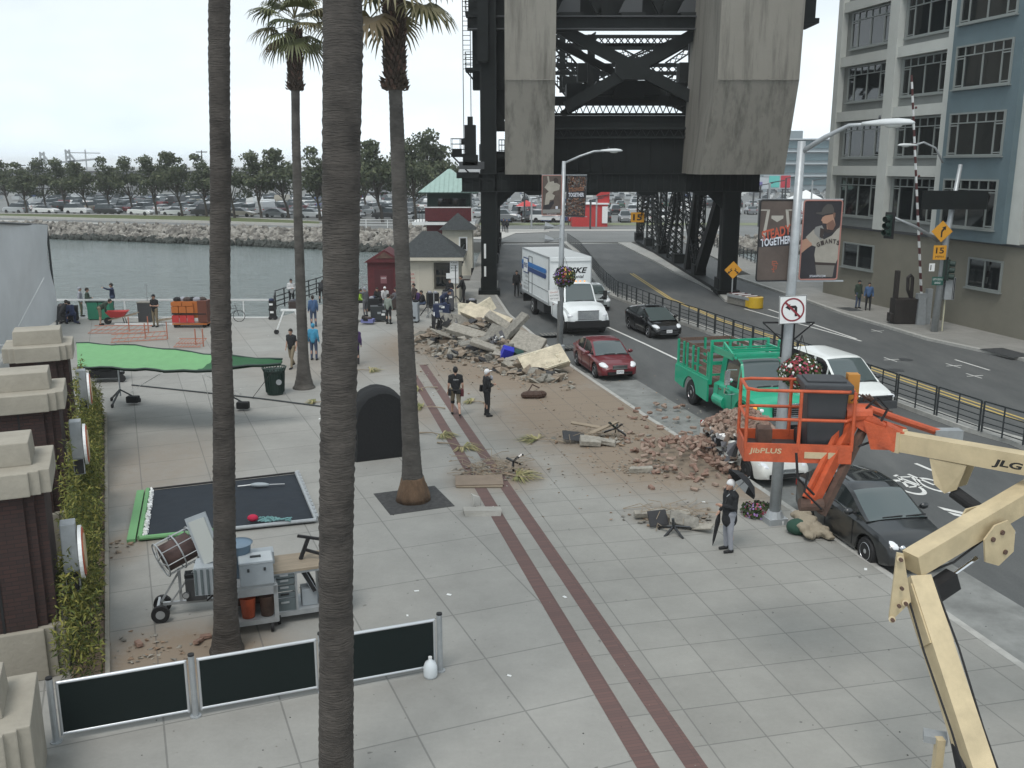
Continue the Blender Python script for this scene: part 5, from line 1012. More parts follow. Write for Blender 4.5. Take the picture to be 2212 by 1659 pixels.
for s in(-.2,.2):
 ks=kd.cross(Vector((0,0,1))).normalized()*s;c_=LW(2130,1155,12.5)+ks;n_=ks.normalized();u2=n_.cross(kd)
 pts=[c_+kd*a*1.0+u2*b2 for a,b2 in((-.30,-.2),(-.26,.14),(-.04,.26),(.2,.22),(.30,.0),(.22,-.3),(-.08,-.38))];n7=len(pts);q.add(pts+[p+n_*.025 for p in pts],[tuple(range(n7)),tuple(range(n7,2*n7))[::-1]]+[(i,(i+1)%n7,n7+(i+1)%n7,n7+i)for i in range(n7)],TN)
 for a,b2 in((-.12,.08),(.06,.1),(.06,-.22)):p_=c_+kd*a+u2*b2;q.cyl(p_-n_*.01,p_+n_*.05,.035,M['rust'],10)
part(q,'upper_arm')
q=MB();L0=LW(1978,1250,12.0);L1=LW(2125,1700,10.2)
q.bar(L0,L1,.3,TN,.3);ld=(L1-L0).normalized();q.bar(L0+ld*.1,L0+ld*.9,.34,TN,.26);part(q,'lower_arm')
q=MB()
for dy in(-.26,.26):
 pts=[LW(x,y,11.9+dy)for x,y in((1938,1194),(1952,1197),(1968,1300),(1925,1342),(1921,1335))];n5=5
 q.add(pts+[p+Vector((0,.03,0))for p in pts],[tuple(range(n5)),tuple(range(n5,2*n5))[::-1]]+[(i,(i+1)%n5,n5+(i+1)%n5,n5+i)for i in range(n5)],TN)
 for x,y in((1945,1208),(1947,1270),(1956,1303),(1941,1308),(1927,1338)):p_=LW(x,y,11.86+dy);q.cyl(p_,p_+Vector((0,-.04,0)),.025,M['rust'],8)
for x,y in((1945,1208),(1927,1338),(1956,1303)):q.cyl(LW(x,y,11.6),LW(x,y,12.2),.045,TN,10)
part(q,'link_plate')
q=MB();q.bar(LW(1985,1300,12.0),LW(2060,1250,12.2),.2,M['black'],.26);q.bar(LW(1990,1290,12.0),LW(1995,1330,11.9),.22,M['black']);q.cyl(LW(2040,1255,12.2),LW(2110,1205,12.4),.03,M['chrome'],8);part(q,'hydraulic_cylinder')
q=MB();q.cyl(LW(2060,1062,13.6),LW(2140,1120,13.1),.1,M['black'],14);q.cyl(LW(2110,1095,13.3),LW(2190,1155,13.0),.05,M['chrome'],10)
for s in(-.17,.17):
 o_=side*s;pts=[LW(2020,985,13.9)+o_,LW(2100,1000,13.5)+o_,LW(2078,1052,13.6)+o_,LW(2052,1060,13.7)+o_,LW(2030,1040,13.8)+o_];q.add(pts+[p+side*.02 for p in pts],[tuple(range(5)),tuple(range(5,10))[::-1]]+[(i,(i+1)%5,5+(i+1)%5,5+i)for i in range(5)],TN)
part(q,'lift_cylinder')
q=MB();q.cyl(LW(2060,1560,10.9),LW(2085,1680,10.3),.09,M['black'],12);q.cyl(LW(2048,1520,11.0),LW(2060,1560,10.9),.045,M['chrome'],10);q.box(LW(2020,1592,10.9),(.28,.2,.09),M['galv'],(0,0,R(-20)));q.box(LW(2026,1640,10.8),(.1,.1,.6),TN);part(q,'base_cylinder')
for k_,off in enumerate((-.19,.2)):
 q=MB();s_=ld.cross(Vector((0,-1,0))).normalized()*off;q.tube([L0+s_+Vector((0,-.12,0)),L0+ld*.9+s_*1.15+Vector((0,-.14,0)),L0+ld*1.9+s_+Vector((0,-.13,0)),L0+ld*3+s_*1.1+Vector((0,-.13,0))],.016,M['black'],6);part(q,'hydraulic_hose')
q=MB();q.tube([K0+kd*.3+Vector((0,-.1,-.2)),K0+kd*.8+Vector((0,-.12,-.28)),K0+kd*1.5+Vector((0,-.1,-.2)),K0+kd*2.2+Vector((0,-.1,-.19))],.016,M['black'],6);part(q,'hydraulic_hose')
q=MB()
for k_ in range(7):p_=A+dm*(.25+k_*.42)-side*.127+Vector((0,0,-.06));q.cyl(p_,p_-side*.012,.014,M['rust'],8)
q.T=frameT(A+dm*.75-side*.13,dm,Vector((0,0,1)));part(q,'bolt_row')
q=MB();E1=K1;q.bar(K1,B_,.36,TN,.4);part(q,'outer_arm')
q=MB();q.box((0,-2.6,.75),(2.2,2.6,.6),TN);q.box((0,-2.6,1.1),(1.2,1.6,.3),TN);q.bar(L1,L1+Vector((0,-.9,.1)),.3,TN);bevel(q.build('chassis',bl_),.05)
for x in(-1.05,1.05):
 for y in(-3.6,-1.6):q=MB();q.cyl((x-.2,y,.45),(x+.2,y,.45),.45,M['black'],20);q.build('wheel',bl_)
pbm=mat('dark_pier_brick',(.055,.03,.026),.9);t,b=nodes_of(pbm);N=t.nodes.new;bt=N("ShaderNodeTexBrick");c=N("ShaderNodeTexCoord");mq=N("ShaderNodeMapping");mq.inputs['Rotation'].default_value=(R(90),0,0)
t.links.new(c.outputs['Object'],mq.inputs[0]);sx2=N("ShaderNodeSeparateXYZ");t.links.new(c.outputs['Object'],sx2.inputs[0]);cx2=N("ShaderNodeCombineXYZ");ad=N("ShaderNodeMath");t.links.new(sx2.outputs[0],ad.inputs[0]);t.links.new(sx2.outputs[1],ad.inputs[1]);t.links.new(ad.outputs[0],cx2.inputs[0]);t.links.new(sx2.outputs[2],cx2.inputs[1]);t.links.new(cx2.outputs[0],bt.inputs['Vector'])
for i,v_ in((1,(.052,.026,.022,1)),(2,(.034,.02,.018,1)),(3,(.02,.016,.015,1))):bt.inputs[i].default_value=v_
bt.inputs['Scale'].default_value=1;bt.inputs['Brick Width'].default_value=.22;bt.inputs['Row Height'].default_value=.075;bt.inputs['Mortar Size'].default_value=.006
t.links.new(bt.outputs[0],b.inputs['Base Color']);bu=N("ShaderNodeBump");bu.inputs['Strength'].default_value=.6;bu.inputs['Distance'].default_value=.01;t.links.new(bt.outputs['Fac'],bu.inputs['Height']);bu.invert=True;t.links.new(bu.outputs[0],b.inputs['Normal'])
stc=mat('pier_cap_stone',(.31,.285,.235),.85,nz=(1.6,.14),bump=(14,.2))
def pier(p,lab,H=4.2,capw=1.9,low=False,s=1):
 """p: ground point at the front right corner of the shaft; local x along the wall face direction (right), y back"""
 rz=math.atan2(QN.y,QN.x)
 t=thing('brick_pier',lab,'pier',(p.x,p.y,0),rz,'stone capped brick piers along the left wall')
 def steps(q,x0,x1,y0,y1,z0,z1,m,st=((0,.12),(.14,0))):
  pass
 w,d=capw*s,1.5*s;c_=(-w/2,d/2)
 q=MB()
 def cross(z0,z1,g,m,tp=None):
  X,Y=w/2+g,d/2+g;a,bb_=.16,.14
  pts=[(X-2*a,-Y-bb_),(X-a,-Y-bb_*.5),(X-a,-Y),(X,-Y),(X,Y),(-X,Y),(-X,-Y),(-X+a,-Y),(-X+a,-Y-bb_*.5),(-X+2*a,-Y-bb_)]
  pts=[(X-2*a,-Y-bb_),(X-2*a,-Y-bb_*.5),(X-a,-Y-bb_*.5),(X-a,-Y),(X,-Y),(X,Y),(-X,Y),(-X,-Y),(-X+a,-Y),(-X+a,-Y-bb_*.5),(-X+2*a,-Y-bb_*.5),(-X+2*a,-Y-bb_)]
  q.prism([(x+c_[0],y+c_[1])for x,y in pts],z0,z1,m)
 if not low:
  cross(.95,H-.82*s,-.12,pbm);q.box((c_[0],c_[1]-d/2-.02,(H+.3)/2),(.04,.03,H-1.6),M['black']);q.build('brick_shaft',t)
  q=MB();cross(0,.95,-.02,stc);bevel(q.build('stone_base',t),.02)
 q=MB();z=H-.82*s if not low else 0
 cross(z,H-.40*s,0.02,stc);bevel(q.build('cap_block',t),.02)
 q=MB();q.box((c_[0],c_[1]+.02,H-.2*s),(w*.72,d*.62,.41*s),stc,taper=.97);bevel(q.build('cap_top',t),.02)
 return t
L0_=V(200,1455);p3_=Vector((-7.84,15.32,0))
qs=QU
pier(p3_,'tall brick pier with stone cap nearest the black barrier panels',4.2)
pier(p3_+qs*6.1,'brick pier with stone cap, middle one of the three tall piers',4.2,1.9)
pier(p3_+qs*12.3,'brick pier with stone cap, farthest one beside the green canopy',4.2,1.75)
t=pier(Vector((-6.55,11.5,0)),'low stone capped pier cut off by the lower left corner',1.8,2.4,True)
q=MB();wls=mat('wall_dark_iron',(.02,.022,.022),.6)
for k in range(2):
 a,b_=p3_+qs*(1.5+6.1*k)-QN*.9,p3_+qs*(6.0+6.1*k)-QN*.9;q=MB();f=thing('iron_fence',f'dark iron fence between the {["nearest and middle", "middle and farthest"][k]} brick piers','fence',a,math.atan2(qs.y,qs.x),'iron fences between the piers')
 q.box(((b_-a).length/2,0,.3),((b_-a).length,.35,.6),stc);[q.box((i*.14,0,1.6),(.03,.03,2.0),wls)for i in range(int((b_-a).length/.14))];[q.box(((b_-a).length/2,0,z),((b_-a).length,.05,.06),wls)for z in(.75,2.55)];q.build('fence_bars',f)
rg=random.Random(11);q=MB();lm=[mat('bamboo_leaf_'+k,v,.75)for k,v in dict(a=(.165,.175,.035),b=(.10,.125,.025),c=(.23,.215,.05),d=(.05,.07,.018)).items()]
for i in range(26000):
 tt=rg.uniform(-.6,19);u_=max(-.3,min(.40,rg.gauss(.04,.2)));hh=(1.5+.5*math.sin(tt*1.7)+.35*math.sin(tt*4.3))*(1-.18*abs(u_)/.4);z=hh*(rg.random()**.65)
 if tt%6.2>2.3 and u_<0:z*=1.35
 p=p3_+qs*tt+QN*(.12+u_)+Vector((0,0,z));s=rg.uniform(.05,.10)
 T=Matrix.Translation(p)@Euler((rg.gauss(0,.7),rg.gauss(0,.7),rg.random()*6.28)).to_matrix().to_4x4()
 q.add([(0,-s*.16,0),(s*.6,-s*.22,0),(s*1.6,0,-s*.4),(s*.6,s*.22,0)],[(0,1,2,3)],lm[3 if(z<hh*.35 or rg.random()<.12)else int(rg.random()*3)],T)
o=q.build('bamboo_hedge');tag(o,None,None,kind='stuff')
strip([p3_+QN*.56-qs*.6,p3_+QN*.56+qs*19],.08,.12,.12,stc,'planter_kerb',side=1);sheet('planter_soil',[p3_+QN*.02-qs*.6,p3_+QN*.55-qs*.6,p3_+QN*.55+qs*19,p3_+QN*.02+qs*19],.06,M['dirt'])
for k,(x,y)in enumerate(((182,1200),(198,965),(204,845))):
 Yk=(p3_+qs*(.5+6.0*k)).y;p=W(x,y,Yk);p=Vector((p3_.x+qs.x*(.6+6.05*k)+.12,p3_.y+qs.y*(.6+6.05*k),p.z))
 t=thing('wall_plaque',('round orange and white sign in a grey bracket on the '+['nearest','middle','farthest'][k]+' tall pier'),'sign',p,math.atan2(QN.y,QN.x),'round signs on the piers');s=1
 q=MB();q.box((.05,0,.15),(.26,.3,.9),M['galv']);q.box((.05,0,-.5),(.24,.26,.4),M['black']);bevel(q.build('bracket_box',t),.02)
 q=MB();q.cyl((.2,0,0),(.26,0,0),.48,M['white'],28);q.cyl((.262,0,0),(.28,0,0),.44,M['orange'],28);q.cyl((.281,0,0),(.30,0,0),.33,M['tan'],28);q.build('round_sign',t)
tk=mat('palm_bark_grey',(.085,.078,.07),.95,nz=(1.6,.42,8,(1,1,1.6)),bump=(7,1.,(1.2,1.2,7)));tkd=mat('palm_bark_dark',(.062,.054,.047),.95,nz=(2,.5,8,(1.2,1.2,1.6)),bump=(7,1.,(1.1,1.1,7)));bt_=mat('palm_boots',(.055,.04,.03),.9,nz=(6,.4))
fm=[mat('palm_leaf_'+k,v,.6)for k,v in dict(a=(.085,.095,.035),b=(.055,.068,.028),c=(.13,.115,.055),d=(.14,.105,.055)).items()]
def palm(label,pts,rs,crown,seed,bark,boots=None,cr=1.8,nf=34,flare=0,up=0):
 rg=random.Random(seed);base=Vector(pts[0]);t=thing('palm_tree',label,'palm tree',base,0,'tall fan palms on the plaza')
 P_=[Vector(p)-base for p in pts];ln=sum((b_-a).length for a,b_ in zip(P_,P_[1:]));n=20;vs=[];fs=[];rows=0;step=.045
 acc=0;z=0
 for(a,b_),(r0,r1)in zip(zip(P_,P_[1:]),zip(rs,rs[1:])):
  L_=(b_-a).length;m_=max(1,int(L_/step))
  for i in range(m_):
   f=i/m_;c_=a.lerp(b_,f);r=r0+(r1-r0)*f;am=.35+1.1*abs(noise.noise(Vector((c_.z*.8,seed*3.1,2))));s_=(rows+int(c_.z*1.7))%3;r*=1+((0,.022,-.012)[s_]+rg.uniform(-.007,.007))*am*2.1+.03*noise.noise(Vector((c_.z*.9,seed,7)));c_=c_+Vector((.035*noise.noise(Vector((c_.z*.35,seed,1))),0,0))
   if flare:r+=flare*math.exp(-c_.z/.28)*(1+.12*math.sin(rows*1.3))
   for j in range(n):
    an=2*math.pi*j/n;rr=r*(1+.03*noise.noise(Vector((math.cos(an)*1.5,math.sin(an)*1.5,c_.z*2.2+seed))));dz=.022*noise.noise(Vector((math.cos(an),math.sin(an),c_.z*3)))
    vs.append((c_.x+rr*math.cos(an),c_.y+rr*math.sin(an),c_.z+dz))
   rows+=1
 fs=[(i*n+j,i*n+(j+1)%n,(i+1)*n+(j+1)%n,(i+1)*n+j)for i in range(rows-1)for j in range(n)]
 q=MB();q.add(vs,fs,bark);q.build('trunk',t,True)
 top=P_[-1]
 if boots:
  q=MB();z0,z1,br_=boots;z0-=0;N_=int((z1-z0)*150)
  for i in range(N_):
   z=z0+(z1-z0)*i/N_;c_=next(a.lerp(b_,(z-a.z)/(b_.z-a.z))for a,b_ in zip(P_,P_[1:])if b_.z>=z or b_ is P_[-1]);an=i*2.39996;f=(z-z0)/(z1-z0)
   rr=br_*(1.22 if f<.12 else 1.0);o_=c_+Vector((math.cos(an)*rr,math.sin(an)*rr,0));T=Matrix.Translation(o_)@Matrix.Rotation(an,4,'Z')@Matrix.Rotation(rg.uniform(.25,.8)if f>.12 else rg.uniform(-.2,1.1),4,'Y')
   q.add([(-.05,-.045,-.06),(-.05,.045,-.06),(.0,.03,.14),(.0,-.03,.14),(.03,0,.02)],[(0,1,4),(1,2,4),(2,3,4),(3,0,4)],bt_ if rg.random()<.75 else M['rust'],T)
  q.tube([next(a.lerp(b_,(z-a.z)/(b_.z-a.z))for a,b_ in zip(P_,P_[1:])if b_.z>=z or b_ is P_[-1])for z in(z0,(z0+z1)/2,z1)],br_*.98,bt_,12);q.build('leaf_boots',t)
 if crown:
  q=MB()
  for i in range(nf):
   az=i*2.39996+rg.uniform(-.2,.2);el=R(80-118*(i/nf)**.9+rg.uniform(-8,8));pl_=cr*rg.uniform(.42,.6);fan=cr*rg.uniform(.5,.68)
   d=Vector((math.cos(az)*math.cos(el),math.sin(az)*math.cos(el),math.sin(el)));hub=top+Vector((0,0,.55-i/nf*.6));e=hub+d*pl_+Vector((0,0,-.12*pl_));side=d.cross(Vector((0,0,1))).normalized();nrm=side.cross(d).normalized();m_=fm[3]if i>nf*.93 else fm[rg.randrange(3)]
   q.bar(hub,e,.035,fm[2],.02)
   K=23
   for k in range(K):
    a=R(-105+210*k/(K-1))+rg.uniform(-.03,.03);ln_=fan*(1-.18*abs(a)/1.8)*rg.uniform(.9,1.05);dr=d*math.cos(a)+side*math.sin(a)
    w=.028*(cr/1.8);pr=dr.cross(nrm).normalized()*w;g=.16+.5*abs(math.sin(a))*.3;p1=e+dr*ln_*.5+nrm*.03;p2=e+dr*ln_*.82+Vector((0,0,-ln_*.16));p3=e+dr*ln_*.98+Vector((0,0,-ln_*rg.uniform(.34,.5)))
    q.add([e-pr*.4,e+pr*.4,p1+pr*1.6,p1-pr*1.6,p2+pr,p2-pr,p3],[(0,1,2,3),(3,2,4,5),(5,4,6)],m_)
  q.build('crown',t)
 return t
Yp=11.55
palm('thick dark palm trunk rising through the middle of the foreground',[W(722,1800,11.3)*1.0 if 0 else Vector((W(722,1659,Yp).x,Yp,0)),W(726,1300,Yp),W(735,600,Yp+.05),W(740,60,Yp+.1),Vector((W(741,0,Yp).x,Yp+.1,14.6))],[.245,.222,.222,.232,.20],True,3,tkd,(12.9,14.4,.27),1.9,34)
b1_=V(490,1405);palm('left palm trunk standing behind the black barrier panels',[b1_,W(487,1250,b1_.y),W(478,700,b1_.y),W(474,0,b1_.y),Vector((W(474,0,b1_.y).x,b1_.y,15.2))],[.235,.205,.17,.168,.15],True,5,tkd,(13.4,15,.22),1.8,34,.08)
b3_=V(893,1080);t3_=W(851,-20,b3_.y);palm('palm standing in a square tree grate, its crown beside the bridge tower',[b3_,W(888,960,b3_.y),W(866,500,b3_.y),W(853,190,b3_.y),t3_],[.30,.235,.19,.165,.15],True,8,tk,(W(853,195,b3_.y).z,t3_.z,.235),1.95,21,.12)
b4_=V(657,838);t4_=W(636,62,b4_.y);palm('farther palm behind the bin, second of the full palm crowns',[b4_,W(655,780,b4_.y),W(643,450,b4_.y),W(638,190,b4_.y),t4_],[.32,.22,.17,.16,.15],True,13,tk,(W(638,195,b4_.y).z,t4_.z,.24),1.7,26,.14)
gp_=b3_+Vector((.0,.0,0));q=MB();q.T=Matrix.Translation((gp_.x,gp_.y,.006))@Matrix.Rotation(R(22.3),4,'Z');q.box((0,0,0),(1.75,1.75,.01),mat('tree_grate',(.045,.045,.045),.85,nz=(9,.5)));tag(q.build('tree_grate'),'dark square tree grate around the foot of the palm','tree grate')
rot_=mat('shaggy_palm_foot',(.12,.075,.045),.95,nz=(5,.4,6,(1,1,.3)),bump=(6,1.,(3,3,.4)));q=MB();q.lathe([(.47,0),(.44,.18),(.36,.42),(.31,.62),(.29,.66)],rot_,24,b3_);q.v=[v_+Vector((rnd.uniform(-.02,.02),rnd.uniform(-.02,.02),0))for v_ in q.v];o=q.build('palm_foot',None,True);o.parent=bpy.data.objects.get('palm_tree.002');o.matrix_parent_inverse=Matrix.Translation(-b3_)
def rail_run(pts,name,lab,m,zs,hgt=1.05,sp=1.6,post=.06,cat='railing',group=None,r=.03):
 a=Vector(pts[0]);t=thing(name,lab,cat,a,0,group);q=q2=MB()
 for p,s in zip(pts,pts[1:]):
  p,s=Vector(p)-a,Vector(s)-a;n=max(1,int((s-p).length/sp))
  for i in range(n+1):w=p.lerp(s,i/n);q.box((w.x,w.y,w.z+hgt/2),(post,post,hgt),m)
  for z in zs:q2.bar(p+Vector((0,0,z)),s+Vector((0,0,z)),r*2,m)
 q.build('railing_frame',t);return t
rail_run([(-45,54.9,0),(-13.9,54.9,0)],'quay_railing','white railing along the canal edge of the plaza',M['white'],(.12,1.12,1.16),1.1,1.7,.05,r=.03)
rail_run([V(592,690),V(596,668),V(700,632),V(760,612)],'ramp_railing','dark tubular railing beside the ramp gate near the red shed',M['grail'],(.2,.5,.8,1.15),1.2,1.2,.07)
rail_run([V(700,660)+Vector((0,1.5,0)),V(850,655)+Vector((0,1.5,0))],'pier_railing','grey railing left of the dark red shed',M['galv'],(.3,.7,1.1,1.6),1.7,1.5,.06)
ps=V(852,655);sh=thing('red_shed','dark red timber shed with a tiled gable roof at the canal edge','shed',(ps.x-.6,ps.y+1.6,0));q=MB();q.box((0,0,1.35),(2.3,2.4,2.7),M['maroon']);q.build('wall',sh);q=MB();q.prism([(-1.35,2.62),(1.35,2.62),(0,3.45)],-1.4,1.4,M['maroon'],Matrix.Rotation(R(90),4,'X'));q.build('roof',sh);q=MB();q.prism([(-.6,2.9),(.6,2.9),(0,3.3)],1.41,1.44,M['rust'],Matrix.Rotation(R(90),4,'X'));q.build('gable_vent',sh)
q=MB();q.box((-.1,-1.22,1.1),(1.2,.04,2.1),mat('maroon_door',(.065,.012,.016),.7));q.build('door',sh);q=MB();q.box((-.1,-1.26,1.5),(.4,.02,.5),mat('faded_notice',(.2,.08,.09),.6));text(q,'DANGER',M['white'],frameT((-.1,-1.275,1.6),(1,0,0),(0,0,1)),w=.34,h=.1);q.build('notice',sh)
ph=V(945,655);hx=ph.x;hs_=thing('pump_house','small cream building with a dark hipped roof beside the bridge ramp','building',(hx-.5,ph.y+2.2,0));q=MB();q.box((0,0,1.5),(3.8,3.6,3.0),M['cream']);q.build('wall',hs_)
q=MB();X,Y_,z0,z1=2.25,2.2,2.98,4.5;q.add([(-X,-Y_,z0),(X,-Y_,z0),(X,Y_,z0),(-X,Y_,z0),(-.6,0,z1),(.4,0,z1)],[(0,1,5,4),(1,2,5),(2,3,4,5),(3,0,4),(3,2,1,0)],M['roof']);q.build('roof',hs_);q=MB();q.box((0,-2.15,2.86),(4.4,.12,.2),M['cream']);q.box((2.18,0,2.86),(.12,4.3,.2),M['cream']);q.build('gutter',hs_)
q=MB();q.box((.85,-1.83,1.75),(1.15,.06,1.7),mat('dark_frame',(.05,.045,.035),.6));w_=q.build('window',hs_);q=MB();q.box((.85,-1.87,2.12),(.85,.03,.6),M['glassb']);q.box((.85,-1.87,1.38),(.85,.03,.6),M['glassb']);q.build('pane',w_)
q=MB();q.box((-.25,-1.83,1.3),(.9,.04,2.3),mat('cream_door',(.46,.43,.36),.7));q.build('door',hs_)
q=MB();q.box((-1.3,-1.84,1.6),(.75,.04,.9),mat('sign_cream',(.5,.47,.4),.6));[text(q,s_,M['red2'],frameT((-1.3,-1.87,1.85-.25*i),(1,0,0),(0,0,1)),w=.6,h=.12)for i,s_ in enumerate(('DANGER','HIGH','VOLTAGE'))];q.box((1.6,-1.84,2.0),(.55,.05,1.5),M['white']);q.box((1.45,-1.88,1.75),(.75,.03,.35),M['white']);[text(q,s_,M['grey'],frameT((1.6,-1.87,2.6-.17*i),(1,0,0),(0,0,1)),w=.42,h=.09)for i,s_ in enumerate(('PUBLIC','WHARF','BOAT','LANDING'))];q.build('notice',hs_)
rw_=mat('ramp_wall_concrete',(.25,.25,.23),.85,nz=(1,.12));
q=MB();q.prism([(0,0),(0,-.0),(0,0)],0,1,rw_)if 0 else None
t=thing('ramp_rail','dark railing climbing beside the cream building to the bridge','railing',(-4.0,68,0));q=MB()
for k in range(14):q.box((-.15-.0*k,k*1.9-2,1.0+k*.04),(.06,.06,1.4),M['grail'])
for z in(.5,.9,1.3,1.7):q.bar((-.15,-2.5,z),(-.15,23,z+.5),.06,M['grail'])
q.build('rail',t);a,b_=V(975,655),W(1035,530,74)
ct=thing('control_tower','maroon bridge control house with a green metal hipped roof and a balcony','building',(-6.3,98,0));ct.scale=(.82,.82,.93);q=MB();q.box((0,0,0),(5.4,5,6.6),M['maroon']);q.build('wall',ct)
q=MB();q.box((-.6,0,3.35),(7.6,6.6,.3),M['white']);q.build('balcony_floor',ct);q=MB();q.box((0,-3.25,4.3),(5.6,.06,1.4),M['maroon']);q.box((2.85,-3.25,4.3),(.12,.12,1.6),M['white']);q.box((0,-3.25,5.05),(5.8,.12,.1),M['white'])
for k in range(5):q.box((-4.2+k*.35,-3.2,4.3),(.05,.05,1.6),M['grail'])
q.box((-3.6,-3.2,5.05),(1.5,.05,.06),M['grail']);q.build('balcony_parapet',ct);q=MB();q.box((0,0,5.0),(5.2,4.8,3.2),M['dgreen']);q.box((.4,-2.42,5.5),(3.4,.05,.9),M['glassb']);q.build('cabin',ct)
grn=mat('pale_green_roof',(.30,.42,.38),.5,nz=(2,.1));q=MB();X,Y_,z0,z1=3.6,3.6,6.6,9.0;q.add([(-X,-Y_,z0),(X,-Y_,z0),(X,Y_,z0),(-X,Y_,z0),(-.2,0,z1),(.2,0,z1)],[(0,1,5,4),(1,2,5),(2,3,4,5),(3,0,4),(3,2,1,0)],grn)
for k in range(13):
 x=-3.3+k*.55;f=1-abs(x)/X;q.bar((x,-Y_,z0+.04),(x,-Y_*(1-f),z0+(z1-z0)*f+.03),.07,grn)
q.box((0,-3.6,6.55),(7.3,.12,.14),M['dgreen']);q.build('roof',ct)
pk=V(1000,522);hk=thing('white_hut','small white hut with a pyramid roof above the ramp','building',(-4.75,84.5,0));q=MB();q.box((0,0,1.35),(2.6,2.4,4.0),M['cream']);q.build('wall',hk);q=MB();X,z0,z1=1.6,3.3,4.7;q.add([(-X,-X,z0),(X,-X,z0),(X,X,z0),(-X,X,z0),(0,0,z1)],[(0,1,4),(1,2,4),(2,3,4),(3,0,4),(3,2,1,0)],M['roof']);q.build('roof',hk);q=MB();q.box((.5,-1.22,2.1),(.75,.06,1.2),M['white']);w_=q.build('window',hk);q=MB();q.box((.5,-1.26,2.1),(.5,.03,.95),M['glassb']);q.build('pane',w_)
q=MB();q.box((0,0,-.8),(3.2,3,.3),M['conc']);[q.box((x,-1.2,-1.2),(.25,.25,2.4),M['black'])for x in(-1.3,0,1.3)];q.build('timber_stand',hk)
scm=mat('white_screen_cloth',(.55,.57,.58),.8,nz=(.5,.08));A0,A1=V(124,702),V(-190,900);H0,H1=HT(A0,486),HT(A1,470)
t=thing('fabric_screen','huge pale fabric screen stretched on a tall frame at the left','screen',A0);q=MB();n=14;D=A1-A0
vs=[(D*(i/n))+Vector((0,0,.3+(H0+(H1-H0)*i/n-.3)*j/n))+QN*(.10*math.sin(i*.9+j*.5))for i in range(n+1)for j in range(n+1)];q.add(vs,[(i*(n+1)+j,(i+1)*(n+1)+j,(i+1)*(n+1)+j+1,i*(n+1)+j+1)for i in range(n)for j in range(n)],scm);q.add([v_+Vector((-.02,.03,0))for v_ in vs],[(i*(n+1)+j,i*(n+1)+j+1,(i+1)*(n+1)+j+1,(i+1)*(n+1)+j)for i in range(n)for j in range(n)],scm);o=q.build('cloth',t,True)
q=MB();z_=Vector((0,0,1));q.tube([z_*.0,z_*H0,D+z_*H1,D],.06,M['grail'],8);
for k in range(30):q.box(z_*(H0*k/30)+Vector((-.06,-.04,0)),(.12,.05,.03),M['cblack'])
q.build('frame',t);q=MB();W1=W(0,562,A0.y-3)-A0;q.tube([W(0,589,A0.y-2)-A0,z_*(H0-.3)],.02,M['white'],5);q.tube([W(95,600,A0.y-4)-A0,W(10,760,A0.y-8)-A0],.02,M['white'],5);q.tube([W(0,746,A0.y-12)-A0,W(75,742,A0.y-12)-A0],.04,M['white'],5);q.build('guy_rope',t)
zc=2.35;cA_=[V(170,742,zc),V(300,747,zc+.1),V(455,768,zc),V(612,780,zc-.05),V(520,783,zc-.08),V(400,806,zc-.22),V(290,801,zc-.1),V(165,792,zc)]
ct_=thing('green_canopy','bright green fabric butterfly frame held flat above the plaza on stands','canopy',V(400,850));oc=V(400,850)
q=MB();nn=16
top_e=[V(165,741,zc),V(300,747,zc+.12),V(460,766,zc+.05),V(610,777,zc)];bot_e=[V(168,792,zc),V(300,797,zc-.05),V(410,802,zc-.12),V(606,784,zc-.05)]
def on(e,f):f*=3;i=min(2,int(f));return e[i].lerp(e[i+1],f-i)
vs=[on(top_e,i/nn).lerp(on(bot_e,i/nn),j/8)+Vector((0,0,-.1*math.sin(math.pi*j/8)*math.sin(math.pi*i/nn)+.03*math.sin(i*1.7+j*2)))-oc for i in range(nn+1)for j in range(9)]
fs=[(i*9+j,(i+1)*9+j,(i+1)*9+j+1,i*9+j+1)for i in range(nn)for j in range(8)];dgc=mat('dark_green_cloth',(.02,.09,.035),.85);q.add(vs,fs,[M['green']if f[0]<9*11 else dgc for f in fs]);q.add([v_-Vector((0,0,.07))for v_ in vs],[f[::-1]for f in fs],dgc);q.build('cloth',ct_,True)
q=MB();q.tube([vs[i*9]for i in range(nn+1)],.035,M['dgreen'],6);q.tube([vs[i*9+8]for i in range(nn+1)],.035,M['dgreen'],6);q.build('frame',ct_)
def cstand(p,zt,lab,weight=True):
 s_=thing('light_stand',lab,'stand',p,0,'stands holding the green canopy');q=MB();q.cyl((0,0,.3),(0,0,zt),.03,M['galv'],8);q.build('stand_pole',s_);q=MB()
 for a in range(3):q.bar((0,0,.55),(math.cos(a*2.1+.4)*.65,math.sin(a*2.1+.4)*.65,.1),.05,M['grail']);q.cyl((math.cos(a*2.1+.4)*.65-.02,math.sin(a*2.1+.4)*.65,.08),(math.cos(a*2.1+.4)*.65+.03,math.sin(a*2.1+.4)*.65,.08),.08,M['black'],10)
 q.build('stand_leg',s_)
 if weight:q=MB();q.box((.5,-.1,.2),(.45,.3,.25),M['cblack']);bevel(tag(q.build('sandbag'),None),.05).parent=s_
cstand(V(262,872),zc,'metal stand under the left end of the green canopy');cstand(V(498,885),zc,'metal stand with black sandbags under the right part of the green canopy')
q=MB()
for a,b_ in(((350,805),(283,845)),((440,808),(520,850)),((437,808),(462,900)),((598,790),(545,860))):q.tube([V(*a,zc-.1)-oc,V(*b_)-oc],.012,M['white']if a[0]!=598 else M['black'],5)
q.build('guy_rope',ct_)
q=MB();q.tube([V(285,833)+Vector((0,0,.03)),V(400,845)+Vector((0,0,.03)),V(560,862)+Vector((0,0,.03)),V(700,880)+Vector((0,0,.03))],.03,M['grail'],6);tag(q.build('long_pole'),'long thin pole lying on the plaza under the green canopy','pole')
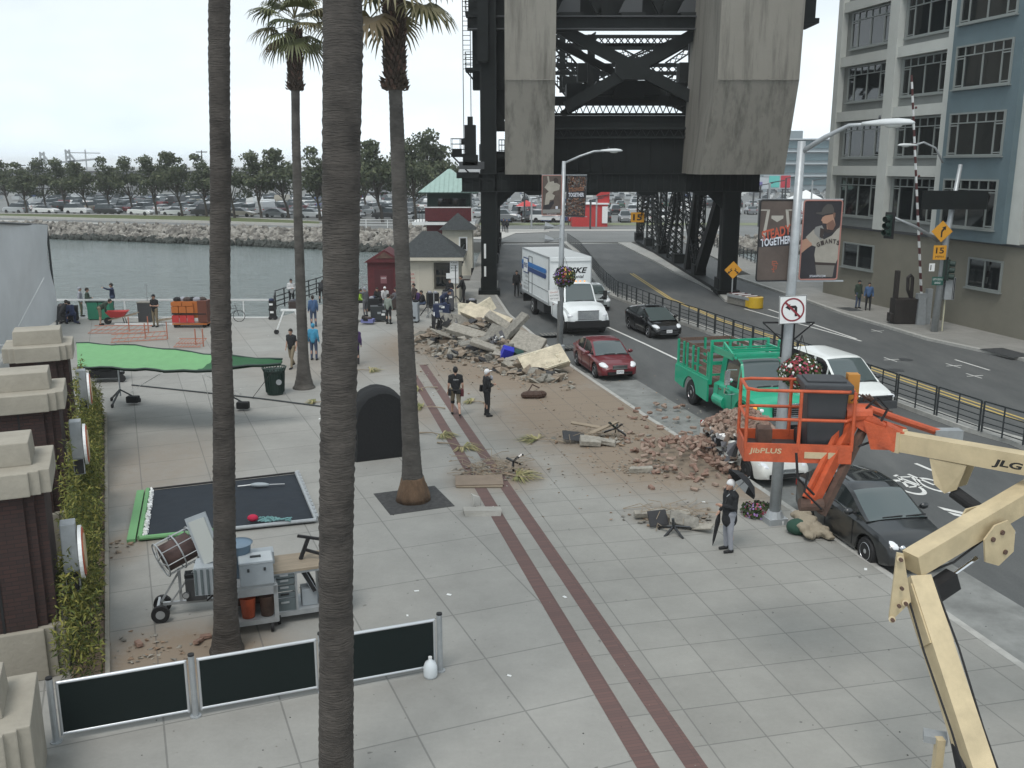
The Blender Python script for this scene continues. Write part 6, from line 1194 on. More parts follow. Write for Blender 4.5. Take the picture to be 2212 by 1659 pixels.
pt=V(595,851);t=thing('litter_bin','dark green slatted litter bin beside the far palm','litter bin',pt);q=MB();q.lathe([(.30,0),(.33,.1),(.37,.85),(.44,.98),(.40,1.0),(.34,.9)],M['dgreen'],24)
for k in range(24):a=k*math.pi/12;q.bar((math.cos(a)*.345,math.sin(a)*.345,.1),(math.cos(a)*.395,math.sin(a)*.395,.86),.03,M['dgreen']);q.bar((math.cos(a)*.38,math.sin(a)*.38,.86),(math.cos(a)*.46,math.sin(a)*.46,1.08),.03,M['dgreen'])
q.tube([(math.cos(k*.3927)*.47,math.sin(k*.3927)*.47,1.08)for k in range(17)],.02,M['dgreen'],6);q.build('bin_body',t);q=MB();q.cyl((.24,-.33,.55),(.25,-.36,.55),.11,M['galv'],14);q.build('badge',t)
pc_=V(812,996);t=thing('covered_cart','tall arch topped cart under a black cover between two palms','cart',pc_+Vector((0,.75,0)),R(22));q=MB();prof=[(-.95,0),(-.9,.35),(-.87,.7),(-.86,1.05)]+[(-.86*math.cos(R(a)),1.25+.92*math.sin(R(a)))for a in range(0,181,12)]+[(.86,1.05),(.87,.7),(.88,.35),(.9,0)];ny=14;rg=random.Random(2)
vs=[(x*(1+.05*noise.noise(Vector((x*2,j*.6,z*.8))))*(1-.10*(abs(j/ny-.5)*2)**4),-.6+1.2*j/ny+(.09*noise.noise(Vector((x*3.2,j*.1,z*.35)))+.03*math.sin(x*16+z))*(1 if j in(0,ny)else .5),max(0,z*(1-.05*(abs(j/ny-.5)*2)**4)+.03*noise.noise(Vector((x*2,j*.5,3)))))for j in range(ny+1)for x,z in prof];k=len(prof);q.add(vs,[(j*k+i,j*k+i+1,(j+1)*k+i+1,(j+1)*k+i)[::-1]for j in range(ny)for i in range(k-1)]+[tuple(range(k))[::-1],tuple(range(ny*k,ny*k+k))],M['cblack']);smooth_by_angle(q.build('cover',t),70)
for x,y in((.95,-.3),(.95,.4)):q=MB();q.cyl((x-.04,y,.15),(x+.08,y,.15),.15,M['black'],14);q.cyl((x+.08,y,.15),(x+.09,y,.15),.08,M['galv'],12);q.build('wheel',t)
pc_=V(222,828);t=thing('covered_cart','low covered cart with a wheel beside the left end of the green canopy','cart',pc_+Vector((0,.5,0)),R(10));q=MB();q.ball((0,0,.75),(.7,.55,.62),M['cblack'],10,7);q.box((0,0,.35),(1.2,.9,.3),M['cblack']);q.build('cover',t)
q=MB();q.cyl((.65,-.45,.16),(.65,-.38,.16),.16,M['black'],14);q.build('wheel',t);q=MB();q.bar((-.9,-.4,.3),(.9,-.4,.5),.04,M['galv']);q.build('handle',t)
gA,gB,gC,gD=V(320,1064),V(640,1027),V(683,1130),V(302,1170);t=thing('ground_screen','black net frame with a bright green border lying on the plaza','screen',gD);nb=mat('black_netting',(.012,.018,.026),.9,nz=(3,.15),bump=(3,.4));q=MB()
n=12;vs=[gA.lerp(gB,i/n).lerp(gD.lerp(gC,i/n),j/n)+Vector((0,0,.05+.03*math.sin(i*1.9)*math.sin(j*1.3)))-gD for i in range(n+1)for j in range(n+1)];q.add(vs,[(i*(n+1)+j,i*(n+1)+j+1,(i+1)*(n+1)+j+1,(i+1)*(n+1)+j)for i in range(n)for j in range(n)],nb);q.build('netting',t,True)
e=Vector((0,0,.09));q=MB();q.tube([gB+e-gD,gC+e-gD],.05,M['galv'],8);q.tube([gC+e-gD,gC.lerp(gD,.55)+e-gD],.05,M['galv'],8);q.tube([gA+e-gD,gB+e-gD],.03,M['black'],8);
for k in range(14):p=gB.lerp(gC,k/14)+e-gD;q.tube([p,p+Vector((.08,.04,0))],.06,M['galv'],6)
q.build('frame_pipe',t);q=MB();q.tube([gA+e-gD,e],.06,M['green'],8);q.tube([gD.lerp(gC,.45)+e-gD,e],.06,M['green'],8);q.box(Vector((-.72,1.66,.06)),(.19,3.7,.08),M['green'],(0,0,R(17.5)));q.build('green_border',t)
q=MB();rg=random.Random(6)
for k in range(26):p=gA.lerp(gD,k/26)+e-gD+Vector((.12,0,0));q.box(p,(.12,.08,.05),M['white'],(rg.random(),rg.random(),rg.random()*3))
q.build('white_tie',t)
g=thing('red_bag','small red sack with tangled rope on the black ground frame','bag',V(547,1135)+Vector((0,0,.12)));q=MB();q.ball((0,0,.08),(.14,.11,.09),mat('crimson_cloth',(.42,.01,.05),.8),10,6);q.build('sack',g);q=MB()
for k in range(5):q.tube([(.15+.1*i,.12*math.sin(i*1.8+k),.05+.03*math.cos(i+k))for i in range(9)],.018,mat('rope_teal',(.15,.3,.3),.8),5)
q.build('rope',g)
g=V(562,1058);q=MB();q.ball((g.x,g.y,.15),(.28,.09,.06),mat('grey_cloth',(.3,.34,.36),.8),10,5);q.tube([(g.x-.6,g.y-.05,.12),(g.x-.2,g.y,.15)],.02,M['galv'],5);q.tube([(g.x+.2,g.y,.15),(g.x+.65,g.y+.15,.12)],.02,M['galv'],5);tag(q.build('rope_coil'),'small grey cloth bundle lying on the far part of the black ground frame','cloth')
f0,f1=V(122,1603),V(951,1449);fd=(f1-f0).normalized();L_=(f1-f0).length;fz=math.atan2(fd.y,fd.x);pnl=mat('black_panel',(.006,.012,.012),.35,spec=.3)
for k in range(3):
 a=f0+fd*(L_*k/3);ln=L_/3;t=thing('crowd_barrier',['black barrier panel in a silver frame beside the brick pier','middle black barrier panel in front of the left palm','black barrier panel on the right, behind the plastic jug'][k],'barrier',a,fz,'black crowd barrier panels')
 q=MB();q.box((ln/2,0,.56),(ln-.24,.03,.84),pnl);q.build('panel',t);q=MB()
 for z in(.13,1.0):q.cyl((.1,0,z),(ln-.1,0,z),.028,M['alu'],10)
 for x in(.1,ln-.1):q.cyl((x,0,.1),(x,0,1.02),.025,M['alu'],10)
 q.build('frame',t);q=MB()
 for x in((0,ln)if k==2 else(0,)):q=MB();q.cyl((x,0,0),(x,0,1.09),.05,M['galv'],14);q.cyl((x,0,1.09),(x,0,1.12),.052,M['black'],14);q.cyl((x,0,0),(x,0,.02),.09,M['galv'],14);q.build('post',t)
pj=V(930,1462);t=thing('plastic_jug','clear white plastic water jug beside the end post of the barrier','jug',pj);jm=mat('milky_plastic',(.62,.66,.68),.25,spec=.6);q=MB();q.lathe([(.11,0),(.125,.05),(.125,.2),(.09,.29),(.035,.33),(.03,.36)],jm,14);q.build('jug_body',t,True);q=MB();q.lathe([(.034,.355),(.034,.39),(0,.39)],M['white'],10);q.build('cap',t)
pf=V(424,1325);t=thing('wind_machine','big caged fan on a wheeled steel tripod dolly','fan',pf,R(15));t.scale=(.76,)*3;q=MB();fc0=Vector((-.35,.1,1.75));FT_=Matrix.Translation(fc0)@Matrix.Rotation(R(25),4,'Z')@Matrix.Rotation(R(74),4,'Y');q.T=FT_
q.tube([(0,0,-.38),(0,0,.38)],.36,mat('rusty_fan_body',(.075,.045,.04),.7,nz=(5,.3)),24);q.build('fan_drum',t,True);q=MB();q.T=FT_
for z in(-.45,0,.45):q.tube([(math.cos(a*.3142)*.47,math.sin(a*.3142)*.47,z)for a in range(21)],.02,M['galv'],6)
for k in range(8):a=k*.785;q.tube([(0,0,-.52),(math.cos(a)*.47,math.sin(a)*.47,-.45),(math.cos(a)*.47,math.sin(a)*.47,.45),(0,0,.55)],.014,M['galv'],5)
for r_ in(.15,.28,.38):q.tube([(math.cos(a*.3142)*r_,math.sin(a*.3142)*r_,.52)for a in range(21)],.008,M['galv'],5)
q.build('fan_cage',t);q=MB();q.bar((-.35,.1,1.28),(-.35,.05,.42),.07,M['galv']);q.bar((-.35,.1,1.2),(-.85,.1,.4),.05,M['galv']);q.bar((.1,.05,1.3),(-.6,0,.4),.04,M['galv']);q.bar((-.8,0,.38),(.95,.1,.3),.08,M['galv']);q.bar((-.3,.35,.32),(.9,.4,.3),.06,M['galv']);q.bar((-.9,-.25,.42),(-.9,.3,.42),.06,M['galv']);q.build('dolly_frame',t)
q=MB();q.box((.05,.1,.72),(.52,.42,.62),M['grey']);q.box((.0,.1,1.08),(.45,.3,.12),M['black']);q.cyl((-.2,-.15,.62),(-.2,-.2,.62),.1,M['galv'],10);bevel(q.build('motor',t),.02);q=MB()
for k in range(4):q.tube([(.35,.1+.06*k,1.5),(.5+.04*k,0,1.2),(.35,-.1,.8-.1*k),(.55,-.1+.05*k,.55),(.3,-.05,.35)],.02,M['black'],6)
q.build('cable',t);q=MB();q.bar((.3,.1,.5),(.3,.1,1.8),.05,M['galv']);q.bar((.3,.1,1.7),(.05,.05,1.4),.05,M['galv']);q.box((.32,.05,1.45),(.25,.15,.22),M['white']);q.bar((.1,.1,1.3),(1.0,.3,1.6),.05,M['grail']);q.bar((.5,.1,1.4),(.8,.2,2.1),.03,M['galv']);q.box((.75,.2,1.55),(.6,.2,.15),M['grail'],(0,R(-20),0));q.build('control_arm',t)
for x,y,r_ in((-.85,-.3,.23),(-.85,.35,.23),(.95,.1,.2)):q=MB();q.cyl((x,y-.06,r_),(x,y+.06,r_),r_,M['black'],18);q.cyl((x,y-.07,r_),(x,y+.07,r_),r_*.5,M['galv'],14);q.build('wheel',t)
bx=mat('silver_box',(.30,.33,.35),.45,nz=(3,.08));bxd=mat('grey_drawer',(.10,.125,.13),.5);ply=M['wood']
pg=V(502,1374);t=thing('tool_cart','grey metal tool cart with silver cases on top and orange buckets inside','cart',pg,R(18));q=MB();q.box((.3,.3,.98),(1.15,.75,.06),M['galv']);q.box((.3,.3,.25),(1.15,.75,.1),M['galv'])
for x in(-.25,.85):
 for y in(-.05,.65):q.box((x,y,.6),(.08,.08,.76),M['galv'])
q.box((.3,-.07,.88),(1.15,.04,.16),M['galv']);q.box((.2,.66,.6),(1.0,.03,.7),M['rust']);q.build('cart_frame',t)
for x in(-.15,.75):
 for y in(-.02,.6):q=MB();q.cyl((x-.03,y,.1),(x+.03,y,.1),.1,M['black'],14);q.build('castor',t)
g=thing('metal_case','silver metal case standing on the tool cart in front of the palm','case',pg+Vector((.45,.3,1.01)),R(18));q=MB();q.box((0,0,.22),(.62,.5,.44),bx);q.box((0,0,.46),(.64,.52,.05),mat('pale_lid',(.45,.48,.49),.4));bevel(q.build('case_body',g),.02);q=MB();q.box((0,0,.5),(.2,.05,.03),M['grail']);q.box((-.15,-.26,.33),(.04,.02,.06),M['grail']);q.box((.15,-.26,.33),(.04,.02,.06),M['grail']);q.build('handle',g)
g=thing('metal_case','second silver case behind the first on the tool cart','case',pg+Vector((.4,.85,.9)),R(18));q=MB();q.box((0,0,.25),(.5,.3,.5),bx);bevel(q.build('case_body',g),.02)
g=thing('open_case','grey ribbed case with a raised lid left of the palm trunk','case',pg+Vector((-.42,.2,.9)),R(12));q=MB();q.box((0,0,.25),(.5,.5,.55),bx);[q.box((-.22+k*.11,-.26,.25),(.04,.03,.5),bxd)for k in range(5)];q.build('case_body',g);q=MB();q.box((-.05,.1,.95),(.4,.06,1.0),bx,(R(-12),R(-18),0));q.box((-.05,.06,.95),(.3,.05,.85),mat('pale_case_lining',(.4,.42,.4),.7),(R(-12),R(-18),0));q.build('lid',g)
for k,(x,c_,lb)in enumerate(((.28,'orange','orange plastic bucket on the lower shelf of the tool cart'),(.62,'rust','brown bucket with scraps on the lower shelf of the tool cart'))):o_=pg+Vector((x,.2+.1*k,.31));q=MB();q.lathe([(.12,0),(.15,.4),(.16,.41),(.13,.4)],M[c_],16,o_);tag(q.build('bucket',None,True),lb,'bucket')
g=pg+Vector((.05,.55,1.02));q=MB();q.lathe([(.19,0),(.25,.62),(.29,.66),(.24,.62)],mat('blue_grey_bin',(.12,.18,.24),.5),18,g);tag(q.build('slate_bin',None,True),'blue grey plastic bin on the tool cart behind the palm trunk','bin')
pd=V(604,1350);t=thing('drawer_cart','plywood topped cart with columns of grey drawers','cart',pd,R(19));q=MB();q.box((.6,.35,1.12),(1.5,.8,.05),ply);q.build('table_top',t);q=MB();q.box((.6,.35,.22),(1.4,.74,.1),M['galv'])
for x in(-.1,.36,.84,1.3):q.box((x,.35,.68),(.04,.74,.84),M['galv'])
q.box((.6,.35,1.07),(1.44,.76,.05),M['galv']);q.build('cart_frame',t)
for cx_ in(.13,1.07):
 for k,(z,h_)in enumerate(((.42,.26),(.62,.11),(.76,.13),(.9,.13),(1.02,.1))):
  q=MB();q.box((cx_,.0,z),(.4,.06,h_-.02),bxd);q.box((cx_,-.035,z+h_*.2),(.16,.02,.035),M['galv']if k!=1 else M['black']);q.build('drawer',t)
for x in(.0,1.15):
 for y in(.05,.6):q=MB();q.cyl((x-.03,y,.12),(x+.03,y,.12),.12,M['black'],14);q.cyl((x-.035,y,.12),(x+.035,y,.12),.05,M['galv'],10);q.build('castor',t)
q=MB();q.box((.62,.25,.45),(.3,.3,.35),bx);q.box((.62,.3,.8),(.1,.5,.5),M['black'],(0,R(-25),0));bevel(q.build('stored_case',t),.01)
g=thing('vice_stand','black T shaped steel bracket standing on the plywood topped cart','bracket',pd+Vector((.35,.55,1.15)));q=MB();q.bar((0,0,0),(.16,.05,.42),.07,M['black']);q.bar((-.05,.05,.47),(.42,.05,.40),.05,M['black']);q.bar((.1,0,.2),(.6,0,.05),.05,M['black']);q.build('steel_bar',g)
g=pd+Vector((-.15,.65,.95));q=MB();q.lathe([(.05,0),(.14,.1),(.16,.14)],mat('orange_cone',(.6,.18,.03),.6),14,g);tag(q.build('orange_bowl',None,True),'small orange bowl wedged between the two carts','bowl')
def leafball(q,c_,r,n,rg,ms,s0,drop=(0,0)):
 for i in range(n):
  d=Vector((rg.gauss(0,1),rg.gauss(0,1),rg.gauss(0,1))).normalized()*(rg.random()**.45);p=c_+Vector((d.x*r[0],d.y*r[1],d.z*r[2]));s=s0*rg.uniform(.6,1.3)
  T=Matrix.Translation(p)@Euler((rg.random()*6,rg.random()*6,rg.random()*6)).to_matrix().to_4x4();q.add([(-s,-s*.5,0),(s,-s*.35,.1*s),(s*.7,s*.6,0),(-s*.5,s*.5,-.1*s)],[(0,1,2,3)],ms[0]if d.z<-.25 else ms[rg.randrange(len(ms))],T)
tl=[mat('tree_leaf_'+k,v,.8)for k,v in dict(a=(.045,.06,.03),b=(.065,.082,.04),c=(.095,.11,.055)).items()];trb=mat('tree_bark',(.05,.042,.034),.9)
def tree_proto(seed,H=9.0):
 rg=random.Random(seed);t=thing('bank_tree',None,None);q=MB();k=MB();th=H*.29;lean=rg.uniform(-.9,-.3)
 k.tube([(0,0,0),(lean*.15,0,th*.5),(lean*.6,0,th),(lean*1.2,0,H*.75)],[.17,.13,.11,.04],trb,7)
 for i in range(9):
  a=rg.random()*6.28;z=th*rg.uniform(.8,1.3);e=Vector((lean*1.1+math.cos(a)*rg.uniform(.8,2.1),math.sin(a)*rg.uniform(.8,2.0),z+rg.uniform(1.2,3.6)));k.tube([(lean*.5*z/th,0,z),e],[.07,.025],trb,5)
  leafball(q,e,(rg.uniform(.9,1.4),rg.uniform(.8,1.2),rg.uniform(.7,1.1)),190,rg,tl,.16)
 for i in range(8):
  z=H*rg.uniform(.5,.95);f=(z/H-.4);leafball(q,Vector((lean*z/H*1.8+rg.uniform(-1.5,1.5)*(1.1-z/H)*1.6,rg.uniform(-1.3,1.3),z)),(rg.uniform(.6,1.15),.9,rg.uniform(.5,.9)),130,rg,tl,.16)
 k.build('trunk',t);q.build('crown',t);return t
protos=[tree_proto(s)for s in(21,22,23,24)];used=[False]*4
tp=[(21,456,350),(59,461,358),(101,460,358),(145,461,352),(192,462,352),(239,462,342),(287,463,350),(339,465,344),(394,467,342),(447,468,340),(507,471,352),(565,472,345),(624,471,332),(692,478,330),(745,470,350),(792,461,346),(827,482,325),(872,474,330),(899,481,312),(938,468,302),(965,465,335)]
for i,(x,y,yt)in enumerate(tp):
 k=i%4;t=protos[k]if not used[k]else copy_tree(protos[k]);used[k]=True;p=V(x,y,FZ);h=(HT(p,yt))/8.1;t.location=p;t.scale=(h*rnd.uniform(1.1,1.35),h*1.1,h*rnd.uniform(.93,1.05));t.rotation_euler=(0,0,rnd.uniform(-.5,.5));tag(t,f'wind bent leafy tree beyond the canal, {ordn(i + 1)} from the left','tree','trees along the far bank')
rg=random.Random(5);rkm=[mat('bank_rock_'+k,v,.95,nz=(1.5,.25))for k,v in dict(a=(.22,.205,.18),b=(.15,.14,.125),c=(.28,.265,.235)).items()];rkd=mat('wet_bank_rock',(.028,.032,.026),.7,nz=(1,.3))
q=MB();topl=[V(-320,474,FZ),V(95,483,FZ),V(550,494,FZ),V(900,500,FZ),V(960,500,FZ)];botl=[V(-320,497,-1.2),V(0,512,-1.2),V(550,533,-1.2),V(870,548,-1.2),V(1000,556,-1.2)]
def pl_at(L_,f):f*=len(L_)-1;i=min(len(L_)-2,int(f));return L_[i].lerp(L_[i+1],f-i)
def rock(q,p,s,m,rg):
 T=Euler((rg.random()*3,rg.random()*3,rg.random()*6)).to_matrix().to_4x4();o=len(q.v);q.ball(p,(s*rg.uniform(.7,1.2),s*rg.uniform(.5,1),s*rg.uniform(.4,.75)),m,6,4,T)
 for j in range(o,len(q.v)):q.v[j]=q.v[j]+Vector((rg.uniform(-1,1),rg.uniform(-1,1),rg.uniform(-1,1)))*s*.13
for i in range(4200):f,g_=rg.random(),rg.random();p=pl_at(topl,f).lerp(pl_at(botl,f),g_);rock(q,p+Vector((0,0,.1)),rg.uniform(.3,.62),rkd if g_>.8+rg.uniform(-.06,.06)else rkm[rg.randrange(3)],rg)
for i in range(1300):x=rg.uniform(20.5,70);g_=rg.random();rock(q,Vector((x,119-g_*8-x*.06,.1-1.5*g_)),rg.uniform(.35,.7),rkd if g_>.8 else rkm[rg.randrange(3)],rg)
for i in range(300):p=V(840+rg.random()*160,545,0);rock(q,Vector((rg.uniform(-14,-4),rg.uniform(119,126),rg.uniform(-1,1))),rg.uniform(.3,.6),rkm[rg.randrange(3)],rg)
tag(q.build('riprap_rocks'),kind='stuff');q=MB()
for a,b_ in zip(topl,topl[1:]):pass
n=60;vs=[]
for i in range(n+1):f=i/n;a,b_=pl_at(topl,f),pl_at(botl,f);vs+=[a+Vector((0,1.5,-.1)),b_+Vector((0,-.2,-.6))]
q.add(vs,[(2*i,2*i+1,2*i+3,2*i+2)for i in range(n)],rkd);q.add([(22.6,119,-.2),(22.6,109,-1.9),(75,106,-1.9),(75,116,-.2)],[(0,1,2,3)],rkd);tag(q.build('bank_slope'),kind='structure')
tyre=M['black'];cgl=mat('far_car_glass',(.03,.04,.045),.15)
def lowcar(kind):
 q=MB();L2,W2=(2.3,.88)if kind!='van' else(2.7,.98);body=MATS['far_body']if 'far_body' in MATS else mat('far_body',(.5,.5,.5),.35)
 prof={'sedan':([(-2.3,.75),(-2.1,.98),(-1.3,1.0),(.8,.95),(1.9,.8),(2.3,.6)],[(-1.7,1.0),(-1.0,1.42),(.15,1.43),(1.0,.93)]),'suv':([(-2.3,.9),(-2.2,1.1),(1.0,1.1),(2.0,.98),(2.3,.7)],[(-2.2,1.1),(-2.0,1.72),(.2,1.75),(.95,1.1)]),'van':([(-2.7,1.0),(-2.7,1.2),(1.7,1.2),(2.4,1.05),(2.7,.7)],[(-2.7,1.2),(-2.6,2.1),(1.0,2.1),(1.75,1.15)]),'pickup':([(-2.3,.9),(-2.3,1.12),(1.1,1.1),(2.1,1.0),(2.3,.7)],[(-.5,1.1),(-.35,1.72),(.5,1.72),(1.1,1.08)])}[kind]
 tp_,rf=prof;xs=sorted(set([p[0]for p in tp_]+[-L2+.1,L2-.1]));secs=[]
 for x in xs:w=W2*(1-.12*abs(x/L2)**4);t_=lerp_pl(tp_,x);secs.append([(x,w,.3),(x,w,t_-.12),(x,w-.07,t_),(x,-w+.07,t_),(x,-w,t_-.12),(x,-w,.3)])
 vs=[p for s in secs for p in s];q.add(vs,[(i*6+j,(i+1)*6+j,(i+1)*6+j+1,i*6+j+1)for i in range(len(xs)-1)for j in range(5)]+[tuple(range(6)),tuple(range(len(xs)*6-6,len(xs)*6))[::-1]],body)
 R_=[]
 for x,z in rf:w=W2-.08;b_=lerp_pl(tp_,x);R_.append([(x,w,b_-.02),(x,w-(z-b_)*.28,z),(x,-w+(z-b_)*.28,z),(x,-w,b_-.02)])
 for i in range(3):
  a,c_=R_[i],R_[i+1];gl=kind!='van' or i==2
  q.quad(a[0],c_[0],c_[1],a[1],cgl if gl else body);q.quad(a[1],c_[1],c_[2],a[2],body if i==1 else(cgl if gl else body));q.quad(a[2],c_[2],c_[3],a[3],cgl if gl else body)
 for x in(1.35,-1.35):
  for s in(1,-1):q.cyl((x,s*(W2-.18),.32),(x,s*(W2+.01),.32),.32,tyre,10);
 for s in(1,-1):q.box((L2-.05,s*(W2-.25),.68),(.12,.3,.12),M['lamp']);q.box((-L2+.04,s*(W2-.22),.85),(.1,.25,.12),M['red'])
 return q
lcm={}
for kd in('sedan','suv','van','pickup'):o=lowcar(kd).build('parked_'+kd);lcm[kd]=(o.data,[m.name for m in o.data.materials].index('far_body'));bpy.data.objects.remove(o)
fcol=dict(white=(.62,.63,.62),silver=(.38,.40,.41),grey=(.16,.17,.18),black=(.015,.015,.017),blue=(.03,.06,.16),maroon=(.12,.02,.025),beige=(.33,.30,.24),green=(.03,.07,.05));fcm={k:mat('far_paint_'+k,v,.3,coat=.5)for k,v in fcol.items()};cw_=['white']*9+['silver']*8+['grey']*6+['black']*7+['blue']*3+['maroon']*3+['beige']*2+['green']
def lcar(kd,col_,p,rz,label,group='cars in the far car park'):
 me,ix=lcm[kd];o=bpy.data.objects.new('parked_'+kd if kd!='suv' else 'parked_car',me);COL.objects.link(o);o.location=p;o.rotation_euler=(0,0,rz);o.material_slots[ix].link='OBJECT';o.material_slots[ix].material=fcm[col_];return tag(o,label,{'van':'van','pickup':'truck'}.get(kd,'car'),group)
rg=random.Random(31);SU=Vector((math.cos(R(-16)),math.sin(R(-16)),0));SV=Vector((-SU.y,SU.x,0));nm={'sedan':'sedan','suv':'estate car','van':'van','pickup':'pickup truck'};stuffc=[]
def park_row(o_,n,sp_,rz,rowname,skip=.1):
 c_=0
 for i in range(n):
  if rg.random()<skip:continue
  kd=rg.choice(['sedan']*6+['suv']*5+['van','pickup']);cl=rg.choice(cw_);c_+=1;p=o_+SU*(i*sp_+rg.uniform(-.1,.1))+SV*rg.uniform(-.3,.3);lcar(kd,cl,p,rz+rg.uniform(-.04,.04)+(math.pi if rg.random()<.3 else 0),f'{cl} {nm[kd]}, {ordn(c_)} from the left in the {rowname}')
st_=V(0,463,FZ)+SU*0
park_row(V(-60,461,FZ)+SV*3.4,17,6.4,R(-16),'nearest kerbside row past the canal',.08)
for r_,(dv,n)in enumerate(((12,37),(22,37),(35,37),(48,35),(64,33))):park_row(V(-20,461,FZ)+SV*dv-SU*dv*.55,n,3.0,R(70),f'{ordn(r_ + 1)} parking row beyond the canal',.1)
for r_,(y,x0,n)in enumerate(((152,-4,13),(176,-6,18),(205,-8,22))):
 SU_,SU=SU,Vector((1,0,0));park_row(Vector((x0,y,.0)),n,3.1,R(90),f'{ordn(r_ + 1)} parking row behind the portal',.12);SU=SU_
for r_,(y,x0,n)in enumerate(((148,42,8),(170,50,10),(196,58,12))):
 SU_,SU=SU,Vector((1,0,0));park_row(Vector((x0,y,.0)),n,3.1,R(90),f'{ordn(r_ + 1)} parking row right of the bridge',.12);SU=SU_
q=MB();far_cols=[fcm[k]for k in('white','silver','grey','black','blue','white','silver')]
for r_ in range(9):
 for i in range(60):
  y=232+r_*15;x=-190+i*6.0+(r_%2)*3 if i<28 else-10+(i-28)*4.4
  if rg.random()<.15 or(i<28 and r_>1):continue
  m_=rg.choice(far_cols);zf=FZ if x<-8 else 0;q.box((x,y,zf+.6),(1.8,4.3,.75),m_);q.box((x,y,zf+1.2),(1.5,2.3,.5),cgl,taper=.8);q.box((x,y,zf+1.47),(1.2,1.8,.06),m_)
tag(q.build('distant_parked_cars'),kind='stuff')
def fbox(t,name,c_,d,m,**k):q=MB();q.box(c_,d,m,**k);return q.build(name,t)
wgy=mat('warehouse_grey',(.20,.21,.21),.8,nz=(.15,.15));wlt=mat('warehouse_light',(.40,.41,.40),.8,nz=(.15,.1))
def warehouse(x0,x1,Yd,yt,lab,bands=True,m=wgy,dep=30,z0=FZ,cat='building'):
 a,b_=W(x0,yt,Yd),W(x1,yt,Yd);t=thing('warehouse',lab,cat,((a.x+b_.x)/2,Yd+dep/2,z0),0,None);w,h=b_.x-a.x,a.z-z0
 fbox(t,'wall',(0,0,h/2),(w,dep,h),m);fbox(t,'roof',(0,0,h+.15),(w+.6,dep+.6,.3),M['grey'])
 if bands:
  n=max(3,int(w/9));rg2=random.Random(int(x0))
  for i in range(n):x=-w/2+(i+.5)*w/n;fbox(t,'loading_door' if i%3==0 else 'wall_panel',(x,-dep/2-.06,h*.26),(w/n*rg2.uniform(.4,.8),.12,h*.42),wlt if rg2.random()<.55 else M['grey'])
  fbox(t,'fascia',(0,-dep/2-.1,h*.62),(w,.2,h*.1),wlt)
 return t
warehouse(-160,360,300,372,'long low grey warehouse behind the trees on the left');warehouse(365,700,320,374,'pale warehouse behind the trees beside the thick palm',m=wlt);warehouse(720,960,290,384,'low building with shaded front behind the trees left of the bridge',m=wlt)
warehouse(-120,240,268,408,'white fronted shed below the warehouse roof on the far left',m=wlt,dep=15);warehouse(765,850,250,417,'small dark red building behind the trees',False,M['maroon'],12);warehouse(768,840,246,430,'low ochre site hut behind the parked cars',False,mat('ochre',(.42,.27,.07),.8),4)
warehouse(1090,1400,460,365,'distant grey block on the horizon under the bridge',False,wgy,40,0);warehouse(1610,1700,420,385,'distant pale sheds right of the bridge',False,wlt,30,0)
for i,(x,yb,yt,Yd)in enumerate(((98,400,328,330),(153,400,323,330))):
 a,b_=W(x,yb,Yd),W(x,yt,Yd);t=thing('gantry_tower',['left steel gantry tower on the skyline','right steel gantry tower on the skyline joined to a flag pole'][i],'gantry',(a.x,Yd,0));q=MB();q.lattice((0,0,0),(0,0,b_.z),1.8,M['galv'],up=(0,1,0),t=.3,fl=.5);q.bar((0,0,b_.z-4),(11,0,b_.z-3),.6,M['galv']);q.bar((0,0,b_.z-.5),(2.5,0,b_.z-3.8),.5,M['galv']);q.build('tower_frame',t)
 if i:q=MB();q.bar((0,0,b_.z-1),(11,0,b_.z-1.2),.3,M['galv']);q.bar((6,0,0),(6,0,b_.z),.3,M['galv']);q.build('beam',t)
for i,(x,yb,yt)in enumerate(((48,400,354),(310,395,342),(486,400,330),(759,400,325),(440,395,325))):
 Yd=260;a,b_=W(x,yb,Yd),W(x,yt,Yd);q=MB();q.cyl((a.x,Yd,FZ),(a.x,Yd,b_.z),.16,M['grey'],6);q.box((a.x,Yd,b_.z-.4),(3.0,.2,.25),M['grey']);tag(q.build('utility_pole'),f'thin utility pole rising over the far trees, {ordn(sorted([48, 310, 486, 759, 440]).index(x) + 1)} from the left','utility pole','utility poles on the skyline')
t=thing('glass_office','distant blue grey glass office block between the counterweight and the tan wall','building',(93,320,0));gg=mat('far_glass',(.10,.16,.18),.2);fw=mat('far_office_wall',(.22,.26,.28),.6);fbox(t,'wall',(0,10,8.2),(34,20,17.5),fw);fbox(t,'roof_plant',(-3,8,18.2),(12,8,3),fw)
for k in range(4):fbox(t,'window_band',(2,-.1,3.5+k*3.9),(24,.4,2.3),gg);fbox(t,'floor_slab',(2,-.6,5.2+k*3.9),(25,1.2,.4),mat('slab_pale',(.42,.46,.48),.6))
a,b_=W(1615,383,200),W(1707,408,200);t=thing('billboard','colourful billboard with turquoise and red panels right of the bridge','billboard',((a.x+b_.x)/2,200,0));h=a.z-b_.z;w=b_.x-a.x;zc_=(a.z+b_.z)/2
bcs=[mat('billboard_'+k,v,.6)for k,v in dict(pale=(.45,.48,.50),teal=(.12,.48,.43),red=(.45,.04,.06),violet=(.16,.14,.34)).items()]
fbox(t,'board',(0,.2,zc_),(w,.3,h),bcs[0]);fbox(t,'turquoise_panel',(w*.12,0,zc_+.3),(w*.24,.1,h),bcs[1]);fbox(t,'red_panel',(w*.38,-.02,zc_+.3),(w*.22,.1,h*1.05),bcs[2]);fbox(t,'violet_panel',(-w*.25,0,zc_-.2),(w*.2,.1,h*.4),bcs[3]);q=MB();[q.box((x,.3,zc_/2),(.3,.3,zc_),M['grey'])for x in(-w/3,0,w/3)];q.build('support',t)
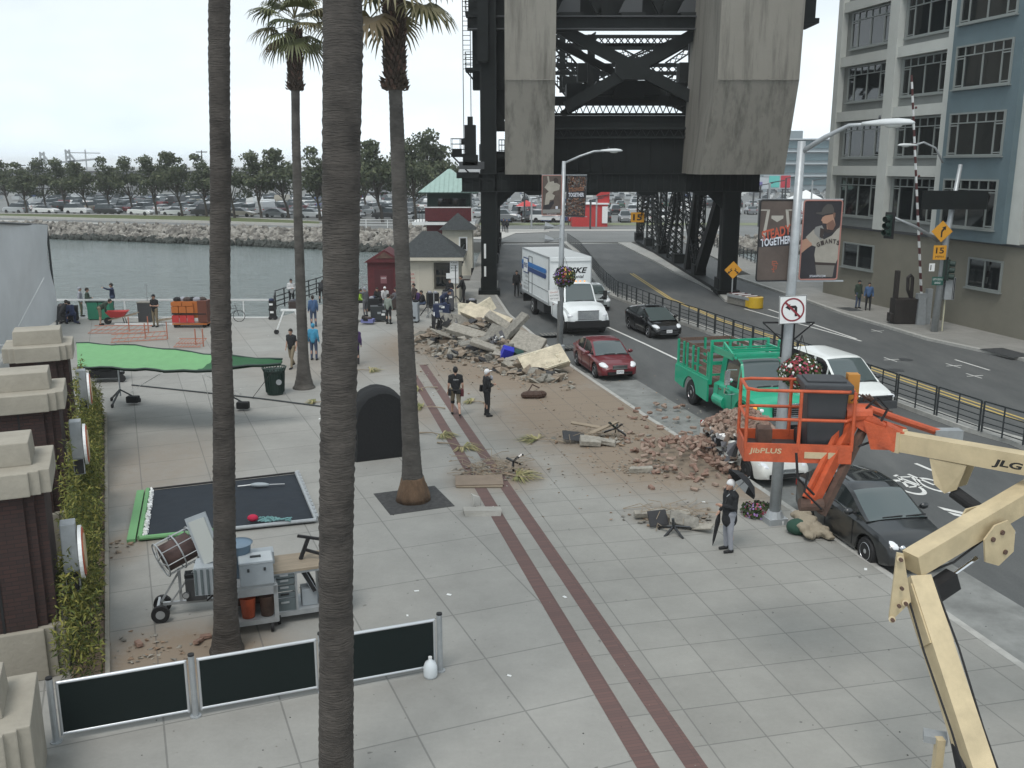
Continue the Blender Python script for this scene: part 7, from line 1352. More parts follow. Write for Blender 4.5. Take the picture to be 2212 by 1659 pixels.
for i in range(5):
 p=Vector((54+i*7,178,0));t=thing('white_tent',f'white peaked tent right of the bridge, {ordn(i + 1)} from the left','tent',p,0,'white tents');fbox(t,'wall',(0,0,1.3),(5,5,2.6),M['white']);q=MB();q.add([(-2.7,-2.7,2.6),(2.7,-2.7,2.6),(2.7,2.7,2.6),(-2.7,2.7,2.6),(0,0,4.3)],[(0,1,4),(1,2,4),(2,3,4),(3,0,4)],M['white']);q.build('roof',t)
for i,(x,yb,yt,Yd)in enumerate(((1639,470,400,140),(1657,500,395,120),(1695,440,385,150),(1752,440,390,150),(1133,470,400,150),(1288,480,425,140),(1275,485,432,135),(1148,480,430,135))):
 a,b_=W(x,yb,Yd),W(x,yt,Yd);q=MB();q.cyl((a.x,Yd,0),(a.x,Yd,b_.z),.13,M['galv']if i%2 else M['grey'],8);q.bar((a.x,Yd,b_.z),(a.x+1.8,Yd,b_.z+.3),.12,M['grey']);tag(q.build('street_light'),f'thin distant street light beyond the bridge, {ordn(i + 1)} of the scattered poles','street light','distant street lights')
a,b_=W(1236,458,140),W(1312,490,140);t=thing('red_kiosk','long red kiosk at the junction beyond the bridge','kiosk',((a.x+b_.x)/2,140,0));w=b_.x-a.x;fbox(t,'wall',(0,2,1.6),(w,4,3.2),M['red2']);fbox(t,'roof',(0,2,3.25),(w+.4,4.4,.14),M['white']);fbox(t,'white_sign',(w*.42,-.1,1.7),(.8,.1,2.4),M['white']);fbox(t,'roof_sign',(w*.36,.2,4.6),(1.9,.2,2.4),M['red2'])
t=thing('red_parasol','red parasol over a small stand beyond the bridge','parasol',V(1137,478));q=MB();q.lathe([(1.7,2.4),(.9,2.9),(.05,3.3)],M['red2'],8);q.build('canopy',t);q=MB();q.cyl((0,0,0),(0,0,3.2),.06,M['galv'],8);q.build('pole',t);fbox(t,'counter',(0,0,.6),(1.6,1.0,1.2),M['red2'])
lcar('pickup','white',V(1188,480),R(178),'white pickup truck crossing the junction beyond the bridge',None)
t=thing('notice_board','small red and white notice board in front of the red kiosk','sign',V(1244,487));fbox(t,'board',(0,0,1.1),(2.4,.1,.9),M['red2']);q=MB();text(q,'PARKING',M['white'],frameT((0,-.06,1.1),(1,0,0),(0,0,1)),w=2.0,h=.4);q.build('lettering',t);fbox(t,'post',(-1.1,0,.6),(.12,.12,1.2),M['grey'])
sheet('lawn',[(-8,143),(40,143),(44,149),(-10,149)],.02,mat('thin_grass',(.16,.18,.10),.95,nz=(1,.2)));sheet('pavement',[(-2,131),(30,131),(30,133.5),(-2,133.5)],.03,pw);sheet('pavement',[(-9,116),(-1.3,116),(.5,126),(5,128),(5,129.5),(-9,129.5)],.05,pw)
rail_run([V(900,497,FZ),V(560+350,500,FZ)][:1]+[V(1000,492,FZ)],'bank_railing','pale railing on the far bank left of the control tower',M['white'],(.4,.75,1.1),1.1,2,.07);rail_run([V(745,492,FZ),V(930,493,FZ)],'bank_railing','long white railing on the far bank behind the palms',M['white'],(.4,.75,1.1),1.1,2.4,.08)
rg=random.Random(77)
def slab(q,p,d,m,rot,j=.12,rg=rg):
 o=len(q.v);q.box(p,d,m,rot);s=min(d)*.0+j
 for i in range(o,o+8):q.v[i]=q.v[i]+Vector((rg.uniform(-s,s),rg.uniform(-s,s),rg.uniform(-s,s)*.4))*min(1,max(d))
def hull(q,p,s,m,rg=rg,n=11):
 bm=bmesh.new();[bm.verts.new((rg.uniform(-1,1)*s[0],rg.uniform(-1,1)*s[1],rg.uniform(-1,1)*s[2]))for _ in range(n)];bmesh.ops.convex_hull(bm,input=bm.verts);bm.verts.ensure_lookup_table();vs_=[v_ for v_ in bm.verts if v_.link_faces];ix={v_:i for i,v_ in enumerate(vs_)};q.add([tuple(v_.co)for v_ in vs_],[tuple(ix[v_]for v_ in f.verts)for f in bm.faces],m,Matrix.Translation(p));bm.free()
def lie(x,y,z=0):return V(x,y)+Vector((0,0,z))
def one(name,label,cat,fn,p,group=None):q=MB();q.T=Matrix.Identity(4);fn(q);q.v=[v_-p for v_ in q.v];o=q.build(name);o.location=p;return tag(o,label,cat,group)
tnr=mat('tan_rubble',(.235,.19,.145),.95,nz=(6,.3));rms=[M['rub'],tnr,M['rub2'],tnr]
q=MB()
def heapz(x,y):
 z=0
 for cx,cy,r,h in HP:d=math.hypot(x-cx,y-cy)/r;z=max(z,h*max(0,1-d*d))
 return z
HP=[]
for(x,y,r,h)in((1045,738,1.9,1.0),(975,732,1.7,.6),(1095,772,1.5,.7),(1015,760,1.8,.5),(1130,800,1.1,.35),(1165,815,.95,.2)):p=V(x,y);HP.append((p.x,p.y,r,h))
for i in range(3000):
 c_=HP[rg.randrange(len(HP))];a=rg.random()*6.28;r=c_[2]*1.15*math.sqrt(rg.random());x,y=c_[0]+math.cos(a)*r,c_[1]+math.sin(a)*r;s=rg.uniform(.05,.14)if i%9 else rg.uniform(.18,.32);hull(q,Vector((x,y,heapz(x,y)+s*.3)),(s*1.2,s,s*rg.uniform(.5,.9)),rms[rg.randrange(4)]if rg.random()<.93 else mat('dark_scrap',(.03,.03,.033),.6),rg,8)
for i in range(900):
 x,y=rg.uniform(860,1240),rg.uniform(722,850)
 if y<722+(x-860)*.25 or y>755+(x-860)*.25:continue
 s=rg.uniform(.04,.13);hull(q,lie(x,y,s*.3),(s*1.3,s,s*.6),rms[rg.randrange(4)],rg,8)
nn_=22
for cx,cy,r,h in HP:vs=[(cx+r*1.02*i/5*math.cos(a*.4),cy+r*1.02*i/5*math.sin(a*.4),heapz(cx+r*i/5*math.cos(a*.4),cy+r*i/5*math.sin(a*.4))-.06)for i in range(6)for a in range(16)];q.add(vs,[(i*16+j,i*16+(j+1)%16,(i+1)*16+(j+1)%16,(i+1)*16+j)for i in range(5)for j in range(16)],M['rub2'])
tag(q.build('broken_rubble'),kind='stuff')
def bigslab(x,y,z,d,m,rot,lab,nm='concrete_slab',relief=False):
 p=lie(x,y,z)
 def fn(q):
  T=Matrix.Translation(p)@Euler([R(a)for a in rot]).to_matrix().to_4x4();q.T=T;slab(q,(0,0,0),d,m,(0,0,0),.07)
  if relief:
   for k in range(60):hull(q,Vector((rg.uniform(-.4,.4)*d[0],rg.uniform(-.4,.4)*d[1],d[2]/2)),(rg.uniform(.06,.2),rg.uniform(.04,.1),.05),M['foams'],rg,8)
   for s in(-1,1):q.box((0,s*d[1]*.46,d[2]/2),(d[0]*.95,.06,.08),M['foams'])
 return bevel(one(nm,lab,'slab',fn,p,'large broken slabs in the rubble'),.02,1)
bigslab(1174,806,.52,(2.0,1.15,.28),M['foam'],(34,-14,16),'large cream moulded slab leaning on the right end of the heap',relief=True)
bigslab(1140,776,.72,(1.5,1.25,.26),M['rub'],(26,14,-22),'square grey brown slab tilted beside the cream moulded slab')
bigslab(1052,728,1.05,(2.6,1.0,.28),M['foam'],(26,16,-28),'long cream slab lying across the top of the heap')
bigslab(1022,716,1.1,(1.6,.8,.1),M['foams'],(58,8,12),'thin torn cream sheet standing at the back of the heap','torn_sheet');bigslab(1050,712,1.25,(1.0,.7,.08),M['foams'],(72,-24,28),'pointed cream scrap sticking up at the top of the heap','torn_sheet')
for i,(x,y,z,d,rot,lb)in enumerate(((1085,740,1.3,(.5,1.9,.3),(35,-30,60),'narrow grey beam leaning at the middle of the heap'),(1105,745,1.1,(2.2,.5,.22),(10,-38,35),'grey concrete beam slanting up behind the square slab'),(1010,745,.9,(2.0,.7,.3),(20,12,-20),'grey slab on the left front of the heap'),(1030,760,.7,(1.6,.5,.25),(10,-10,15),'short grey slab at the front of the heap'),(1060,772,.7,(1.9,.45,.2),(20,18,-5),'long thin slab at the lower front of the heap'),(985,725,1.0,(1.6,1.1,.16),(45,10,20),'grey sheet tilted beside the black scrap'),(1130,790,.6,(1.5,.5,.2),(10,-14,10),'narrow slab in front of the square slab'),(1075,755,1.0,(1.3,.9,.2),(55,10,-40),'upright broken slab in the centre of the heap'),(960,738,.6,(1.4,.8,.12),(15,20,50),'flat grey sheet on the left slope of the heap'))):bigslab(x,y+5,z*.8,d,M['rub2']if i%2 else M['rub'],rot,lb)
def scrap(q):
 for k in range(70):p=V(rg.uniform(935,1000),rg.uniform(712,735));p.z=heapz(p.x,p.y)+rg.uniform(0,.45);w=rg.uniform(.15,.5);q.add([(-w,-w*.3,0),(w,-w*.2,0),(w*.7,w*.4,w*.2),(-w*.6,w*.3,-w*.1)],[(0,1,2,3)],rg.choice([M['blackp'],M['black'],mat('scrap_grey',(.12,.12,.13),.5),M['white']]if k%6==0 else[M['blackp'],M['black'],M['black'],MATS['dark_scrap']]),Matrix.Translation(p)@Euler((rg.random()*3,rg.random()*3,rg.random()*6)).to_matrix().to_4x4())
one('black_scrap','tangle of black plastic and metal scrap on the left of the heap','scrap',scrap,V(965,728));
def mono(q):
 for k in range(30):p=V(rg.uniform(1060,1085),rg.uniform(752,775));p.z=heapz(p.x,p.y)+rg.uniform(.1,.4);q.box(p,(rg.uniform(.1,.4),rg.uniform(.05,.2),.06),rg.choice([M['blackp'],M['white'],MATS['scrap_grey']]),(rg.random()*3,rg.random()*3,rg.random()*3))
one('office_scrap','smashed black and white office equipment in the middle of the heap','scrap',mono,V(1072,765))
one('blue_crate','bright blue plastic crate wedged in the rubble heap','crate',lambda q:slab(q,lie(1096,783,.45),(.5,.4,.5),mat('bright_blue',(.02,.03,.42),.5),(.4,.3,.2),.05),V(1096,783));one('dark_sack','dark green sack in the rubble beside the blue crate','sack',lambda q:[hull(q,lie(1112+k*3,780+k,.35),(.3,.25,.25),mat('bottle_green',(.015,.06,.05),.7),rg)for k in range(4)],V(1115,782))
def bag(q):
 for k in range(9):q.ball(lie(1137+k*4,860-(k%3),.12),(.22,.17,.15),mat('brown_leather',(.055,.028,.018),.7,bump=(12,.6)),8,5)
 q.tube([lie(1140,858,.2),lie(1150,852,.4),lie(1165,854,.3)],.03,MATS['brown_leather'],5)
one('travel_bag','dark brown soft bag lying on the dirt in front of the heap','bag',bag,V(1153,862))
def starbase(x,y,lab,up=1,s=.36):
 p=V(x,y);t=thing('chair_base',lab,'chair base',p,rg.random()*3,'broken swivel chair bases');q=MB();T=Matrix.Translation((0,0,.16 if up else .3))@Euler((R(12),R(-10)if up else R(70),0)).to_matrix().to_4x4();q.T=T
 for k in range(5):a=k*1.2566;q.bar((0,0,.02),(math.cos(a)*s,math.sin(a)*s,-.1),.05,M['blackp']);q.ball((math.cos(a)*s,math.sin(a)*s,-.13),.035,M['black'],8,5)
 q.cyl((0,0,0),(0,0,.25),.035,M['grail'],10);q.build('star_base',t)
starbase(1330,945,'black chair base sticking up at the kerb side of the broken boards',0);starbase(1110,1018,'black chair base on the twig heap by the brown board',0,.3);starbase(1455,1152,'black chair base standing in front of the grey heap near the umbrella',1,.4)
def pile(nm,lab,x0,x1,y0,y1,n,smax,ms,extra=None):
 p0=V((x0+x1)/2,(y0+y1)/2)
 def fn(q):
  for k in range(n):s=rg.uniform(.02,smax);hull(q,lie((x0+x1)/2+rg.gauss(0,.3)*(x1-x0),(y0+y1)/2+rg.gauss(0,.28)*(y1-y0),s*.5),(s*1.4,s,s*.6),ms[rg.randrange(len(ms))],rg,8)
  if extra:extra(q)
 q=MB();fn(q);tag(q.build(nm),kind='stuff')
def ex(items):
 def f(q):
  for x,y,z,d,r_,m in items:slab(q,lie(x,y,z),d,m,[R(a)for a in r_],.06)
 return f
gm_=[M['rub'],tnr,M['dirt'],M['rub2']]
pile('small_rubble','',1225,1360,935,965,90,.10,gm_);pile('small_rubble','',1000,1140,1000,1040,260,.06,gm_);pile('small_rubble','',1385,1510,1105,1130,240,.07,gm_);pile('small_rubble','',1340,1430,1000,1022,200,.05,gm_);pile('small_rubble','',240,290,1160,1200,16,.07,gm_);pile('small_rubble','',230,420,1370,1440,60,.05,gm_);pile('small_rubble','',1150,1600,850,1060,520,.035,gm_);pile('small_rubble','',880,1250,730,860,300,.05,gm_)
for x,y,z,d,r_,m,lb in((1240,955,.2,(.8,.5,.05),(20,10,10),MATS['dark_scrap'],'dark bent board at the left of the broken boards'),(1265,940,.35,(.1,1.1,.05),(0,-35,60),M['wood'],'thin plank sticking up from the broken boards'),(1290,948,.3,(1.5,.15,.06),(5,-18,20),M['wood'],'long plank across the broken boards'),(1275,962,.15,(.7,.5,.16),(8,5,0),M['rub'],'grey block in the middle of the broken boards'),(1310,962,.12,(.6,.3,.14),(0,8,-15),M['rub'],'small grey block by the upright chair base'),(1395,1120,.12,(.6,.2,.14),(0,0,5),M['rub'],'grey kerb stone on the left of the grey heap'),(1450,1122,.14,(.95,.35,.16),(4,0,0),M['rub'],'long grey block on the grey heap'),(1478,1140,.2,(.7,.38,.08),(30,12,-14),M['rub2'],'grey sheet propped behind the chair base'),(1512,1146,.1,(.6,.25,.05),(14,-10,-30),M['rub'],'thin grey strip between the chair base and the umbrella'),(1420,1137,.22,(.5,.4,.05),(60,0,20),MATS['dark_scrap'],'dark panel under the grey heap'),(1385,1020,.08,(.7,.22,.14),(0,0,8),M['rub'],'grey block at the foot of the brick heap'),(1575,1000,.5,(.5,.12,.9),(10,15,10),M['brick2'],'upright broken brick slab beside the crushed car')):
 p=lie(x,y,z);bevel(one('broken_board' if m in(M['wood'],MATS['dark_scrap'])else 'concrete_block',lb,'board' if m is M['wood']else 'block',lambda q:slab(q,p,d,m,[R(a)for a in r_],.05),p),.012,1)
bd=V(1035,1043);one('plywood_board','flat brown board lying across the brick paving strips','board',lambda q:(q.box((bd.x,bd.y,.08),(1.35,.75,.03),mat('brown_board',(.21,.165,.125),.9,nz=(3,.12)),(R(3),0,R(4))),q.box((bd.x+.02,bd.y-.2,.03),(1.3,.5,.03),M['wood'],(0,0,R(1)))),bd)
pb_=V(1042,1110);one('pavement_slab','long pale concrete slab lying over the left brick strip','slab',lambda q:slab(q,pb_+Vector((0,0,.07)),(.95,.34,.13),M['conc'],(0,0,R(3)),.04),pb_);pb_2=V(1024,1092);one('concrete_chunk','small pale chunk of concrete standing behind the long slab','chunk',lambda q:hull(q,pb_2+Vector((0,0,.14)),(.2,.12,.17),mat('pale_chunk',(.42,.41,.38),.9),rg,14),pb_2)
fl_=[mat('dry_frond_'+k,v,.8)for k,v in dict(a=(.30,.27,.11),b=(.38,.33,.17),c=(.17,.18,.07)).items()]
def frond(x,y,az,s,lab):
 p=V(x,y)
 def fn(q):
  d=Vector((math.cos(R(az)),math.sin(R(az)),0));sd2=Vector((-d.y,d.x,0));q.tube([p-d*s*1.1+Vector((0,0,.04)),p-d*s*.5+Vector((0,0,.09)),p+Vector((0,0,.05))],[.03,.02,.015],M['wood'],5)
  for k in range(46):a=R(rg.uniform(-100,100));dr=d*math.cos(a)+sd2*math.sin(a);L_=s*rg.uniform(.6,1.05)*(1-.25*abs(a)/1.75);w=dr.cross(Vector((0,0,1)))*.02;h1=rg.uniform(.03,.16);e=p+dr*L_+Vector((0,0,.02));m_=p+dr*L_*.5+Vector((0,0,h1));q.add([p-w*.3+Vector((0,0,.04)),p+w*.3+Vector((0,0,.04)),m_+w,m_-w,e],[(0,1,2,3),(3,2,4)],fl_[rg.randrange(3)])
 one('palm_frond',lab,'palm frond',fn,p,'dry palm fronds on the plaza')
for a in((905,842,200,.7,'dry palm frond just right of the crowned palm trunk, upper one'),(912,882,170,.8,'dry palm frond beside the crowned palm trunk, lower one'),(955,942,-20,.75,'dry palm frond with its stalk to the left, left of the strips'),(1000,968,-30,.9,'dry palm frond lying over the brick strips behind the board'),(1020,870,160,.5,'small dry frond behind the two standing men'),(1160,952,160,.9,'pale palm frond alone in the middle of the plaza'),(1115,1030,-8,1.0,'large palm frond at the right of the brown board'),(800,802,10,.8,'dry frond left of the far dirt patch'),(680,872,170,.5,'dry frond at the foot of the far palm')):frond(*a)
q=MB()
for x0,x1,y0,y1,n in((995,1120,1000,1035,40),(1230,1330,935,960,20),(1385,1500,1100,1130,25)):
 for k in range(n):p=lie(rg.uniform(x0,x1),rg.uniform(y0,y1),rg.uniform(.03,.3));a=rg.random()*6.28;q.tube([p,p+Vector((math.cos(a)*.4,math.sin(a)*.4,rg.uniform(-.1,.2))),p+Vector((math.cos(a+.3)*.8,math.sin(a+.3)*.8,0))],.009,M['wood'],4)
tag(q.build('scattered_twigs'),kind='stuff')
def brick_me(i):
 bm=bmesh.new();bmesh.ops.create_cube(bm,size=1);bmesh.ops.scale(bm,vec=(.215,.105,.072),verts=bm.verts);[setattr(v_,'co',v_.co+Vector((rg.uniform(-1,1),rg.uniform(-1,1),rg.uniform(-1,1)))*.010)for v_ in bm.verts];bmesh.ops.bevel(bm,geom=bm.edges,offset=.007,segments=1,affect='EDGES');me=bpy.data.meshes.new('loose_brick');bm.to_mesh(me);bm.free();me.materials.append(M['brick']if i%2 else M['brick2']);return me
bms=[brick_me(i)for i in range(6)]
bp=V(1500,990);cc=V(1580,965)
def bh(x,y):d=math.hypot((x-bp.x)/1.9,(y-bp.y)/2.0);d2=math.hypot((x-cc.x)/1.0,(y-cc.y)/1.5);return max(.42*max(0,1-d*d),.75*max(0,1-d2*d2))
def put_brick(p,label,tilt=.5,group='loose bricks'):
 o=bpy.data.objects.new('loose_brick',bms[rg.randrange(6)]);COL.objects.link(o);o.location=p;o.rotation_euler=(rg.gauss(0,tilt),rg.gauss(0,tilt),rg.random()*6.28);tag(o,label,'brick',group)
for k in range(215):
 a=rg.random()*6.28;r=math.sqrt(rg.random());x,y=bp.x+math.cos(a)*r*2.0,bp.y+math.sin(a)*r*2.3;put_brick(Vector((x,y,bh(x,y)+.05)),'loose brick in the spread heap between the pavement and the crushed white car',.45,'bricks of the spread heap')
for k in range(38):x,y=rg.uniform(1340,1500),rg.uniform(870,965);put_brick(lie(x,y,.045),'brick scattered on the dirt behind the spread brick heap',.15,'scattered bricks')
for x,y,lb in((1407,1056,'pale brick lying alone on clean paving before the heap'),(1500,1060,'lone brick in front of the heap, left of the pair'),(1545,1050,'left brick of the pair in front of the crushed car'),(1570,1058,'right brick of the pair in front of the crushed car'),(300,1395,'brick lying before the left hedge'),(430,1390,'left pale brick beside the left palm foot'),(445,1380,'right pale brick beside the left palm foot')):put_brick(lie(x,y,.05),lb,.1)
q=MB()
cvec=Vector((math.cos(KB),math.sin(KB),0));cn=Vector((-cvec.y,cvec.x,0));cpos=Vector(crush.location)
for k in range(520):
 u_,w_=rg.gauss(-.55,.75),rg.gauss(-.05,.42)
 if abs(w_)>.95 or u_>.75 or u_<-2.0:continue
 p=cpos+cvec*u_+cn*w_;p.z=.72+.62*max(0,1-(w_/.95)**2)*max(0,1-((u_+.55)/1.5)**2)+rg.uniform(-.05,.05);T=Matrix.Translation(p)@Euler((rg.gauss(0,.6),rg.gauss(0,.6),rg.random()*6)).to_matrix().to_4x4();s=1.0 if rg.random()<.85 else 1.6;q.T=T;q.box((0,0,0),(.21*s,.11*s,.075*s),M['brick']if rg.random()<.45 else M['brick2'])
for k in range(160):u_=rg.uniform(-1.6,1.0);p=cpos+cvec*u_-cn*rg.uniform(.75,1.35);p.z=rg.uniform(.05,.7)*(1.35-abs((p-cpos).dot(cn)))/.6;p.z=max(.04,min(.75,p.z));q.T=Matrix.Translation(p)@Euler((rg.gauss(0,.6),rg.gauss(0,.6),rg.random()*6)).to_matrix().to_4x4();q.box((0,0,0),(.21,.11,.075),M['brick']if rg.random()<.5 else M['brick2'])
q.T=Matrix();tag(q.build('heaped_bricks'),kind='stuff')
def crumple(q):
 for k in range(46):p=cpos+cvec*rg.uniform(-.7,1.0)-cn*rg.uniform(.7,1.15);p.z=rg.uniform(.25,.85);w=rg.uniform(.1,.28);q.add([(-w,-w*.5,0),(w,-w*.4,.03),(w*.6,w*.6,-.04),(-w*.5,w*.5,.05)],[(0,1,2),(0,2,3)],rg.choice([P5['m'],M['white'],MATS['scrap_grey'],M['black']]),Matrix.Translation(p)@Euler((rg.random()*3,rg.random()*3,rg.random()*6)).to_matrix().to_4x4())
one('crumpled_panel','crumpled white body panels under the bricks beside the crushed car','car panel',crumple,cpos.copy())
sp_=V(1745,1160);t=thing('canvas_sack','tan canvas cloth over a green bag at the kerb beside the dark hatchback','sack',sp_);tn=mat('tan_canvas',(.27,.23,.17),.9,bump=(7,1.));q=MB();q.ball(lie(1722,1152,.17)-sp_,(.28,.25,.2),mat('green_canvas',(.02,.06,.04),.9),12,8);q.build('green_bag',t,True);q=MB()
for k,(x,y,z,r)in enumerate(((1728,1138,.32,.2),(1738,1146,.27,.24),(1752,1152,.2,.25),(1766,1158,.15,.22),(1778,1162,.12,.17),(1792,1168,.09,.1),(1748,1166,.12,.15),(1738,1156,.2,.2))):q.ball(lie(x,y,z)-sp_,(r*1.35,r*1.1,r*.6),tn,10,6,Euler((rg.random()*.4,rg.random()*.4,rg.random()*3)).to_matrix().to_4x4())
o=remesh(q,.022,'canvas_cloth',t,tn,1)
for v_ in o.data.vertices:v_.co.z=max(.005,v_.co.z+.035*noise.noise(v_.co*9));v_.co.x+=.04*noise.noise(v_.co*7+Vector((9,0,0)))
for x,y,lb in((1690,1134,'white paper cup at the foot of the near lamp post, right one'),(1684,1127,'white paper cup behind the other at the near lamp post')):q=MB();q.lathe([(.03,0),(.042,.11),(.045,.115),(.036,.11)],M['white'],12,V(x,y));tag(q.build('paper_cup'),lb,'cup','paper cups')
q=MB()
for x,y in((900,1277),(1220,1290),(1520,1085),(500,1135),(700,1050),(565,1060),(970,1285),(1405,1110),(520,840),(690,905),(385,730),(580,725),(880,1330),(1345,930),(480,978),(935,848),(1065,1095),(1870,1230),(2000,1600),(1100,1460)):p=lie(x,y,.008);w=rg.uniform(.04,.1);q.box(p,(w,w*.6,.006),M['white'],(rg.uniform(-.1,.1),rg.uniform(-.1,.1),rg.random()*6))
for k in range(260):p=lie(rg.uniform(250,2150),rg.uniform(900,1655),.004);w=rg.uniform(.006,.022);q.box(p,(w,w,.006),M['rub2']if k%3 else M['black'],(0,0,rg.random()*6))
tag(q.build('litter_specks'),kind='stuff')
for i,(a,b_,h,lb)in enumerate((((190,722),(315,722),1.0,'orange tube barricade lying behind the green canopy, left one'),((240,742),(362,735),1.0,'orange lattice barricade between the canopy and the quay'),((375,752),(434,752),.9,'small orange barricade just behind the green canopy'))):
 p,s_=V(*a),V(*b_);d=s_-p;t=thing('orange_barricade',lb,'barricade',p,math.atan2(d.y,d.x),'orange barricades');L_=d.length;om=mat('barricade_orange',(.42,.15,.09),.6);q=MB();[q.cyl((0,y_,.06+z),(L_,y_*1.1,.06+z),.02,om,6)for y_,z in((0,0),(.9,.25),(.45,.1))];[q.bar((L_*k/9,0,.06),(L_*(k+1)/9,.9,.3),.018,om)for k in range(9)];q.build('barricade_frame',t);q=MB();q.cyl((L_,.4,0),(L_,.4,.9),.03,om,6);q.cyl((L_*.6,.9,0),(L_*.6,.9,.8),.03,om,6);q.build('foot',t)
def cap_(q,a,b_,ra,rb,n=10):m=M['skin'];q.tube([a,b_],[ra,rb],m,n);q.ball(a,ra,m,n,6);q.ball(b_,rb,m,n,6)
cl_={k:mat('cloth_'+k,v,.9,bump=(9,.5))for k,v in dict(black=(.013,.014,.016),navy=(.02,.03,.07),blue=(.05,.10,.2),cyan=(.05,.25,.4),grey=(.10,.10,.11),lgrey=(.27,.28,.31),khaki=(.20,.165,.11),dkgreen=(.03,.05,.035),olive=(.1,.11,.07),purple=(.06,.03,.11),white=(.5,.5,.5),plaid=(.2,.23,.2),denim=(.05,.07,.12),brown=(.06,.045,.04),hivis=(.3,.5,.05)).items()}
def person(label,p,face,top='black',legs='black',hat=None,pose='stand',near=False,H=1.76,short=False,hair='hair',sleeve='long',group=None,bag=None,lean=0,coat=False):
 t=thing('person',label,'person',p,R(face),group);s=H/1.76;Vv=lambda x,y,z:Vector((x,y,z))*s;dz=0
 hip,kn,an={},{},{}
 for sd_,k in((1,'l'),(-1,'r')):hip[k]=Vv(0,.09*sd_,.92);kn[k]=Vv(.02,.11*sd_,.50);an[k]=Vv(-.01,.12*sd_,.09)
 if pose=='walk':kn['l']=Vv(.16,.10,.52);an['l']=Vv(.24,.11,.10);kn['r']=Vv(-.04,-.10,.50);an['r']=Vv(-.30,-.11,.16)
 if pose in('sit','kneel'):
  dz=-.42 if pose=='sit' else-.35
  for sd_,k in((1,'l'),(-1,'r')):hip[k]=Vv(0,.1*sd_,.50 if pose=='sit' else .57);kn[k]=Vv(.40,.13*sd_,.48)if pose=='sit' or sd_>0 else Vv(.1,-.13,.1);an[k]=Vv(.42,.13*sd_,.09)if pose=='sit' or sd_>0 else Vv(-.3,-.13,.1)
 L_=R(lean+(55 if pose=='bend' else 12 if pose in('sit','push')else 25 if pose=='kneel' else 0));pel=(hip['l']+hip['r'])/2
 def up(x,y,z):v_=Vv(x,y,z-.95);return pel+Vector((v_.x*math.cos(L_)+v_.z*math.sin(L_),v_.y,-v_.x*math.sin(L_)+v_.z*math.cos(L_)))
 sh={'l':up(-.01,.18,1.42),'r':up(-.01,-.18,1.42)};el,wr={},{}
 for sd_,k in((1,'l'),(-1,'r')):
  el[k]=up(-.04,.24*sd_,1.14);wr[k]=up(.05,.25*sd_,.90)
  if pose in('arms','umbrella'):el[k]=up(.0,.25*sd_,1.15);wr[k]=up(.22,.06*sd_,1.18)
  if pose in('bend','push','sit','kneel'):el[k]=up(.18,.2*sd_,1.18);wr[k]=up(.38,.14*sd_,1.08)
 if pose=='point':el['l']=up(.2,.3,1.45);wr['l']=up(.42,.36,1.55)
 if pose=='bags':el['l']=up(-.04,.27,1.15);wr['l']=up(.08,.30,.95)
 if pose=='umbrella':el['r']=up(-.02,-.24,1.15);wr['r']=up(.12,-.24,.95)
 hc=up(.02,0,1.64);vx=.011 if near else .02;hd=R(18 if near else 5)
 b_=MB();b_.ball(hc,Vector((.098,.078,.118))*s,M['skin'],14,10);b_.ball(hc+Vv(.03,0,-.06),Vv(.065,.055,.06),M['skin'],10,6);cap_(b_,up(-.01,0,1.46),hc+Vv(-.01,0,-.08),.055*s,.05*s);b_.ball(hc+Vv(.1,0,-.012),Vv(.022,.014,.024),M['skin'],8,5)
 for y in(.078,-.078):b_.ball(hc+Vv(-.005,y,-.005),Vv(.018,.012,.03),M['skin'],8,5)
 if near:b_.ball(hc+Vv(.085,0,-.06),Vv(.014,.026,.012),M['skin'],8,5);b_.ball(hc+Vv(.075,0,-.1),Vv(.03,.03,.02),M['skin'],8,5)
 def torso(q,g):
  cap_(q,hip['l']*.5+hip['r']*.5+Vector((0,0,.02)),up(0,0,1.12),.135*s+g,.135*s+g,12);cap_(q,up(0,.03,1.12),up(0,.09,1.36),.12*s+g,.105*s+g);cap_(q,up(0,-.03,1.12),up(0,-.09,1.36),.12*s+g,.105*s+g);cap_(q,up(-.01,.06,1.44),sh['l'],.07*s+g,.06*s+g);cap_(q,up(-.01,-.06,1.44),sh['r'],.07*s+g,.06*s+g)
 torso(b_,-.01)
 for k in 'lr':
  cap_(b_,sh[k],el[k],.048*s,.038*s);cap_(b_,el[k],wr[k],.038*s,.026*s);cap_(b_,hip[k],kn[k],.085*s,.055*s);cap_(b_,kn[k],an[k],.055*s,.035*s);cap_(b_,kn[k].lerp(an[k],.15)-Vector((.02,0,0)),kn[k].lerp(an[k],.45)-Vector((.025,0,0)),.05*s,.045*s);cap_(b_,an[k]-Vv(.03,0,.04),an[k]+Vv(.13,0,-.05),.038*s,.03*s)
  hd_=(wr[k]-el[k]).normalized();sdv=hd_.cross(Vector((1,0,0))).normalized()if abs(hd_.x)<.8 else Vector((0,1,0));pm=wr[k]+hd_*.075*s;cap_(b_,wr[k]+hd_*.02,pm,.026*s,.032*s)
  if near:
   sg=1 if k=='l' else-1;crl=Vector((.55,0,0))if abs(hd_.x)<.8 else Vector((0,0,-.6))
   for f_,(o_,ln)in enumerate(((-.027,.062),(-.009,.072),(.009,.068),(.026,.052))):a=pm+sdv*o_*s;m1=a+hd_*ln*.55*s+crl*.012;cap_(b_,a,m1,.0105*s,.0095*s,6);cap_(b_,m1,m1+hd_*ln*.4*s+crl*.035*s,.0095*s,.008*s,6)
   a=wr[k]+hd_*.03-sdv*.03*sg;cap_(b_,a,a+hd_*.035+crl*.04-sdv*.02*sg,.012*s,.009*s,6)
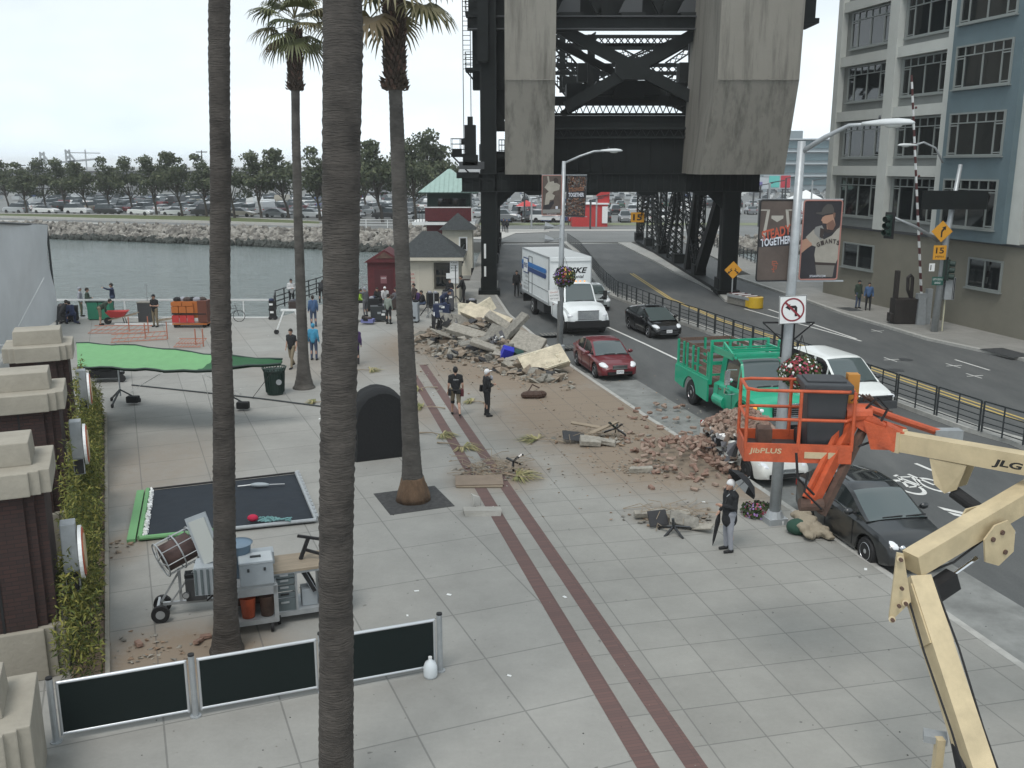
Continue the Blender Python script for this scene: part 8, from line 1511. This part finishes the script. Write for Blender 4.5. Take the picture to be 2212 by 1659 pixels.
 remesh(b_,vx,'body',t,M['skin'])
 q=MB();torso(q,.018 if not coat else .035)
 for k in 'lr':
  cap_(q,sh[k],el[k]if sleeve=='long' else sh[k].lerp(el[k],.62),.064*s,.055*s)
  if sleeve=='long':cap_(q,el[k],el[k].lerp(wr[k],.93),.054*s,.042*s)
 if coat:cap_(q,up(0,0,1.0),pel-Vector((0,0,.16)),.16*s,.18*s,12)
 remesh(q,vx*1.2,'jacket' if coat or sleeve=='long' else 'shirt',t,cl_[top],1)
 q=MB();cap_(q,hip['l']+Vector((0,0,.02)),hip['r']+Vector((0,0,.02)),.115*s,.115*s)
 for k in 'lr':
  cap_(q,hip[k],kn[k],.098*s,.068*s)
  if not short:cap_(q,kn[k],kn[k].lerp(an[k],.96),.067*s,.052*s)
 remesh(q,vx*1.2,'trousers' if not short else 'shorts',t,cl_[legs],1)
 for k in 'lr':q=MB();a=an[k];cap_(q,a+Vv(-.03,0,-.04),a+Vv(.15,0,-.052),.044*s,.036*s,8);q.v=[Vector((v_.x,v_.y,max(v_.z,(a.z-.09*s))))for v_ in q.v];q.build('shoe',t,True,[M['black']if near else M['cblack']])
 hm={'hair':M['hair'],'grey':cl_['lgrey'],'white':M['cap'],'black':cl_['black'],'khaki':cl_['khaki'],'beanie':M['cap'],'lblue':cl_['cyan']}[hat or hair]
 q=MB();o=len(q.v);q.ball(hc+Vv(-.012,0,.018),Vv(.108,.09,.118),hm,14,8);q.v=[v_ if v_.z>hc.z-.01 or v_.x<hc.x-.03 else Vector((min(v_.x,hc.x-.02),v_.y*.9,max(v_.z,hc.z-.07)))for v_ in q.v]
 if hat in('white','black','khaki','lblue'):q.ball(hc+Vv(.12,0,.05),Vv(.07,.07,.012),hm,10,4)
 q.build('cap' if hat else 'hair',t,True)
 if near:
  for y in(.03,-.03):q=MB();q.ball(hc+Vv(.086,y,.012),.011*s,M['blackp'],8,5);q.build('eye',t)
 if pose=='umbrella':
  pass
 return t,wr,up
A_T,A_W,A_U=person('man in a black T-shirt and khaki shorts walking away with tool pouches',V(985,899),98,'black','khaki','black','walk',True,1.84,True,sleeve='short')
q=MB();q.tube([(math.cos(a*.5236)*.165,math.sin(a*.5236)*.17,.99)for a in range(13)],.03,M['black'],6);q.box((0,.22,.9),(.18,.1,.24),M['black']);q.box((-.02,-.22,.88),(.2,.12,.26),M['maroon']);q.box((-.14,-.1,.93),(.1,.14,.14),M['cblack']);q.build('tool_belt',A_T);q=MB();text(q,'CREW',M['white'],frameT((-.185,0,1.38),(0,-1,0),(0,0,1)),w=.2,h=.035);q.build('shirt_print',A_T)
q=MB();[q.lathe([(.07,.45),(.075,.56)],M['black'],12,(x,y,0))for x,y in((.15,.10),(-.03,-.10))];q.build('knee_pad',A_T)
B_T,B_W,B_U=person('person in black with a white cap and shoulder bag standing on the dirt',V(1052,899),20,'black','black','white','arms',True,1.76)
q=MB();q.box((-.02,.24,.98),(.34,.12,.24),M['cblack'],(0,.1,0));bevel(q.build('shoulder_bag',B_T),.03);q=MB();q.tube([(.0,.25,1.08),(.06,.12,1.35),(.02,-.1,1.5),(-.12,.1,1.3),(-.05,.25,1.1)],.014,M['black'],5);q.build('bag_strap',B_T);q=MB();q.ball((.17,0,1.4),(.05,.14,.1),cl_['lgrey'],10,6);q.build('scarf',B_T,True)
C_T,C_W,C_U=person('person in a black coat, pale beanie and grey trousers holding umbrellas',V(1572,1190),195,'black','lgrey','beanie','umbrella',True,1.78,coat=True)
um=mat('umbrella_black',(.012,.012,.014),.7)
q=MB();a=C_W['r'];e=Vector((.22,-.34,.03));q.tube([a+Vector((0,0,.06)),a,a.lerp(e,.12),a.lerp(e,.3),a.lerp(e,.85),e],[.012,.012,.03,.06,.03,.006],um,8);q.build('closed_umbrella',C_T)
uc=Vector((-.28,.10,1.72));g=thing('open_umbrella','black and silver umbrella held behind the head of the person in the black coat','umbrella',V(1572,1190),R(195));q=MB();T=Matrix.Translation(uc)@Euler((R(20),R(-50),R(-25))).to_matrix().to_4x4()
for k in range(8):
 a0,a1=k*.7854,(k+1)*.7854;P0=[(0,0,.12),(math.cos(a0)*.28,math.sin(a0)*.28,.05),(math.cos(a0)*.46,math.sin(a0)*.46,-.10)];P1=[(0,0,.12),(math.cos(a1)*.28,math.sin(a1)*.28,.05),(math.cos(a1)*.46,math.sin(a1)*.46,-.10)];q.add(P0+P1[1:],[(0,1,3),(1,2,4,3)],M['cap']if k==5 else um,T)
q.build('umbrella_cloth',g);q=MB();q.tube([T@Vector((0,0,.16)),T@Vector((0,0,-.55))],.01,M['galv'],6);q.build('umbrella_shaft',g)
for a in((632,795,250,'black','khaki',None,'walk',1.8,'man in black shirt and khaki trousers walking beside the far palm'),(679,778,80,'cyan','denim','lblue','stand',1.75,'person in a bright blue jacket just right of the far palm'),(769,788,100,'purple','black',None,'walk',1.8,'long haired person in dark purple seen right of the thick palm'),(678,706,110,'blue','denim',None,'stand',1.8,'person in faded denim shirt between the far palm and the thick palm'),(631,662,300,'white','black','black','arms',1.8,'man in a white shirt and black cap at the ramp railing'),(337,706,250,'black','khaki','black','arms',1.85,'man in a black shirt and khaki trousers beside the grey wheeled bin'),(177,684,20,'lgrey','olive','grey','stand',1.8,'person in pale grey at the railing left of the green bins'),(193,688,20,'dkgreen','dkgreen',None,'arms',1.85,'person in dark green standing against the green bins'),(246,676,200,'navy','denim',None,'point',1.85,'person in a navy jacket at the right of the green bins'),(218,702,20,'dkgreen','khaki',None,'bend',1.8,'person in khaki shorts bending over by the red wheelbarrow'),(160,700,150,'navy','navy',None,'kneel',1.75,'person in navy crouching beside the white screen'),(137,698,60,'black','black',None,'kneel',1.75,'person in black crouching at the foot of the white screen'),(695,655,90,'black','black',None,'bend',1.8,'person in black bending at the ramp gate behind the thick palm'),(790,684,150,'grey','grey','grey','point',1.8,'person in grey lifting an arm left of the red shed'),(840,700,60,'plaid','black',None,'stand',1.75,'man in a plaid shirt with his back turned beside the grip cart'),(862,682,180,'grey','black',None,'push',1.75,'person in grey leaning on the equipment by the plaid shirted man'),(818,664,250,'black','black',None,'sit',1.75,'person in black sitting in front of the red shed'),(832,662,280,'white','grey','white','sit',1.75,'person in a white cap sitting in front of the red shed'),(895,672,200,'brown','black',None,'stand',1.75,'person in brown half hidden by the crowned palm trunk'),(902,668,250,'purple','black',None,'sit',1.75,'person in a purple hood sitting by the cream building'),(916,672,200,'black','denim',None,'sit',1.75,'dark haired person sitting under the cream building window'),(955,676,330,'navy','navy',None,'bend',1.75,'person in navy leaning over the blue cart'),(972,662,300,'black','black',None,'arms',1.8,'person in black among the camera gear left of the tower column'),(1002,656,190,'black','black',None,'push',1.9,'tall person in black behind the camera next to the tower column'),(1116,640,280,'black','black',None,'stand',1.8,'driver in black standing behind the rental truck'),(1095,503,270,'black','black',None,'stand',1.8,'right one of the two people in black on the far bridge pavement'),(1088,501,270,'black','black',None,'stand',1.8,'left one of the two people in black on the far bridge pavement'),(1852,666,290,'dkgreen','denim','black','stand',1.8,'man in a dark hooded jacket and jeans on the right pavement'),(1874,670,250,'blue','black',None,'stand',1.75,'man in a blue sweatshirt on the right pavement'),(948,650,250,'grey','black',None,'sit',1.75,'person in grey sitting in the window corner of the cream building'),(775,668,350,'hivis','black',None,'sit',1.75,'person in a yellow green vest sitting left of the red shed')):
 x,y,fa,tp_,lg,ht_,ps_,H_,lb=a;far_=y<520;person(lb,V(x,y),fa,tp_,lg,ht_,ps_,False,H_,short='shorts' in lb,sleeve='short' if tp_ in('black',)and y>700 else 'long',coat='hooded' in lb or tp_=='purple')
def gbox(nm,lab,cat,x,y,parts,rz=0,group=None):
 t=thing(nm,lab,cat,V(x,y),R(rz),group)
 for pn,c_,d,m in parts:
  q=MB()
  if d[0]=='w':q.cyl((c_[0],c_[1]-.04,c_[2]),(c_[0],c_[1]+.04,c_[2]),d[1],m,14)
  else:q.box(c_,d,m)
  q.build(pn,t)
 return t
W4=lambda x,y,r:[('wheel',(a,b_,r),('w',r),M['black'])for a in(-x,x)for b_ in(-y,y)]
om=mat('cart_orange',(.42,.13,.03),.5);gb2=mat('bin_green',(.03,.2,.12),.6);rd=M['red2']
t=gbox('supply_cart','orange and red drawer cart loaded with bags near the quay railing','cart',415,706,[('cart_frame',(0,0,.22),(1.9,.8,.08),om),('cart_frame',(.75,0,.9),(.5,.78,1.2),mat('cart_brown',(.12,.04,.025),.6)),('shelf',(0,0,.78),(1.9,.8,.06),M['black'])]+[('drawer',(-.75+k*.42,-.38,.5),(.38,.06,.4),rd)for k in range(3)]+[('drawer',(-.75+k*.42,-.38,1.02),(.38,.06,.36),om)for k in range(3)]+[('top_drawer',(-.65+k*.62,-.39,1.34),(.58,.06,.22),om)for k in range(2)]+[('cart_body',(-.1,.05,1.0),(1.6,.7,.9),om)]+W4(.8,.3,.11))
for k in range(6):q=MB();q.ball((0,0,0),(.25,.2,.16),cl_[('black','lgrey','brown')[k%3]],8,5);o=q.build('bundle',t);o.location=(-.7+k*.27,.1*(k%2),1.52)
gbox('wheeled_bin','grey wheeled bin with poles standing at the quay railing','bin',317,694,[('bin_body',(0,0,.55),(.72,.6,1.1),M['grey']),('lid',(0,0,1.12),(.78,.66,.05),M['rub2']),('pole',(.1,.1,1.6),(.03,.03,1.2),M['galv'])])
for x,s_ in((207,'left'),(232,'right')):gbox('green_bin',f'{s_} green wheeled bin at the quay railing','bin',x,690,[('bin_body',(0,0,.55),(.62,.6,1.0),gb2),('lid',(0,0,1.07),(.66,.64,.06),M['dgreen'])]+W4(.2,.25,.08)[:2])
t=thing('wheelbarrow','red wheelbarrow standing in front of the green bins','wheelbarrow',V(256,700),R(10));q=MB();q.add([(-.6,-.35,.75),(.6,-.35,.75),(.6,.35,.75),(-.6,.35,.75),(-.35,-.2,.4),(.3,-.2,.4),(.3,.2,.4),(-.35,.2,.4)],[(4,5,1,0),(5,6,2,1),(6,7,3,2),(7,4,0,3),(7,6,5,4)],rd);q.build('tray',t);q=MB();[q.bar((-.5,s*.15,.25),(1.1,s*.3,.6),.05,M['wood'])for s in(1,-1)];[q.bar((.4,s*.25,0),(.3,s*.22,.45),.04,M['grail'])for s in(1,-1)];q.build('frame',t);q=MB();q.cyl((-.55,-.06,.2),(-.55,.06,.2),.2,M['black'],16);q.build('wheel',t)
t=thing('bicycle','bicycle leaning on the quay railing right of the left palm','bicycle',V(498,695),R(5))
for x in(-.5,.5):q=MB();q.tube([(x+math.cos(a*.3142)*.33,0,.33+math.sin(a*.3142)*.33)for a in range(21)],.02,M['black'],6);q.build('wheel',t)
q=MB();[q.bar(a,b_,.03,M['grey'])for a,b_ in(((-.5,0,.33),(-.1,0,.3)),((-.1,0,.3),(-.2,0,.8)),((-.2,0,.75),(.35,0,.78)),((-.1,0,.3),(.35,0,.7)),((.5,0,.33),(.33,0,.95)),((.33,0,.95),(.33,-.2,1.0)),((-.5,0,.33),(-.2,0,.75)))];q.box((-.22,0,.86),(.22,.1,.05),M['black']);q.build('bicycle_frame',t)
t=thing('step_ladder','wooden step ladder lying by the quay left of the orange cart','ladder',V(372,697),R(6));q=MB();[q.bar((-.9,y,.1),(.9,y,.35),.06,M['wood'])for y in(0,.45)];[q.bar((-.8+k*.32,0,.12+k*.04),(-.8+k*.32,.45,.12+k*.04),.05,M['wood'])for k in range(6)];q.build('ladder_frame',t)
q=MB();p=V(372,702);q.box((p.x,p.y,.04),(6.5,.14,.06),M['white'],(0,0,R(-1)));tag(q.build('long_board'),'long pale board lying on the plaza under the orange cart','board')
def stand(x,y,h,lab,m=M['galv'],s=.55):t=thing('tripod_stand',lab,'tripod',V(x,y));q=MB();q.cyl((0,0,.3),(0,0,h),.03,m,8);q.build('column',t);q=MB();[q.bar((0,0,.7),(math.cos(a*2.1-1.5)*s,math.sin(a*2.1-1.5)*s,.03),.05,m)for a in range(3)];q.build('leg',t);return t
stand(938,688,1.6,'pale metal tripod stand beside the blue cart');stand(925,684,1.5,'dark tripod stand by the cream building door',M['grail']);stand(985,662,2.6,'tall dark camera stand next to the tower column',M['grail'])
t=thing('dolly_stand','white two legged dolly frame with wheels behind the far palm','dolly',V(628,722),R(0));q=MB();[q.bar((s*.3,0,1.25),(s*.75,0,.15),.07,M['white'])for s in(1,-1)];q.box((0,0,1.3),(.9,.1,.1),M['white']);q.build('dolly_legs',t);[(q:=MB(),q.cyl((x,-.05,.13),(x,.05,.13),.13,M['black'],12),q.build('wheel',t))for x in(-.75,.75)]
for x,y,d,m,lb in((795,700,(.7,.5,.2),mat('periwinkle',(.16,.17,.36),.7),'flat blue violet case on the ground left of the plaid shirted man'),(955,688,(.95,.6,.75),cl_['navy'],'navy blue equipment cart beside the tripod'),(888,696,(.9,.55,1.05),bx,'silver equipment rack just right of the crowned palm'),(820,694,(1.0,.6,.8),M['grail'],'dark framed grip cart in front of the red shed'),(590,690,(.35,.3,1.0),M['black'],'black speaker box standing at the end of the white railing'),(640,672,(.9,.5,.5),cl_['brown'],'brown bags heaped by the ramp railing'),(808,672,(.9,.6,.7),cl_['black'],'black covered gear in front of the red shed, left part'),(860,668,(.9,.6,.8),cl_['brown'],'brown covered gear against the cream building'),(935,664,(.8,.5,.8),cl_['black'],'black flight case under the cream building window'),(968,672,(.7,.5,1.1),cl_['grey'],'grey upright case left of the camera stand'),(1018,660,(.7,.4,.25),cl_['black'],'black bag lying at the foot of the tower column'),(880,678,(.8,.5,.7),M['grail'],'dark equipment trolley behind the silver rack'),(146,694,(1.1,.6,.8),cl_['black'],'heap of black bags beside the white screen')):
 hard=m in(bx,M['grail'],M['black'])or 'case' in lb or 'cart' in lb
 t=gbox('equipment_case' if hard else 'gear_heap',lb,'case' if hard else 'gear',x,y,[('case_body',(0,0,d[2]/2+.1),d,m)]+(W4(d[0]*.4,d[1]*.4,.1)if d[2]>.6 else[]),rg.uniform(-15,15))
 for k in range(5):
  q=MB();q.ball((rg.uniform(-.35,.35)*d[0],rg.uniform(-.3,.3)*d[1],d[2]+.14),(.16,.13,.1),cl_[rg.choice(['black','grey','lgrey','brown','navy'])],8,5)if not hard or k>2 else q.box((rg.uniform(-.3,.3)*d[0],-d[1]/2-.01,.25+d[2]*rg.random()*.7),(.2,.03,.12),M[rg.choice(['galv','white','black'])]);q.build('bundle' if not hard or k>2 else 'front_fitting',t)
q=MB();p=V(785,694);q.tube([p+Vector((-1.4+.28*k,.3*math.sin(k*1.1),.03))for k in range(10)],.02,M['grey'],5);q.tube([p+Vector((-.6+.5*math.cos(k*.7),.35*math.sin(k*.7)-.1,.04))for k in range(18)],.02,M['grey'],5);tag(q.build('cable_coil'),'grey cable coiled on the plaza left of the blue violet case','cable')
q=MB();q.box((0,2500,12.5),(8600,5300,33),M['white']);hz=q.build('haze');hz['kind']='stuff'
hm_=bpy.data.materials.new('haze_air');hm_.use_nodes=True;t=hm_.node_tree;t.nodes.clear();o_=t.nodes.new('ShaderNodeOutputMaterial');v_=t.nodes.new('ShaderNodeVolumePrincipled');v_.inputs['Density'].default_value=.0003;v_.inputs['Color'].default_value=(1,1,1,1);v_.inputs['Anisotropy'].default_value=.2
t.links.new(v_.outputs[0],o_.inputs['Volume']);hz.data.materials.clear();hz.data.materials.append(hm_)
scene.cycles.volume_bounces=2
